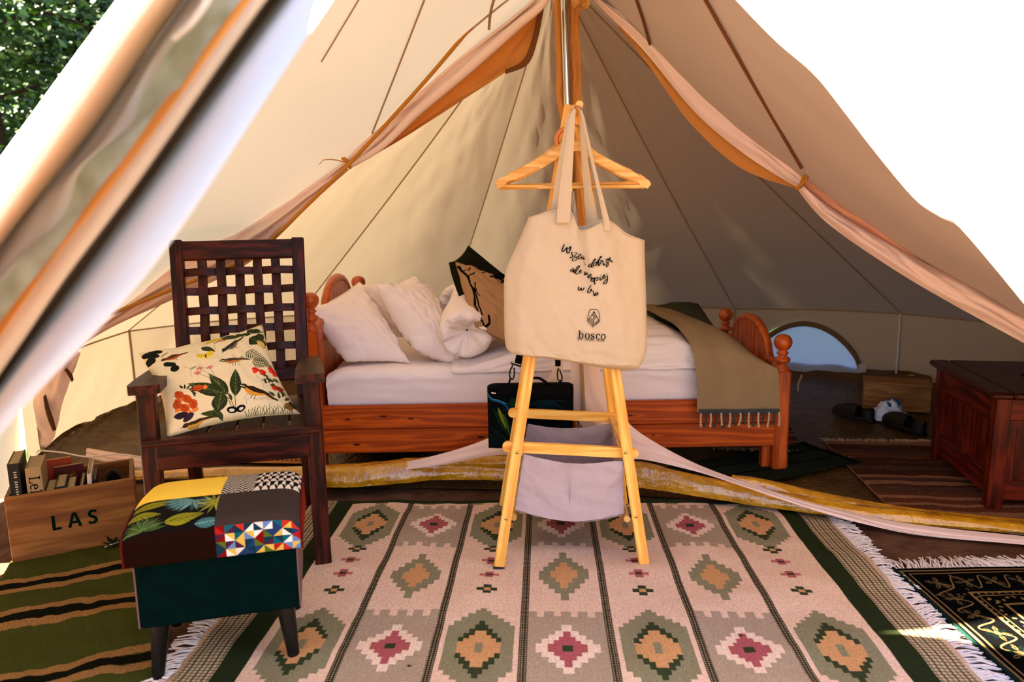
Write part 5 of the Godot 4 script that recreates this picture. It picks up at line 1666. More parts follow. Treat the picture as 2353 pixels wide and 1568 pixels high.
# ------------------------------------------------------------------ rugs
func rug_sheet(o: Node3D, n: String, w: float, d: float, y: float, wav: float, sd: int, m: Material, nu := 60, nv := 60) -> void:
	# lies in the thing's own axes: x -w/2..w/2, z 0 (far edge) .. d (near edge)
	var st := new_st()
	var nz := noise(sd, 1.0)
	var f := func(x: float, z: float) -> float:
		return y + wav * maxf(0.0, nz.get_noise_2d(x * 3.0, z * 3.0) + 0.2)
	grid(st, func(u, v):
		var x: float = lerpf(-w / 2, w / 2, u)
		var z: float = v * d
		return Vector3(x, f.call(x, z), z), nu, nv)
	for k in nv:
		for s in [-1, 1]:
			var x: float = s * w / 2
			var z0 := d * k / nv
			var z1 := d * (k + 1) / nv
			face(st, [Vector3(x, 0, z0), Vector3(x, 0, z1), Vector3(x, f.call(x, z1), z1), Vector3(x, f.call(x, z0), z0)], Vector3(0, 0, (z0 + z1) / 2))
	lpart(o, n, st, m)


func fringe(o: Node3D, a: Vector3, b: Vector3, dir: Vector3, l: float, n: int, m: Material, r := 0.0016) -> void:
	var st := new_st()
	for k in n:
		var s := (k + rng.randf()) / n
		var p := a.lerp(b, s)
		var tuft := sin(floor(s * n / 6.0) * 12.9) * 0.5
		var q := p + dir * l * rng.randf_range(0.6, 1.1) + (b - a).normalized() * (tuft * l * 0.55 + rng.randf_range(-0.3, 0.3) * l)
		q.y = 0.003 + rng.randf() * 0.004
		var mid := p.lerp(q, 0.5) + Vector3(0, rng.randf() * 0.008, 0)
		tube(st, PackedVector3Array([p, mid, q]), r, 4, false)
	var mi := lpart(o, "fringe", st, m)
	mi.set_meta("kind", "stuff")


func kilim_print() -> ImageTexture:
	# 1.98 m x 1.72 m at 500 dots a metre; x 0 in the middle, z from the far edge
	var K := 500.0
	var p := Pic.new(990, 860, Color(0.82, 0.69, 0.565))
	var box := func(cx: float, cz: float, hw: float, hh: float, c: Color) -> void:
		p.rect((cx - hw + 0.99) * K, (cz - hh) * K, hw * 2 * K, hh * 2 * K, c)
	var dia := func(cx: float, cz: float, st: Array, c: Color) -> void:
		for s in st:
			box.call(cx, cz, s[0], s[1], c)
	var olive := Color(0.50, 0.465, 0.34)
	var dgreen := Color(0.20, 0.225, 0.13)
	var gold := Color(0.74, 0.54, 0.34)
	var grey := Color(0.62, 0.535, 0.43)
	var cream := Color(0.85, 0.74, 0.62)
	var pink := Color(0.62, 0.32, 0.31)
	var lpink := Color(0.68, 0.40, 0.35)
	var cw := 0.2345
	for k in 7:
		var cx := (k - 3) * cw
		if k % 2 == 1:
			for r in 3:
				var cz: float = [0.235, 1.025, 1.80][r]
				box.call(cx, cz, cw * 0.46, 0.155, grey)
				for j in 5:
					box.call(cx + (j - 2) * 0.048, cz, 0.014, 0.185, grey)
				dia.call(cx, cz, [[0.085, 0.020], [0.068, 0.042], [0.050, 0.062], [0.032, 0.082], [0.014, 0.108]], cream)
				dia.call(cx, cz, [[0.052, 0.018], [0.036, 0.034], [0.022, 0.052], [0.010, 0.080]], pink)
				box.call(cx, cz, 0.014, 0.013, dgreen)
			dia.call(cx, 0.625, [[0.078, 0.030], [0.064, 0.056], [0.048, 0.084], [0.030, 0.110], [0.012, 0.150]], olive)
			dia.call(cx, 0.625, [[0.042, 0.024], [0.026, 0.050], [0.012, 0.082]], gold)
			dia.call(cx, 1.415, [[0.078, 0.030], [0.064, 0.056], [0.048, 0.084], [0.030, 0.110], [0.012, 0.150]], olive)
			dia.call(cx, 1.415, [[0.042, 0.024], [0.026, 0.050], [0.012, 0.082]], gold)
		else:
			for r in 3:
				var cz: float = [0.235, 1.025, 1.815][r]
				dia.call(cx, cz, [[0.092, 0.105], [0.078, 0.125], [0.060, 0.145], [0.042, 0.165], [0.022, 0.185], [0.009, 0.200]], olive)
				dia.call(cx, cz, [[0.058, 0.048], [0.046, 0.072], [0.032, 0.092], [0.018, 0.112], [0.008, 0.130]], dgreen)
				dia.call(cx, cz, [[0.058, 0.026], [0.044, 0.044], [0.030, 0.060], [0.016, 0.084]], gold)
				box.call(cx, cz, 0.010, 0.024, olive)
			var zs := [0.435, 0.525, 0.620, 0.720, 1.225, 1.315, 1.41, 1.51]
			for r in 8:
				var cz: float = zs[r]
				if r % 4 == 0 or r % 4 == 3:
					box.call(cx, cz, 0.031, 0.009, dgreen)
					box.call(cx, cz, 0.012, 0.026, dgreen)
					box.call(cx, cz, 0.010, 0.009, gold)
				else:
					box.call(cx, cz, 0.031, 0.009, lpink)
					box.call(cx, cz, 0.013, 0.022, pink)
					box.call(cx, cz, 0.010, 0.006, dgreen)
	# checked lines between the columns
	for k in 6:
		var cx := (k - 2.5) * cw
		box.call(cx, 0.86, 0.011, 0.86, Color(0.17, 0.155, 0.09))
		for j in 215:
			for q in 3:
				box.call(cx + (q - 1) * 0.0074, 0.004 + j * 0.008, 0.0021, 0.0026, Color(0.66, 0.56, 0.44))
	# green bands and checked ends
	for s in [-1.0, 1.0]:
		box.call(s * 0.855, 0.86, 0.033, 0.86, Color(0.145, 0.165, 0.085))
		box.call(s * 0.933, 0.86, 0.045, 0.86, Color(0.42, 0.37, 0.25))
		for j in 143:
			box.call(s * 0.933, j * 0.012, 0.045, 0.0032, Color(0.70, 0.60, 0.47))
		for q in 7:
			box.call(s * (0.893 + q * 0.0130), 0.86, 0.0016, 0.86, Color(0.20, 0.19, 0.11))
		box.call(s * 0.984, 0.86, 0.006, 0.86, Color(0.74, 0.62, 0.50))
	p.rect(0.10 * K, 0, 1.78 * K, 0.030 * K, Color(0.16, 0.18, 0.095))
	for q in 9:
		p.rect((0.26 + q * 0.19) * K, 0.030 * K, 0.05 * K, 0.012 * K, olive)
	p.grain(8, 0.22, 0.35, 1.0)
	return p.tex()


func stripes_print(w: int, h: int, list: Array, jag: float, sd: int, gr := 0.35) -> ImageTexture:
	# level stripes [from, to, colour] whose borders wander a little
	var p := Pic.new(w, h, list[0][2])
	var nz := noise(sd, 0.012)
	for s in list:
		for x in range(0, w, 4):
			var o := jag * nz.get_noise_2d(x, s[0] * 300.0) * h
			p.rect(x, s[0] * h + o, 4, (s[1] - s[0]) * h, s[2])
	p.grain(sd, gr, 0.25, 0.8)
	return p.tex()


func oriental_print() -> ImageTexture:
	var p := Pic.new(640, 640, Color(0.012, 0.014, 0.012))
	var tan := Color(0.42, 0.33, 0.19)
	var grn := Color(0.02, 0.07, 0.05)
	var r := RandomNumberGenerator.new()
	r.seed = 12
	# border bands run round the rug
	for b in [[8, 14], [22, 26], [104, 110], [118, 121], [150, 156]]:
		for k in range(b[0], 640, 1):
			pass
		p.rect(b[0], b[0], 640, b[1] - b[0], tan)
		p.rect(b[0], b[0], b[1] - b[0], 640, tan)
	for k in range(0, 46):
		for e in 2:
			var a := 34.0 + k * 15.0
			var q := Vector2(a, 112.0) if e == 0 else Vector2(112.0, a)
			p.blob(q.x, q.y, 4, 2, k, tan)
	# scrolling vines inside the border
	for k in 10:
		for e in 2:
			var c := Vector2(66 + k * 62, 64) if e == 0 else Vector2(64, 66 + k * 62)
			for j in 9:
				var a := j * TAU / 9 + k
				p.leaf(c.x + cos(a) * 7, c.y + sin(a) * 7, 21, 9, a, tan if j % 2 else grn, Color(0.012, 0.014, 0.012))
			p.blob(c.x, c.y, 7, 7, 0, Color(0.30, 0.24, 0.14))
			var d := Vector2(31, 0) if e == 0 else Vector2(0, 31)
			var nrm := Vector2(0, 1) if e == 0 else Vector2(1, 0)
			var pts := []
			for j in 13:
				var s := j / 12.0
				pts.append(c + d * 2.0 * s + nrm * sin(s * TAU) * 26.0)
			p.curve(pts, 3.5, tan)
	for k in 40:
		var a := Vector2(132 + k * 14.0, 134 + 7.0 * sin(k * 1.3))
		p.blob(a.x, a.y, 5, 3, k, tan)
		p.blob(a.y, a.x, 3, 5, k, tan)
	# centre field with a stepped medallion outline
	var edge := [Vector2(640, 232), Vector2(560, 232), Vector2(540, 262), Vector2(470, 268), Vector2(440, 300), Vector2(360, 306), Vector2(330, 350), Vector2(300, 360), Vector2(288, 440), Vector2(262, 470), Vector2(256, 560), Vector2(230, 590), Vector2(230, 640)]
	p.curve(edge, 5, tan)
	for k in edge.size() - 1:
		for j in 5:
			var q: Vector2 = edge[k].lerp(edge[k + 1], j / 5.0) + Vector2(16, 14)
			p.blob(q.x, q.y, 6, 4, j, Color(0.03, 0.10, 0.09))
	for k in 70:
		var q := Vector2(r.randf_range(168, 630), r.randf_range(168, 630))
		if absf(q.x - q.y) > 60 or q.x < 250:
			for j in 5:
				p.leaf(q.x, q.y, 15, 6, j * TAU / 5 + k, tan if q.x + q.y < 620 else grn, Color(0.012, 0.014, 0.012))
	p.grain(14, 0.3)
	return p.tex()


func rugs() -> void:
	var bump := M.weave as Texture2D
	var a := thing("kilim_rug", "large pale kilim rug with green medallions and pink flowers in the middle of the floor", "rug", Vector3(0.178, 0.004, -2.80), -2.6)
	var km := mat(Color.WHITE, 0.95, {"tex": kilim_print(), "spec": 0.1})
	rug_sheet(a, "woven_field", 1.98, 1.72, 0.006, 0.012, 501, km, 90, 80)
	fringe(a, Vector3(0.985, 0.006, 0.12), Vector3(0.985, 0.006, 1.70), Vector3(1, 0, 0), 0.072, 420, M.fringe_white, 0.0022)
	fringe(a, Vector3(-0.985, 0.006, 0.12), Vector3(-0.985, 0.006, 1.70), Vector3(-1, 0, 0), 0.072, 420, M.fringe_white, 0.0022)
	# green striped rag rug, lower left
	var g := Color(0.23, 0.24, 0.09)
	var d := Color(0.06, 0.06, 0.028)
	var t := Color(0.52, 0.38, 0.21)
	var grl := [[0.0, 0.14, g], [0.14, 0.17, t], [0.17, 0.205, d], [0.205, 0.235, t], [0.235, 0.35, g], [0.35, 0.38, t], [0.38, 0.42, d], [0.42, 0.455, t], [0.455, 0.66, g], [0.66, 0.69, t], [0.69, 0.725, d], [0.725, 0.755, t], [0.755, 0.86, g], [0.86, 0.885, t], [0.885, 0.915, d], [0.915, 0.94, t], [0.94, 1.0, g]]
	var gr := thing("striped_rug", "green rag rug with dark and tan stripes at the lower left", "rug", Vector3(-1.47, 0.004, -2.44), 22.0)
	rug_sheet(gr, "woven_field", 0.50, 1.15, 0.007, 0.016, 502, mat(Color.WHITE, 0.95, {"tex": stripes_print(384, 640, grl, 0.014, 503), "spec": 0.1}), 40, 70)
	# dark patterned rug, lower right
	var pr := thing("oriental_rug", "black and tan patterned rug with a white fringe at the lower right", "rug", Vector3(1.62, 0.004, -2.185), 0.0)
	rug_sheet(pr, "pile_field", 0.86, 0.95, 0.006, 0.006, 504, mat(Color.WHITE, 0.95, {"tex": oriental_print(), "spec": 0.1}), 40, 40)
	fringe(pr, Vector3(-0.45, 0.006, 0.0), Vector3(0.43, 0.006, 0.0), Vector3(0, 0, -1), 0.075, 190, M.fringe_white, 0.0024)
	var st := new_st()
	tube(st, PackedVector3Array([Vector3(-0.43, 0.007, 0.0), Vector3(-0.43, 0.007, 0.95)]), 0.006, 6)
	lpart(pr, "edge_binding", st, mat(Color(0.01, 0.10, 0.08), 0.9))
	# rag rugs inside the sleeping tent
	var rl := []
	var rr := RandomNumberGenerator.new()
	rr.seed = 4
	var y := 0.0
	var cols := [Color(0.36, 0.20, 0.12), Color(0.27, 0.15, 0.10), Color(0.52, 0.36, 0.25), Color(0.30, 0.20, 0.16)]
	while y < 1.0:
		var w := rr.randf_range(0.015, 0.055)
		rl.append([y, minf(1.0, y + w), cols[rr.randi() % 4]])
		y += w
	var rag := mat(Color.WHITE, 0.95, {"tex": stripes_print(256, 512, rl, 0.012, 505, 0.5), "spec": 0.1})
	var r1 := thing("rag_rug", "reddish beige striped rag rug in front of the wooden chest", "rug", Vector3(1.80, 0.012, -3.47), -7.0)
	rug_sheet(r1, "woven_field", 0.56, 0.95, 0.007, 0.008, 506, rag, 30, 50)
	fringe(r1, Vector3(-0.28, 0.006, 0.0), Vector3(0.28, 0.006, 0.0), Vector3(0, 0, -1), 0.05, 90, M.fringe_cream, 0.003)
	var r2 := thing("rag_rug", "small reddish beige rag rug beside the bed's foot post", "rug", Vector3(1.30, 0.012, -4.05), -12.0)
	rug_sheet(r2, "woven_field", 0.42, 0.66, 0.006, 0.006, 507, rag, 24, 40)
	fringe(r2, Vector3(-0.20, 0.006, 0.66), Vector3(0.21, 0.006, 0.66), Vector3(0, 0, 1), 0.05, 60, M.fringe_cream, 0.003)
	var dg := [[0.0, 0.3, Color(0.12, 0.14, 0.10)], [0.3, 0.34, Color(0.05, 0.06, 0.05)], [0.34, 0.62, Color(0.13, 0.15, 0.11)], [0.62, 0.66, Color(0.05, 0.06, 0.05)], [0.66, 1.0, Color(0.12, 0.14, 0.10)]]
	var r3 := thing("dark_rug", "dark green fringed rug half under the bed's foot post", "rug", Vector3(1.02, 0.014, -3.30), 24.0)
	rug_sheet(r3, "woven_field", 0.80, 0.34, 0.008, 0.010, 508, mat(Color.WHITE, 0.95, {"tex": stripes_print(256, 128, dg, 0.02, 509), "spec": 0.1}), 40, 24)
	fringe(r3, Vector3(0.40, 0.006, 0.0), Vector3(0.40, 0.006, 0.34), Vector3(1, 0, 0), 0.035, 60, mat(Color(0.03, 0.04, 0.03), 0.95), 0.004)
	# bedside rug with black dashes, seen under the armchair
	var dp := Pic.new(256, 192, Color(0.62, 0.42, 0.24))
	for j in 12:
		if j % 4 != 3:
			for i in 22:
				dp.blob(6 + i * 12 + (j % 2) * 5, 8 + j * 16, 4.5, 4, 0.3, Color(0.03, 0.02, 0.015))
	dp.grain(3, 0.2)
	var r4 := thing("dash_rug", "tan bedside rug with rows of black dashes, seen beneath the armchair", "rug", Vector3(-1.19, 0.012, -3.66), -6.0)
	rug_sheet(r4, "woven_field", 0.48, 0.34, 0.006, 0.006, 510, mat(Color.WHITE, 0.95, {"tex": dp.tex(), "spec": 0.1}), 24, 20)


# ------------------------------------------------------------------ clothes stand with what hangs on it
func clothes_stand() -> void:
	var s := thing("clothes_stand", "light bamboo folding clothes stand with a cloth laundry sling", "clothes stand", Vector3(0.185, 0, -2.49))
	var o := s.position
	var B: Material = M.bamboo
	var feet := [Vector3(-0.055, 0.013, -2.238), Vector3(0.414, 0.013, -2.238), Vector3(-0.045, 0.013, -2.754), Vector3(0.425, 0.013, -2.754)]
	var tops := [Vector3(0.198, 1.478, -2.466), Vector3(0.216, 1.478, -2.466), Vector3(0.192, 1.44, -2.500), Vector3(0.226, 1.44, -2.500)]
	for k in 4:
		bar(s, "leg", feet[k] - o, tops[k] - o, 0.034, 0.020, Vector3(0, 0, 1), B, 0.004)
		var st0 := new_st(false)
		cbox(st0, Transform3D(Basis.IDENTITY, feet[k] - o + Vector3(0, 0.001, 0)), Vector3(0.036, 0.004, 0.024), 0.001)
		lpart(s, "foot_pad", st0, M.black_plastic)
	for r in [[Vector3(-0.020, 0.391, -2.318), Vector3(0.388, 0.362, -2.318), 0.034], [Vector3(-0.002, 0.412, -2.664), Vector3(0.392, 0.386, -2.664), 0.034]]:
		var st1 := new_st()
		var p := smooth_path([r[0] - o, r[1] - o], 2)
		# a flat rail with rounded ends
		var ax: Vector3 = (r[1] - r[0]).normalized()
		var upv := Vector3(0, 0, 1).cross(ax).normalized()
		var out := []
		for k in 9:
			var a := PI / 2 + PI * k / 8.0
			out.append(r[0] - o + ax * cos(a) * 0.017 + upv * sin(a) * 0.017)
		for k in 9:
			var a := -PI / 2 + PI * k / 8.0
			out.append(r[1] - o + ax * cos(a) * 0.017 + upv * sin(a) * 0.017)
		st1.set_smooth_group(-1)
		var mid: Vector3 = (r[0] + r[1]) / 2.0 - o
		for z in [-0.008, 0.008]:
			face(st1, out.map(func(q): return q + Vector3(0, 0, z)), mid)
		for k in out.size():
			var q0: Vector3 = out[k]
			var q1: Vector3 = out[(k + 1) % out.size()]
			face(st1, [q0 + Vector3(0, 0, -0.008), q1 + Vector3(0, 0, -0.008), q1 + Vector3(0, 0, 0.008), q0 + Vector3(0, 0, 0.008)], mid)
		lpart(s, "cross_rail", st1, B)
	# pegs at the top
	var st := new_st()
	rod(st, Vector3(0.216, 1.446, -2.50) - o, Vector3(0.212, 1.452, -2.275) - o, 0.0115, 16)
	lpart(s, "peg", st, M.hanger_wood)
	st = new_st()
	rod(st, Vector3(0.19, 1.372, -2.43) - o, Vector3(0.178, 1.372, -2.42) - o, 0.010, 12)
	lpart(s, "peg", st, M.hanger_wood)
	for q in [Vector3(0.010, 0.380, -2.262), Vector3(0.358, 0.374, -2.262), Vector3(-0.029, 0.169, -2.240), Vector3(0.389, 0.169, -2.240)]:
		st = new_st()
		var leg_z: float = lerpf(-2.238, -2.466, q.y / 1.478) + 0.0105
		lathe(st, [Vector2(0.0, 0.0), Vector2(0.0052, 0.0), Vector2(0.0062, -0.0008), Vector2(0.0062, -0.002), Vector2(0.0, -0.002)], Vector3.ZERO, 14)
		var mi := lpart(s, "screw", st, M.brass)
		mi.transform = Transform3D(Basis(Vector3.RIGHT, PI / 2), Vector3(q.x, q.y, leg_z + 0.002) - o)
	# dowels that carry the sling, and the sling itself
	var dl := [[Vector3(0.018, 0.372, -2.30), Vector3(0.035, 0.384, -2.66)], [Vector3(0.372, 0.352, -2.300), Vector3(0.364, 0.385, -2.662)], [Vector3(-0.005, 0.158, -2.290), Vector3(0.02, 0.158, -2.70)], [Vector3(0.364, 0.152, -2.275), Vector3(0.372, 0.152, -2.70)]]
	for q in dl:
		st = new_st()
		rod(st, q[0] - o, q[1] - o, 0.0105, 12)
		lpart(s, "dowel", st, M.hanger_wood)
	var fr := [Vector3(0.032, 0.369, -2.302) - o, Vector3(0.351, 0.343, -2.302) - o, Vector3(0.356, 0.166, -2.292) - o, Vector3(-0.000, 0.187, -2.292) - o]
	var bk := [Vector3(0.053, 0.373, -2.650) - o, Vector3(0.362, 0.371, -2.650) - o, Vector3(0.372, 0.158, -2.69) - o, Vector3(0.02, 0.158, -2.69) - o]
	var nz := noise(601, 1.0)
	for e in 2:
		var c: Array = fr if e == 0 else bk
		st = new_st()
		grid(st, func(u, v):
			var p: Vector3 = c[0].lerp(c[1], u).lerp(c[3].lerp(c[2], u), v)
			var sag := sin(PI * u)
			p.y += lerpf(-0.020, -0.030, v) * sag * (1.0 if v < 0.5 or e == 0 else 0.6)
			var fold: float = 0.012 * exp(-pow((u * 0.9 + v * 0.35 - 0.92) / 0.06, 2.0)) * (1.0 - v)
			p.z += (0.012 * sag * v + 0.006 * nz.get_noise_2d(u * 4.0, v * 3.0 + e * 7.0)) * (1.0 if e == 0 else -1.0) + fold
			return p, 40, 26)
		lpart(s, "sling_panel", st, M.lilac_linen)
	for e in 2:
		st = new_st()
		grid(st, func(u, v):
			var a: Vector3 = fr[e].lerp(bk[e], u)
			var b: Vector3 = fr[3 - e].lerp(bk[3 - e], u)
			return a.lerp(b, v) + Vector3(0.006 * nz.get_noise_2d(u * 4.0, v * 4.0 + 3.0), 0, 0), 16, 14)
		lpart(s, "sling_side", st, M.lilac_linen)
	st = new_st()
	grid(st, func(u, v):
		var p: Vector3 = fr[3].lerp(fr[2], u).lerp(bk[3].lerp(bk[2], u), v)
		return p + Vector3(0, -0.034 * sin(PI * u) + 0.006 * nz.get_noise_2d(u * 5.0, v * 5.0), 0.008 * (1.0 - v)), 30, 20)
	lpart(s, "sling_base", st, M.lilac_linen)
	st = new_st(false)
	cbox(st, Transform3D(Basis.IDENTITY, Vector3(0.179, 0.260, -2.288) - o), Vector3(0.0016, 0.17, 0.003), 0.0005)
	lpart(s, "sling_seam", st, M.fringe_cream)


func bag_z(p: Vector3) -> float:
	# how far the tote bag's front stands out at a place (world x, y)
	var cx := (p.x - 0.20) / 0.24
	var cy := (p.y - 0.84) / 0.24
	var z := -2.272 + 0.030 * (1.0 - clampf(cx * cx, 0, 1)) * smoothstep(1.35, 0.2, absf(cy)) 
	z += 0.010 * sin((p.x * 34.0 + (p.y - 1.1) * 9.0)) * smoothstep(0.72, 1.1, p.y)
	# a soft fold that runs down from the dip between the handles
	var fx := 0.214 + (1.08 - p.y) * 0.075
	z -= 0.016 * exp(-pow((p.x - fx) / 0.013, 2.0)) * smoothstep(0.84, 0.98, p.y)
	z += 0.006 * sin((p.x - 0.30) * 60.0 + p.y * 8.0) * smoothstep(0.20, 0.36, p.x)
	return z


func tote_bag() -> void:
	var t := thing("tote_bag", "cream cotton tote bag with black print hanging from the stand's top peg", "tote bag", Vector3(0.198, 0.662, -2.290))
	var L := smooth_path([Vector3(0.057, 1.123, -2.280), Vector3(0.023, 1.046, -2.280), Vector3(-0.017, 0.957, -2.280), Vector3(-0.023, 0.852, -2.280), Vector3(-0.021, 0.726, -2.280), Vector3(0.001, 0.702, -2.280)], 30)
	var R := smooth_path([Vector3(0.416, 1.046, -2.280), Vector3(0.418, 0.986, -2.280), Vector3(0.421, 0.919, -2.280), Vector3(0.426, 0.787, -2.280), Vector3(0.424, 0.694, -2.280), Vector3(0.400, 0.645, -2.280)], 30)
	var T := smooth_path([Vector3(0.057, 1.123, -2.280), Vector3(0.091, 1.132, -2.280), Vector3(0.125, 1.141, -2.280), Vector3(0.157, 1.144, -2.280), Vector3(0.185, 1.137, -2.280), Vector3(0.199, 1.106, -2.280), Vector3(0.210, 1.084, -2.280), Vector3(0.236, 1.085, -2.280), Vector3(0.260, 1.096, -2.280), Vector3(0.284, 1.105, -2.280), Vector3(0.312, 1.104, -2.280), Vector3(0.356, 1.069, -2.280), Vector3(0.416, 1.046, -2.280)], 40)
	var Bt := smooth_path([Vector3(0.001, 0.702, -2.280), Vector3(0.065, 0.689, -2.280), Vector3(0.132, 0.680, -2.280), Vector3(0.208, 0.666, -2.280), Vector3(0.291, 0.648, -2.280), Vector3(0.365, 0.640, -2.280), Vector3(0.400, 0.645, -2.280)], 30)
	var nz := noise(611, 1.0)
	var outline := func(u: float, v: float) -> Vector3:
		var p := samp(T, u).lerp(samp(Bt, u), v) + samp(L, v).lerp(samp(R, v), u)
		return p - (T[0].lerp(T[T.size() - 1], u).lerp(Bt[0].lerp(Bt[Bt.size() - 1], u), v))
	var st := new_st()
	grid(st, func(u, v):
		var p: Vector3 = outline.call(u, v)
		var e := minf(minf(u, 1.0 - u) * 9.0, (1.0 - v) * 9.0)
		var k := pow(clampf(e, 0.0, 1.0), 0.5)
		p.z = lerpf(-2.312, bag_z(p) + 0.004 * nz.get_noise_2d(u * 9.0, v * 9.0), k)
		return p, 70, 70)
	wpart(t, "front_panel", st, M.cotton)
	st = new_st()
	grid(st, func(u, v):
		var p: Vector3 = outline.call(1.0 - u, v)
		var e := minf(minf(u, 1.0 - u) * 9.0, (1.0 - v) * 9.0)
		var k := pow(clampf(e, 0.0, 1.0), 0.5)
		p.z = lerpf(-2.312, -2.328 - 0.012 * v + 0.004 * nz.get_noise_2d(u * 7.0 + 4.0, v * 7.0), k)
		p.y += 0.014 * (1.0 - v) * sin(PI * u)
		return p, 40, 40)
	wpart(t, "back_panel", st, M.cotton)
	# hem along the top edge
	st = new_st()
	tube(st, PackedVector3Array(range(41).map(func(i):
		var p := samp(T, i / 40.0)
		p.z = lerpf(-2.312, bag_z(p), pow(clampf(minf(i, 40 - i) / 4.0, 0, 1), 0.5))
		return p)), 0.0022, 6)
	wpart(t, "hem", st, M.cotton)
	# four runs of handle, over the peg
	var H := [
		[[Vector3(0.141, 1.107, -2.265), Vector3(0.144, 1.149, -2.265), Vector3(0.156, 1.251, -2.265), Vector3(0.169, 1.339, -2.265), Vector3(0.178, 1.408, -2.265), Vector3(0.191, 1.439, -2.265)], [Vector3(0.180, 1.107, -2.260), Vector3(0.183, 1.138, -2.260), Vector3(0.189, 1.250, -2.260), Vector3(0.194, 1.338, -2.260), Vector3(0.197, 1.395, -2.260), Vector3(0.200, 1.435, -2.260)]],
		[[Vector3(0.282, 1.082, -2.262), Vector3(0.282, 1.106, -2.262), Vector3(0.263, 1.198, -2.262), Vector3(0.243, 1.287, -2.262), Vector3(0.224, 1.376, -2.262), Vector3(0.214, 1.423, -2.262), Vector3(0.201, 1.442, -2.262)], [Vector3(0.301, 1.081, -2.258), Vector3(0.301, 1.106, -2.258), Vector3(0.276, 1.198, -2.258), Vector3(0.253, 1.287, -2.258), Vector3(0.233, 1.375, -2.258), Vector3(0.222, 1.422, -2.258), Vector3(0.208, 1.441, -2.258)]],
		[[Vector3(0.124, 1.123, -2.345), Vector3(0.127, 1.143, -2.345), Vector3(0.146, 1.256, -2.345), Vector3(0.163, 1.347, -2.345), Vector3(0.178, 1.422, -2.345), Vector3(0.193, 1.450, -2.345)], [Vector3(0.152, 1.123, -2.345), Vector3(0.155, 1.144, -2.345), Vector3(0.167, 1.256, -2.345), Vector3(0.179, 1.347, -2.345), Vector3(0.187, 1.422, -2.345), Vector3(0.200, 1.450, -2.345)]],
		[[Vector3(0.243, 1.067, -2.345), Vector3(0.240, 1.095, -2.345), Vector3(0.231, 1.202, -2.345), Vector3(0.224, 1.294, -2.345), Vector3(0.220, 1.385, -2.345), Vector3(0.216, 1.439, -2.345), Vector3(0.206, 1.452, -2.345)], [Vector3(0.280, 1.067, -2.340), Vector3(0.278, 1.094, -2.340), Vector3(0.257, 1.201, -2.340), Vector3(0.245, 1.293, -2.340), Vector3(0.233, 1.385, -2.340), Vector3(0.227, 1.439, -2.340), Vector3(0.216, 1.452, -2.340)]]]
	for h in H:
		st = new_st()
		band(st, h[0], h[1], Vector3(0, 0, 1), 0.004, 0.0, 1.0, 30, 5)
		wpart(t, "handle", st, M.cotton)
	st = new_st()
	band(st, [Vector3(0.191, 1.450, -2.345), Vector3(0.198, 1.456, -2.345), Vector3(0.207, 1.459, -2.345), Vector3(0.218, 1.456, -2.345), Vector3(0.224, 1.450, -2.345)], [Vector3(0.182, 1.434, -2.258), Vector3(0.189, 1.443, -2.258), Vector3(0.199, 1.445, -2.258), Vector3(0.211, 1.442, -2.258), Vector3(0.220, 1.432, -2.258)], Vector3(0, 1, 0), 0.002, 0.0, 1.0, 16, 6)
	wpart(t, "handle_loop", st, M.cotton)
	st = new_st(false)
	for q in [[Vector3(0.162, 1.123, -2.258), 0.036], [Vector3(0.290, 1.092, -2.255), 0.020]]:
		cbox(st, Transform3D(Basis.IDENTITY, Vector3(q[0].x, q[0].y - 0.006, bag_z(q[0]) + 0.002)), Vector3(q[1], 0.030, 0.003), 0.001)
	wpart(t, "stitched_tab", st, M.cotton)
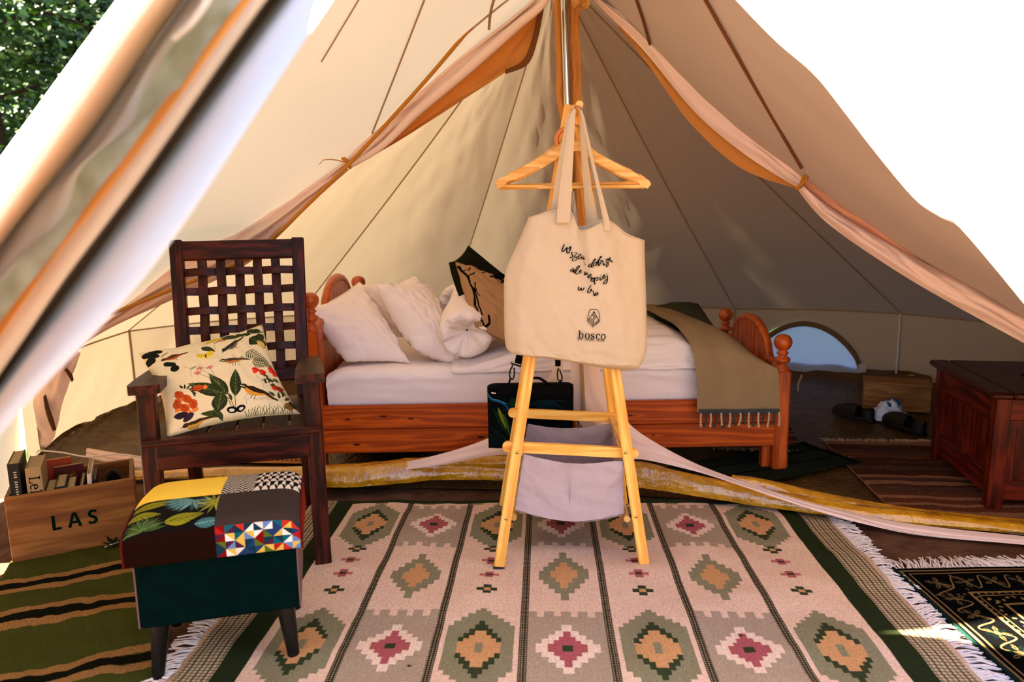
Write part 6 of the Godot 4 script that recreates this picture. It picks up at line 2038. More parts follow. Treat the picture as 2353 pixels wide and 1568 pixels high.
	# print: brush lettering, leaf emblem and name
	var S := [
		[[Vector3(0.164, 1.042, -2.250), Vector3(0.157, 1.026, -2.250), Vector3(0.159, 1.020, -2.250), Vector3(0.167, 1.027, -2.250), Vector3(0.172, 1.032, -2.250), Vector3(0.171, 1.019, -2.250), Vector3(0.175, 1.015, -2.250), Vector3(0.181, 1.024, -2.250), Vector3(0.183, 1.033, -2.250), Vector3(0.181, 1.034, -2.250), Vector3(0.177, 1.027, -2.250)], 0.0022],
		[[Vector3(0.187, 1.019, -2.250), Vector3(0.185, 1.015, -2.250), Vector3(0.188, 1.008, -2.250), Vector3(0.187, 1.003, -2.250), Vector3(0.182, 1.001, -2.250), Vector3(0.180, 1.004, -2.250)], 0.0020],
		[[Vector3(0.192, 1.017, -2.250), Vector3(0.197, 1.016, -2.250), Vector3(0.202, 1.015, -2.250), Vector3(0.193, 1.005, -2.250), Vector3(0.200, 1.004, -2.250), Vector3(0.201, 0.997, -2.250), Vector3(0.193, 0.992, -2.250), Vector3(0.187, 0.994, -2.250), Vector3(0.191, 1.000, -2.250), Vector3(0.199, 1.002, -2.250)], 0.0018],
		[[Vector3(0.205, 1.004, -2.250), Vector3(0.214, 1.008, -2.250), Vector3(0.213, 1.012, -2.250), Vector3(0.208, 1.010, -2.250), Vector3(0.205, 1.002, -2.250), Vector3(0.209, 0.997, -2.250), Vector3(0.215, 1.003, -2.250)], 0.0018],
		[[Vector3(0.221, 1.006, -2.250), Vector3(0.216, 1.001, -2.250), Vector3(0.219, 0.997, -2.250), Vector3(0.223, 1.001, -2.250), Vector3(0.223, 0.993, -2.250)], 0.0018],
		[[Vector3(0.224, 0.986, -2.250), Vector3(0.225, 0.981, -2.250), Vector3(0.228, 0.978, -2.250)], 0.0010],
		[[Vector3(0.243, 0.983, -2.250), Vector3(0.236, 0.978, -2.250), Vector3(0.237, 0.973, -2.250), Vector3(0.243, 0.976, -2.250), Vector3(0.249, 0.989, -2.250), Vector3(0.257, 0.996, -2.250), Vector3(0.253, 0.995, -2.250), Vector3(0.246, 0.983, -2.250), Vector3(0.245, 0.973, -2.250), Vector3(0.249, 0.974, -2.250)], 0.0022],
		[[Vector3(0.255, 0.988, -2.250), Vector3(0.250, 0.981, -2.250), Vector3(0.253, 0.976, -2.250), Vector3(0.259, 0.981, -2.250), Vector3(0.258, 0.988, -2.250), Vector3(0.254, 0.987, -2.250)], 0.0020],
		[[Vector3(0.260, 0.984, -2.250), Vector3(0.267, 0.996, -2.250), Vector3(0.274, 1.003, -2.250), Vector3(0.272, 1.004, -2.250), Vector3(0.266, 0.992, -2.250), Vector3(0.264, 0.977, -2.250), Vector3(0.270, 0.982, -2.250), Vector3(0.270, 0.987, -2.250)], 0.0022],
		[[Vector3(0.273, 0.988, -2.250), Vector3(0.273, 0.993, -2.250), Vector3(0.278, 0.991, -2.250), Vector3(0.279, 0.983, -2.250), Vector3(0.281, 0.978, -2.250), Vector3(0.284, 0.983, -2.250)], 0.0020],
		[[Vector3(0.286, 0.994, -2.250), Vector3(0.294, 0.996, -2.250), Vector3(0.288, 0.987, -2.250), Vector3(0.294, 0.986, -2.250), Vector3(0.294, 0.977, -2.250), Vector3(0.290, 0.973, -2.250), Vector3(0.288, 0.979, -2.250), Vector3(0.296, 0.987, -2.250)], 0.0018],
		[[Vector3(0.297, 0.992, -2.250), Vector3(0.302, 0.998, -2.250), Vector3(0.300, 1.000, -2.250), Vector3(0.296, 0.994, -2.250), Vector3(0.300, 0.989, -2.250), Vector3(0.304, 0.994, -2.250)], 0.0018],
		[[Vector3(0.306, 0.991, -2.250), Vector3(0.307, 0.988, -2.250), Vector3(0.306, 0.985, -2.250)], 0.0020],
		[[Vector3(0.191, 0.970, -2.250), Vector3(0.182, 0.964, -2.250), Vector3(0.185, 0.960, -2.250), Vector3(0.192, 0.966, -2.250), Vector3(0.189, 0.957, -2.250)], 0.0020],
		[[Vector3(0.192, 0.957, -2.250), Vector3(0.203, 0.974, -2.250), Vector3(0.210, 0.976, -2.250), Vector3(0.205, 0.969, -2.250), Vector3(0.196, 0.956, -2.250), Vector3(0.200, 0.952, -2.250), Vector3(0.204, 0.955, -2.250)], 0.0021],
		[[Vector3(0.205, 0.957, -2.250), Vector3(0.214, 0.962, -2.250), Vector3(0.212, 0.964, -2.250), Vector3(0.206, 0.957, -2.250), Vector3(0.210, 0.954, -2.250), Vector3(0.216, 0.959, -2.250)], 0.0019],
		[[Vector3(0.226, 0.958, -2.250), Vector3(0.225, 0.948, -2.250), Vector3(0.231, 0.955, -2.250), Vector3(0.232, 0.949, -2.250)], 0.0021],
		[[Vector3(0.232, 0.942, -2.250), Vector3(0.240, 0.951, -2.250), Vector3(0.243, 0.949, -2.250), Vector3(0.234, 0.941, -2.250), Vector3(0.242, 0.940, -2.250), Vector3(0.243, 0.945, -2.250)], 0.0019],
		[[Vector3(0.242, 0.934, -2.250), Vector3(0.249, 0.939, -2.250), Vector3(0.246, 0.940, -2.250), Vector3(0.242, 0.932, -2.250), Vector3(0.246, 0.929, -2.250), Vector3(0.251, 0.934, -2.250)], 0.0019],
		[[Vector3(0.253, 0.941, -2.250), Vector3(0.252, 0.930, -2.250), Vector3(0.254, 0.920, -2.250)], 0.0024],
		[[Vector3(0.254, 0.935, -2.250), Vector3(0.260, 0.942, -2.250), Vector3(0.264, 0.939, -2.250), Vector3(0.261, 0.933, -2.250), Vector3(0.255, 0.931, -2.250)], 0.0019],
		[[Vector3(0.270, 0.942, -2.250), Vector3(0.270, 0.933, -2.250), Vector3(0.276, 0.937, -2.250)], 0.0020],
		[[Vector3(0.271, 0.949, -2.250), Vector3(0.271, 0.948, -2.250)], 0.0022],
		[[Vector3(0.277, 0.940, -2.250), Vector3(0.284, 0.947, -2.250), Vector3(0.281, 0.949, -2.250), Vector3(0.277, 0.940, -2.250), Vector3(0.281, 0.937, -2.250), Vector3(0.288, 0.944, -2.250)], 0.0019],
		[[Vector3(0.291, 0.948, -2.250), Vector3(0.292, 0.935, -2.250), Vector3(0.288, 0.924, -2.250), Vector3(0.281, 0.922, -2.250), Vector3(0.281, 0.927, -2.250), Vector3(0.292, 0.937, -2.250)], 0.0020],
		[[Vector3(0.289, 0.953, -2.250), Vector3(0.290, 0.952, -2.250)], 0.0022],
		[[Vector3(0.206, 0.914, -2.250), Vector3(0.204, 0.906, -2.250), Vector3(0.208, 0.903, -2.250), Vector3(0.213, 0.910, -2.250), Vector3(0.214, 0.903, -2.250), Vector3(0.219, 0.904, -2.250), Vector3(0.223, 0.911, -2.250)], 0.0021],
		[[Vector3(0.242, 0.917, -2.250), Vector3(0.234, 0.903, -2.250), Vector3(0.234, 0.895, -2.250), Vector3(0.240, 0.898, -2.250), Vector3(0.243, 0.906, -2.250), Vector3(0.245, 0.900, -2.250)], 0.0021],
		[[Vector3(0.249, 0.901, -2.250), Vector3(0.250, 0.894, -2.250), Vector3(0.252, 0.885, -2.250)], 0.0016],
		[[Vector3(0.253, 0.889, -2.250), Vector3(0.263, 0.893, -2.250), Vector3(0.261, 0.896, -2.250), Vector3(0.254, 0.891, -2.250), Vector3(0.256, 0.886, -2.250), Vector3(0.265, 0.891, -2.250)], 0.0019],
		[[Vector3(0.239, 0.844, -2.250), Vector3(0.263, 0.842, -2.250), Vector3(0.268, 0.825, -2.250), Vector3(0.270, 0.813, -2.250), Vector3(0.268, 0.807, -2.250), Vector3(0.260, 0.798, -2.250), Vector3(0.248, 0.794, -2.250), Vector3(0.239, 0.800, -2.250), Vector3(0.233, 0.807, -2.250), Vector3(0.232, 0.815, -2.250), Vector3(0.235, 0.830, -2.250), Vector3(0.239, 0.844, -2.250)], 0.0008],
		[[Vector3(0.252, 0.838, -2.250), Vector3(0.243, 0.824, -2.250), Vector3(0.234, 0.812, -2.250), Vector3(0.241, 0.806, -2.250), Vector3(0.249, 0.799, -2.250), Vector3(0.259, 0.802, -2.250), Vector3(0.267, 0.807, -2.250), Vector3(0.260, 0.822, -2.250), Vector3(0.252, 0.838, -2.250)], 0.0009],
		[[Vector3(0.252, 0.838, -2.250), Vector3(0.251, 0.815, -2.250), Vector3(0.249, 0.799, -2.250), Vector3(0.248, 0.788, -2.250)], 0.0009],
		[[Vector3(0.246, 0.826, -2.250), Vector3(0.249, 0.826, -2.250), Vector3(0.252, 0.828, -2.250)], 0.0008],
		[[Vector3(0.239, 0.818, -2.250), Vector3(0.245, 0.814, -2.250), Vector3(0.251, 0.810, -2.250)], 0.0008],
		[[Vector3(0.237, 0.814, -2.250), Vector3(0.244, 0.809, -2.250), Vector3(0.251, 0.804, -2.250)], 0.0008],
		[[Vector3(0.260, 0.821, -2.250), Vector3(0.256, 0.817, -2.250), Vector3(0.251, 0.814, -2.250)], 0.0008],
		[[Vector3(0.257, 0.827, -2.250), Vector3(0.255, 0.823, -2.250), Vector3(0.252, 0.820, -2.250)], 0.0008],
		[[Vector3(0.264, 0.812, -2.250), Vector3(0.260, 0.807, -2.250), Vector3(0.256, 0.802, -2.250)], 0.0008]]
	st = new_st()
	for s in S:
		var n: int = s[0].size() * 6
		var pts := smooth_path(s[0], n) if s[1] > 0.00095 else smooth_path(s[0], s[0].size() * 2)
		st.set_smooth_group(-1)
		for i in pts.size() - 1:
			var a: Vector3 = pts[i]
			var b: Vector3 = pts[i + 1]
			var d := Vector3(-(b - a).y, (b - a).x, 0).normalized()
			var w: float = s[1] * (0.42 + 0.36 * absf(d.x))
			if s[1] < 0.00095:
				w = s[1]
			a -= (b - a).normalized() * w * 0.4
			a.z = bag_z(a) + 0.0035
			b.z = bag_z(b) + 0.0035
			quad(st, a - d * w, b - d * w, b + d * w, a + d * w)
	wpart(t, "printed_lettering", st, M.ink)
	var words := [["bosco", "Droid Serif", 0.0312, Vector3(0.246, 0.763, -2.250), -5.0, 1], ["LAS · LUDZIE · WINO", "Droid Sans", 0.0078, Vector3(0.243, 0.749, -2.250), -5.0, 3]]
	for q in words:
		var tmp := Node3D.new()
		var mi := letters(tmp, q[0], q[1], q[2], Transform3D.IDENTITY, M.ink, false, q[5])
		var rot := Basis(Vector3.BACK, deg_to_rad(q[4]))
		st = new_st(false)
		var arr: Array = mi.mesh.surface_get_arrays(0)
		var vs: PackedVector3Array = arr[Mesh.ARRAY_VERTEX]
		var ix: PackedInt32Array = arr[Mesh.ARRAY_INDEX] if arr[Mesh.ARRAY_INDEX] != null else PackedInt32Array()
		if ix.is_empty():
			ix = PackedInt32Array(range(vs.size()))
		for i in ix:
			var v := rot * vs[i] + Vector3(q[3].x, q[3].y, 0)
			v.z = bag_z(v) + 0.0035 + vs[i].z
			vert(st, v)
		tmp.free()
		wpart(t, "printed_name", st, M.ink)


func hangers() -> void:
	# one wooden hanger in its own axes, its hook's top at the origin
	var mk := func(label: String) -> Node3D:
		var h := thing("hanger", label, "hanger", Vector3.ZERO, 0.0, "wooden hangers behind the tote bag")
		for s in [-1.0, 1.0]:
			var st := new_st()
			var path := smooth_path([Vector3(0, -0.062, 0), Vector3(s * 0.03, -0.066, 0), Vector3(s * 0.075, -0.098, 0), Vector3(s * 0.14, -0.134, 0), Vector3(s * 0.205, -0.165, 0.004), Vector3(s * 0.236, -0.186, 0.008)], 26)
			var ring := func(i: int) -> Array:
				var a: Vector3 = path[maxi(i - 1, 0)]
				var b: Vector3 = path[mini(i + 1, 26)]
				var tt := (b - a).normalized()
				var nn := Vector3(-tt.y, tt.x, 0).normalized() * (1.0 if tt.x > 0 else -1.0)
				var k := i / 26.0
				var hh := lerpf(0.014, 0.0125, k)
				if i in [20, 21]:
					hh *= 0.72
				if i > 24:
					hh *= 0.75
				var c: Vector3 = path[i]
				return [c - nn * hh + Vector3(0, 0, -0.006), c - nn * hh + Vector3(0, 0, 0.006), c + nn * hh + Vector3(0, 0, 0.006), c + nn * hh + Vector3(0, 0, -0.006)]
			st.set_smooth_group(-1)
			for i in 26:
				var r0: Array = ring.call(i)
				var r1: Array = ring.call(i + 1)
				var mid: Vector3 = (path[i] + path[i + 1]) / 2
				for j in 4:
					face(st, [r0[j], r0[(j + 1) % 4], r1[(j + 1) % 4], r1[j]], mid)
				if i == 25:
					face(st, r1, path[i])
			lpart(h, "shoulder", st, M.hanger_wood)
		var st2 := new_st()
		rod(st2, Vector3(-0.222, -0.186, 0.004), Vector3(0.222, -0.186, 0.004), 0.0058, 10)
		lpart(h, "trouser_bar", st2, M.hanger_wood)
		st2 = new_st()
		tube(st2, smooth_path([Vector3(-0.004, -0.052, 0), Vector3(-0.012, -0.034, 0), Vector3(-0.006, -0.008, 0), Vector3(0.012, 0.002, 0), Vector3(0.026, -0.010, 0), Vector3(0.024, -0.022, 0)], 20), 0.0024, 8)
		lpart(h, "hook", st2, M.brass)
		return h
	var h1: Node3D = mk.call("front wooden hanger behind the tote bag handles")
	h1.position = Vector3(0.199, 1.405, -2.395)
	h1.rotation_degrees = Vector3(0, 4, -1.2)
	var h2: Node3D = h1.duplicate()
	h2.name = "hanger_001"
	add_child(h2)
	h2.set_meta("label", "second wooden hanger, its left tip poking out furthest at the left")
	h2.position = Vector3(0.194, 1.413, -2.420)
	h2.rotation_degrees = Vector3(0, -5, 0.2)
	var h3: Node3D = h1.duplicate()
	h3.name = "hanger_002"
	add_child(h3)
	h3.set_meta("label", "rear wooden hanger, seen lowest at the right end of the hangers")
	h3.position = Vector3(0.203, 1.402, -2.372)
	h3.rotation_degrees = Vector3(0, -9, -0.8)
	# round amber wooden hook the hangers hang from
	var k := thing("coat_hook", "round amber hook at the upper left of the hangers", "hook", Vector3(0.162, 1.363, -2.400))
	var st3 := new_st()
	tube(st3, smooth_path([Vector3(0.180, 1.398, -2.400), Vector3(0.163, 1.390, -2.400), Vector3(0.153, 1.373, -2.400), Vector3(0.153, 1.353, -2.400), Vector3(0.161, 1.337, -2.400), Vector3(0.172, 1.334, -2.400)], 16), 0.0075, 8)
	wpart(k, "hook_body", st3, mat(Color(0.80, 0.42, 0.06), 0.3, {"coat": 0.4}))
	# printed cloth glimpsed between the handles
	var pr := Pic.new(64, 192, Color(0.80, 0.74, 0.64))
	var r := RandomNumberGenerator.new()
	r.seed = 8
	for i in 46:
		pr.blob(r.randf() * 64, r.randf() * 192, r.randf_range(2, 6), r.randf_range(2, 4), r.randf() * 3, Color(0.02, 0.03, 0.025))
	st3 = new_st()
	band(st3, [Vector3(0.195, 1.206, -2.440), Vector3(0.192, 1.150, -2.440), Vector3(0.193, 1.080, -2.440), Vector3(0.195, 0.981, -2.440)], [Vector3(0.210, 1.205, -2.430), Vector3(0.215, 1.150, -2.430), Vector3(0.223, 1.080, -2.430), Vector3(0.232, 0.981, -2.430)], Vector3(0, 0, 1), 0.006, 0.002, 1.0, 20, 6)
	solo("printed_scarf", st3, mat(Color.WHITE, 0.9, {"tex": pr.tex()}), "black and white printed cloth hanging behind the tote bag handles", "scarf")


func palm_print() -> ImageTexture:
	var p := Pic.new(512, 384, Color(0.010, 0.012, 0.014))
	var gr := Color(0.02, 0.15, 0.09)
	var bl := Color(0.03, 0.13, 0.20)
	var db := Color(0.015, 0.05, 0.07)
	for k in 9:
		var o := Vector2(40 + k * 62, 380 - (k % 3) * 120)
		for j in 9:
			p.leaf(o.x, o.y, 130 - j * 4, 15, -2.9 + j * 0.32, db if j % 2 else Color(0.012, 0.06, 0.05), Color(0.01, 0.02, 0.02))
	for s in [[130, 300, 220, 34, -2.05, gr], [140, 310, 230, 30, -1.8, Color(0.03, 0.10, 0.08)], [150, 320, 200, 34, -1.4, gr], [120, 330, 150, 22, -2.4, Color(0.05, 0.12, 0.08)], [170, 300, 160, 30, -1.1, Color(0.02, 0.11, 0.06)]]:
		p.leaf(s[0], s[1], s[2], s[3], s[4], s[5], Color(0.01, 0.04, 0.03))
	p.curve([Vector2(0, 40), Vector2(24, 62), Vector2(70, 74), Vector2(110, 96), Vector2(124, 130)], 16, Color(0.04, 0.26, 0.40))
	p.curve([Vector2(0, 36), Vector2(24, 56), Vector2(70, 68), Vector2(112, 90)], 5, Color(0.24, 0.55, 0.70))
	p.leaf(130, 110, 120, 40, -0.75, Color(0.02, 0.20, 0.11), gr)
	p.leaf(126, 96, 80, 22, -1.0, Color(0.03, 0.16, 0.10), gr)
	p.leaf(62, 110, 150, 22, 1.25, Color(0.42, 0.42, 0.06), Color(0.60, 0.58, 0.16))
	p.leaf(92, 150, 150, 18, 1.30, Color(0.20, 0.30, 0.08), Color(0.30, 0.40, 0.12))
	for k in 8:
		p.leaf(0, 300 + k * 10, 120, 12, -0.5 + k * 0.16, Color(0.02, 0.09, 0.10) if k % 2 else Color(0.02, 0.12, 0.07), Color(0.01, 0.03, 0.03))
	for k in 7:
		p.leaf(350, 60, 150, 16, 0.2 + k * 0.42, bl if k % 2 else Color(0.02, 0.14, 0.12), db)
	p.curve([Vector2(260, 250), Vector2(330, 240), Vector2(380, 262), Vector2(430, 300), Vector2(500, 290)], 14, Color(0.03, 0.13, 0.30))
	p.line(Vector2(466, 260), Vector2(466, 384), 8, Color(0.03, 0.16, 0.32))
	p.grain(9, 0.15)
	return p.tex()


func picnic_bag() -> void:
	var b := thing("picnic_blanket_bag", "black folded picnic blanket with a tropical leaf print hanging behind the stand", "picnic blanket", Vector3(0.066, 0.229, -2.780))
	var st := new_st()
	var x0 := -0.098
	var x1 := 0.232
	var y0 := 0.245
	var y1 := 0.498
	var prm := mat(Color.WHITE, 0.85, {"tex": palm_print(), "spec": 0.2})
	# rounded folded body
	grid(st, func(u, v):
		var a: float = v * TAU
		var e := pow(clampf(minf(u, 1.0 - u) * 14.0, 0.0, 1.0), 0.5)
		var sy := signf(sin(a)) * pow(absf(sin(a)), 0.35)
		var cz := signf(cos(a)) * pow(absf(cos(a)), 0.55)
		return Vector3(lerpf(x0, x1, u), (y0 + y1) / 2 - sy * (y1 - y0) / 2 * (0.94 + 0.06 * e), -2.775 - cz * 0.038 * e), 30, 40)
	wpart(b, "folded_back", st, M.black_cloth)
	st = new_st()
	grid(st, func(u, v):
		var e := pow(clampf(minf(minf(u, 1.0 - u) * 18.0, (1.0 - v) * 14.0), 0.0, 1.0), 0.5)
		return Vector3(lerpf(x0, x1, u), lerpf(y1 - 0.012, y0, v), -2.765 + 0.034 * e + 0.003 * sin(u * 9.0 + v * 4.0)), 30, 30)
	wpart(b, "printed_front", st, prm)
	st = new_st()
	band(st, [Vector3(-0.056, 0.513, -2.722), Vector3(0.019, 0.505, -2.722), Vector3(0.118, 0.499, -2.722), Vector3(0.216, 0.499, -2.722)], [Vector3(-0.062, 0.460, -2.722), Vector3(0.018, 0.452, -2.722), Vector3(0.117, 0.446, -2.722), Vector3(0.219, 0.441, -2.722)], Vector3(0, 0, 1), 0.008, 0.0, 1.0, 20, 8)
	wpart(b, "black_flap", st, M.black_cloth)
	st = new_st(false)
	cbox(st, Transform3D(Basis(Vector3.BACK, -0.15), Vector3(-0.073, 0.473, -2.725)), Vector3(0.017, 0.005, 0.002), 0.0005)
	wpart(b, "white_tag", st, M.fringe_white)
	st = new_st()
	tube(st, smooth_path([Vector3(0.003, 0.493, -2.750), Vector3(0.036, 0.499, -2.750), Vector3(0.061, 0.519, -2.750), Vector3(0.096, 0.523, -2.750), Vector3(0.119, 0.511, -2.750), Vector3(0.145, 0.490, -2.750)], 20), 0.0052, 8)
	wpart(b, "carry_handle", st, M.black_cloth)
	# clips and strap
	for c in [[[Vector3(0.022, 0.644, -2.730), Vector3(0.011, 0.607, -2.730), Vector3(0.004, 0.584, -2.730)], [Vector3(0.002, 0.578, -2.730), Vector3(-0.009, 0.558, -2.730), Vector3(-0.011, 0.534, -2.730), Vector3(-0.000, 0.524, -2.730), Vector3(0.007, 0.544, -2.730), Vector3(0.006, 0.568, -2.730)], [Vector3(-0.007, 0.531, -2.730), Vector3(-0.013, 0.514, -2.730), Vector3(-0.017, 0.494, -2.730)]], [[Vector3(0.163, 0.641, -2.730), Vector3(0.170, 0.588, -2.730), Vector3(0.173, 0.565, -2.730)], [Vector3(0.173, 0.565, -2.730), Vector3(0.169, 0.545, -2.730), Vector3(0.171, 0.521, -2.730), Vector3(0.182, 0.511, -2.730), Vector3(0.186, 0.531, -2.730), Vector3(0.177, 0.558, -2.730)], [Vector3(0.180, 0.518, -2.730), Vector3(0.180, 0.501, -2.730), Vector3(0.179, 0.481, -2.730)]]]:
		st = new_st()
		tube(st, smooth_path(c[1], 16), 0.0034, 6)
		wpart(b, "snap_hook", st, M.black_plastic)
		st = new_st()
		tube(st, smooth_path(c[2], 6), 0.004, 6)
		wpart(b, "loop", st, M.black_cloth)
	st = new_st()
	band(st, [Vector3(0.007, 0.587, -2.700), Vector3(0.021, 0.649, -2.700), Vector3(0.064, 0.810, -2.700), Vector3(0.121, 0.968, -2.700), Vector3(0.170, 1.116, -2.700)], [Vector3(0.032, 0.580, -2.700), Vector3(0.047, 0.648, -2.700), Vector3(0.088, 0.810, -2.700), Vector3(0.140, 0.968, -2.700), Vector3(0.182, 1.116, -2.700)], Vector3(0, 0, 1), 0.002, 0.0, 1.0, 24, 3)
	band(st, [Vector3(0.159, 0.577, -2.700), Vector3(0.160, 0.646, -2.700), Vector3(0.174, 0.808, -2.700), Vector3(0.178, 0.967, -2.700), Vector3(0.179, 1.116, -2.700)], [Vector3(0.179, 0.577, -2.700), Vector3(0.183, 0.646, -2.700), Vector3(0.196, 0.808, -2.700), Vector3(0.197, 0.967, -2.700), Vector3(0.192, 1.115, -2.700)], Vector3(0, 0, 1), 0.002, 0.0, 1.0, 24, 3)
	wpart(b, "shoulder_strap", st, M.black_cloth)
	st = new_st(false)
	cbox(st, Transform3D(Basis(Vector3.BACK, -0.32), Vector3(0.014, 0.587, -2.700)), Vector3(0.040, 0.011, 0.006), 0.002)
	wpart(b, "strap_buckle", st, M.black_plastic)
	st = new_st(false)
	cbox(st, Transform3D(Basis(Vector3.BACK, -0.32), Vector3(0.015, 0.591, -2.696)), Vector3(0.034, 0.0028, 0.002), 0.0005)
	wpart(b, "buckle_edge", st, M.steel)


# ------------------------------------------------------------------ chest at the right edge
func chest() -> void:
	var c := thing("chest", "dark reddish panelled wooden chest at the right edge inside the tent", "chest", Vector3(1.765, 0.008, -2.625), -11.3)
	var W: Material = M.chest_wood
	var V: Material = M.chest_wood.duplicate()
	V.uv1_scale = Vector3(4, 0.6, 4)
	var Z: Material = M.chest_wood.duplicate()
	Z.uv1_scale = Vector3(4, 4, 0.6)
	var up := Vector3.UP
	var L := 0.98
	var D := 0.605
	var H := 0.435
	for x in [0.026, L - 0.026]:
		for z in [-0.026, -D + 0.026]:
			var st := new_st(false)
			cbox(st, Transform3D(Basis.IDENTITY, Vector3(x, H / 2, z)), Vector3(0.052, H, 0.052), 0.003)
			lpart(c, "corner_post", st, V)
	for x in [0.022, L - 0.022]:
		for q in [[0.385, 0.095], [0.095, 0.085]]:
			var st := new_st(false)
			cbox(st, Transform3D(Basis.IDENTITY, Vector3(x, q[0], -D / 2)), Vector3(0.028, q[1], D - 0.10), 0.003)
			lpart(c, "side_rail", st, Z)
		var st1 := new_st(false)
		cbox(st1, Transform3D(Basis.IDENTITY, Vector3(x, 0.237, -D / 2)), Vector3(0.028, 0.20, 0.055), 0.003)
		lpart(c, "side_stile", st1, V)
		for z in [-0.175, -0.43]:
			var st := new_st(false)
			cbox(st, Transform3D(Basis.IDENTITY, Vector3(x + (0.010 if x < 0.5 else -0.010), 0.237, z)), Vector3(0.012, 0.21, 0.205), 0.002)
			lpart(c, "side_panel", st, V)
	for z in [-0.022, -D + 0.022]:
		for q in [[0.392, 0.08], [0.085, 0.075]]:
			bar(c, "front_rail", Vector3(0.05, q[0], z), Vector3(L - 0.05, q[0], z), 0.028, q[1], up, W, 0.003)
		for k in 3:
			var x0 := 0.075 + k * 0.30
			var st := new_st(false)
			cbox(st, Transform3D(Basis.IDENTITY, Vector3(x0 + 0.135, 0.237, z + (-0.010 if z > -0.3 else 0.010))), Vector3(0.255, 0.24, 0.012), 0.004)
			lpart(c, "front_panel", st, V)
			if k < 2:
				st = new_st(false)
				cbox(st, Transform3D(Basis.IDENTITY, Vector3(x0 + 0.285, 0.237, z)), Vector3(0.05, 0.235, 0.028), 0.003)
				lpart(c, "front_stile", st, V)
		var st2 := new_st(false)
		cbox(st2, Transform3D(Basis.IDENTITY, Vector3(0.066, 0.237, z)), Vector3(0.03, 0.235, 0.026), 0.003)
		lpart(c, "front_stile", st2, M.chest_light)
	var st3 := new_st(false)
	cbox(st3, Transform3D(Basis.IDENTITY, Vector3(L / 2, 0.06, -D / 2)), Vector3(L - 0.06, 0.015, D - 0.06), 0.002)
	lpart(c, "bottom_board", st3, W)
	# lid with a rounded edge, its end cleats and an iron hasp
	var lid := new_st(false)
	cbox(lid, Transform3D(Basis.IDENTITY, Vector3(L / 2, H + 0.0135, -D / 2)), Vector3(L - 0.10, 0.026, D + 0.04), 0.008)
	var lp := lpart(c, "lid", lid, M.chest_lid)
	for x in [0.012, L - 0.012]:
		var st := new_st(false)
		cbox(st, Transform3D(Basis.IDENTITY, Vector3(x, H + 0.0135, -D / 2)), Vector3(0.078, 0.027, D + 0.045), 0.009)
		lpart(lp, "lid_cleat", st, M.chest_lid)
	var h := new_st(false)
	cbox(h, Transform3D(Basis(Vector3.UP, 0.1), Vector3(0.34, H + 0.030, -0.33)), Vector3(0.17, 0.006, 0.022), 0.002)
	cbox(h, Transform3D(Basis(Vector3.UP, 0.1), Vector3(0.235, H + 0.030, -0.318)), Vector3(0.05, 0.006, 0.012), 0.002)
	lpart(c, "iron_latch", h, M.black_plastic)


func back_corner() -> void:
	# small wooden box at the back wall
	var b := thing("wooden_box", "small plain wooden box by the back wall beyond the chest", "box", Vector3(2.20, 0.012, -4.14), -24.0)
	var st := new_st(false)
	for q in [[Vector3(0, 0.075, 0.08), Vector3(0.34, 0.15, 0.012)], [Vector3(0, 0.075, -0.08), Vector3(0.34, 0.15, 0.012)]]:
		st = new_st(false)
		cbox(st, Transform3D(Basis.IDENTITY, q[0]), q[1], 0.002)
		lpart(b, "side_board", st, M.box_wood)
	for x in [-0.164, 0.164]:
		st = new_st(false)
		cbox(st, Transform3D(Basis.IDENTITY, Vector3(x, 0.075, 0)), Vector3(0.012, 0.15, 0.148), 0.002)
		lpart(b, "end_board", st, M.box_wood)
	st = new_st(false)
	cbox(st, Transform3D(Basis.IDENTITY, Vector3(0, 0.153, 0)), Vector3(0.345, 0.010, 0.178), 0.002)
	lpart(b, "top_board", st, M.box_wood)
	# slippers
	shoe("slipper", "dark brown slipper lying left of the white plastic bag", Vector3(1.86, 0.016, -3.92), 118.0, 0.25)
	shoe("slipper", "dark shoe lying right of the white plastic bag, beside the chest", Vector3(2.02, 0.016, -3.70), 100.0, 0.30)
	# crumpled plastic bag
	var pb := thing("plastic_bag", "crumpled white and blue plastic bag in front of the wooden box", "plastic bag", Vector3(2.03, 0.016, -3.88))
	var nz := noise(701, 1.0)
	for e in 2:
		st = new_st()
		grid(st, func(u, v):
			var a: float = u * TAU
			var ph: float = lerpf(0.02, PI / 2, v) if e == 0 else lerpf(PI * 0.28, PI / 2, v)
			var d := Vector3(cos(a) * cos(ph), sin(ph), sin(a) * cos(ph))
			var k := 1.0 + 0.30 * nz.get_noise_3d(d.x * 2.2, d.y * 2.2 + e * 0.2, d.z * 2.2) + 0.10 * absf(nz.get_noise_3d(d.x * 6.0, d.y * 6.0, d.z * 6.0))
			return Vector3(d.x * 0.085 * k, d.y * 0.095 * k * (1.0 + 0.06 * e), d.z * 0.06 * k) + Vector3(0.012 * e, 0, -0.004 * e), 36, 18)
		lpart(pb, "white_film" if e == 0 else "blue_film", st, mat(Color(0.80, 0.80, 0.84) if e == 0 else Color(0.10, 0.30, 0.50), 0.3))


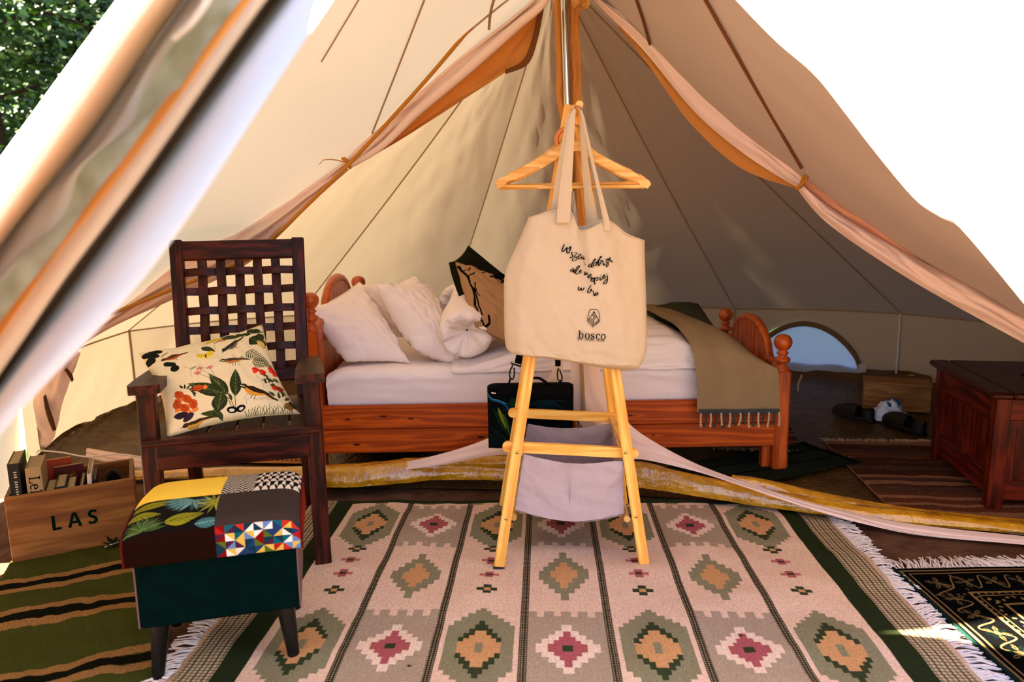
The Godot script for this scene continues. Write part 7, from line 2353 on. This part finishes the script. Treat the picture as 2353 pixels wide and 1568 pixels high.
func shoe(n: String, label: String, at: Vector3, turn: float, l: float) -> void:
	var s := thing(n, label, "shoe", at, turn)
	var foot := func(u: float) -> float:
		return lerpf(0.034, 0.046, smoothstep(0.3, 0.75, u)) * pow(maxf(0.0, sin(PI * clampf(u * 0.94 + 0.03, 0, 1))), 0.4)
	var st := new_st()
	grid(st, func(u, v):
		var a: float = v * TAU
		var w: float = foot.call(u) * 1.06
		return Vector3((u - 0.5) * l, 0.010 + 0.010 * signf(sin(a)) * pow(absf(sin(a)), 0.4), signf(cos(a)) * pow(absf(cos(a)), 0.4) * w), 24, 16)
	lpart(s, "sole", st, mat(Color(0.02, 0.018, 0.016), 0.6))
	st = new_st()
	grid(st, func(u, v):
		var a: float = PI * v
		var uu: float = lerpf(0.38, 0.99, u)
		var w: float = foot.call(uu)
		var h := 0.062 * pow(maxf(0.0, sin(PI * clampf(uu * 0.9 + 0.04, 0, 1))), 0.6)
		return Vector3((uu - 0.5) * l, 0.018 + sin(a) * h, cos(a) * w), 20, 16)
	lpart(s, "upper", st, mat(Color(0.06, 0.028, 0.018), 0.6))
	st = new_st()
	grid(st, func(u, v):
		var a: float = PI * 0.5 + PI * u
		var w: float = 0.034
		return Vector3(-0.5 * l + 0.05 + cos(a) * 0.045, 0.018 + v * 0.050, sin(a) * w), 16, 6)
	lpart(s, "heel", st, mat(Color(0.06, 0.028, 0.018), 0.6))


func small_things() -> void:
	# glass bulbs of a light string at the top of the pole
	var amber := mat(Color(0.95, 0.72, 0.32, 0.25), 0.08)
	amber.refraction_enabled = true
	amber.refraction_scale = 0.05
	for q in [[Vector3(0.255, 1.882, -2.800), "clear glass bulb hanging at the pole top, left of the amber one", 0.021], [Vector3(0.278, 1.884, -2.830), "amber glass bulb hanging at the pole top", 0.024]]:
		var b := thing("light_bulb", q[1], "light bulb", q[0])
		var st := new_st()
		var r: float = q[2]
		lathe(st, [Vector2(0.0, -r), Vector2(r * 0.5, -r * 0.87), Vector2(r * 0.87, -r * 0.5), Vector2(r, 0.0), Vector2(r * 0.9, r * 0.5), Vector2(r * 0.6, r * 1.1), Vector2(r * 0.5, r * 1.5)], Vector3.ZERO, 20)
		lpart(b, "glass_globe", st, amber)
		st = new_st()
		lathe(st, [Vector2(r * 0.52, r * 1.4), Vector2(r * 0.55, r * 2.4), Vector2(0.0, r * 2.5)], Vector3.ZERO, 14)
		lpart(b, "socket", st, M.black_plastic)
		st = new_st()
		rod(st, Vector3(0, r * 2.4, 0), Vector3(0, 0.17, 0.0), 0.003, 6)
		lpart(b, "cable", st, M.black_plastic)
	# leafy sprig between crate and ottoman
	var sp := thing("sprig", "small dark leafy sprig lying between the crate and the ottoman", "sprig", Vector3(-1.405, 0.022, -2.44))
	var st2 := new_st()
	for k in 9:
		var a := k * 0.9
		var d := Vector3(cos(a), 0.5 + 0.3 * sin(k * 2.0), sin(a)).normalized()
		var e := Vector3(-sin(a), 0, cos(a)) * 0.009
		quad(st2, Vector3.ZERO, d * 0.020 + e, d * 0.042, d * 0.020 - e)
	lpart(sp, "leaf_tuft", st2, mat(Color(0.02, 0.04, 0.015), 0.6))
	st2 = new_st()
	rod(st2, Vector3(-0.02, 0.0, 0.02), Vector3(0.02, 0.01, 0.0), 0.0016, 5)
	lpart(sp, "stem", st2, M.fringe_white)
	# dark seeds on the kilim
	var seeds := [[Vector3(0.591, 0.020, -1.803), "dark seed lying on the kilim, right of the middle"], [Vector3(0.320, 0.020, -1.777), "dark seed lying on the kilim below the clothes stand's right foot"], [Vector3(-0.271, 0.020, -1.693), "dark seed lying on the kilim at the lower left"]]
	for q in seeds:
		var st3 := new_st()
		tube(st3, PackedVector3Array([q[0] + Vector3(-0.006, 0.003, 0), q[0] + Vector3(0, 0.004, 0.001), q[0] + Vector3(0.006, 0.003, 0)]), PackedFloat32Array([0.0008, 0.003, 0.0008]), 6)
		solo("seed", st3, M.black_plastic, q[1], "seed", "seeds on the kilim")
	# soft bag under the bed
	var ub := thing("bag", "patterned golden brown bag pushed under the bed at the left", "bag", Vector3(-0.62, 0.016, -3.50))
	var nz := noise(711, 1.0)
	st2 = new_st()
	grid(st2, func(u, v):
		var a: float = u * TAU
		var ph: float = lerpf(-0.9, PI / 2, v)
		var d := Vector3(cos(a) * cos(ph), sin(ph), sin(a) * cos(ph))
		var k := 1.0 + 0.2 * nz.get_noise_3d(d.x * 2.0, d.y * 2.0, d.z * 2.0)
		return Vector3(d.x * 0.24 * k, 0.045 + maxf(-0.04, d.y * 0.06 * k), d.z * 0.15 * k), 30, 16)
	lpart(ub, "body", st2, mat(Color.WHITE, 0.8, {"tex": ntex(92, 0.05, [[0.35, Color(0.10, 0.06, 0.02)], [0.55, Color(0.38, 0.26, 0.08)], [0.8, Color(0.16, 0.10, 0.03)]], 3, 256), "tri": Vector3(3, 3, 3)}))
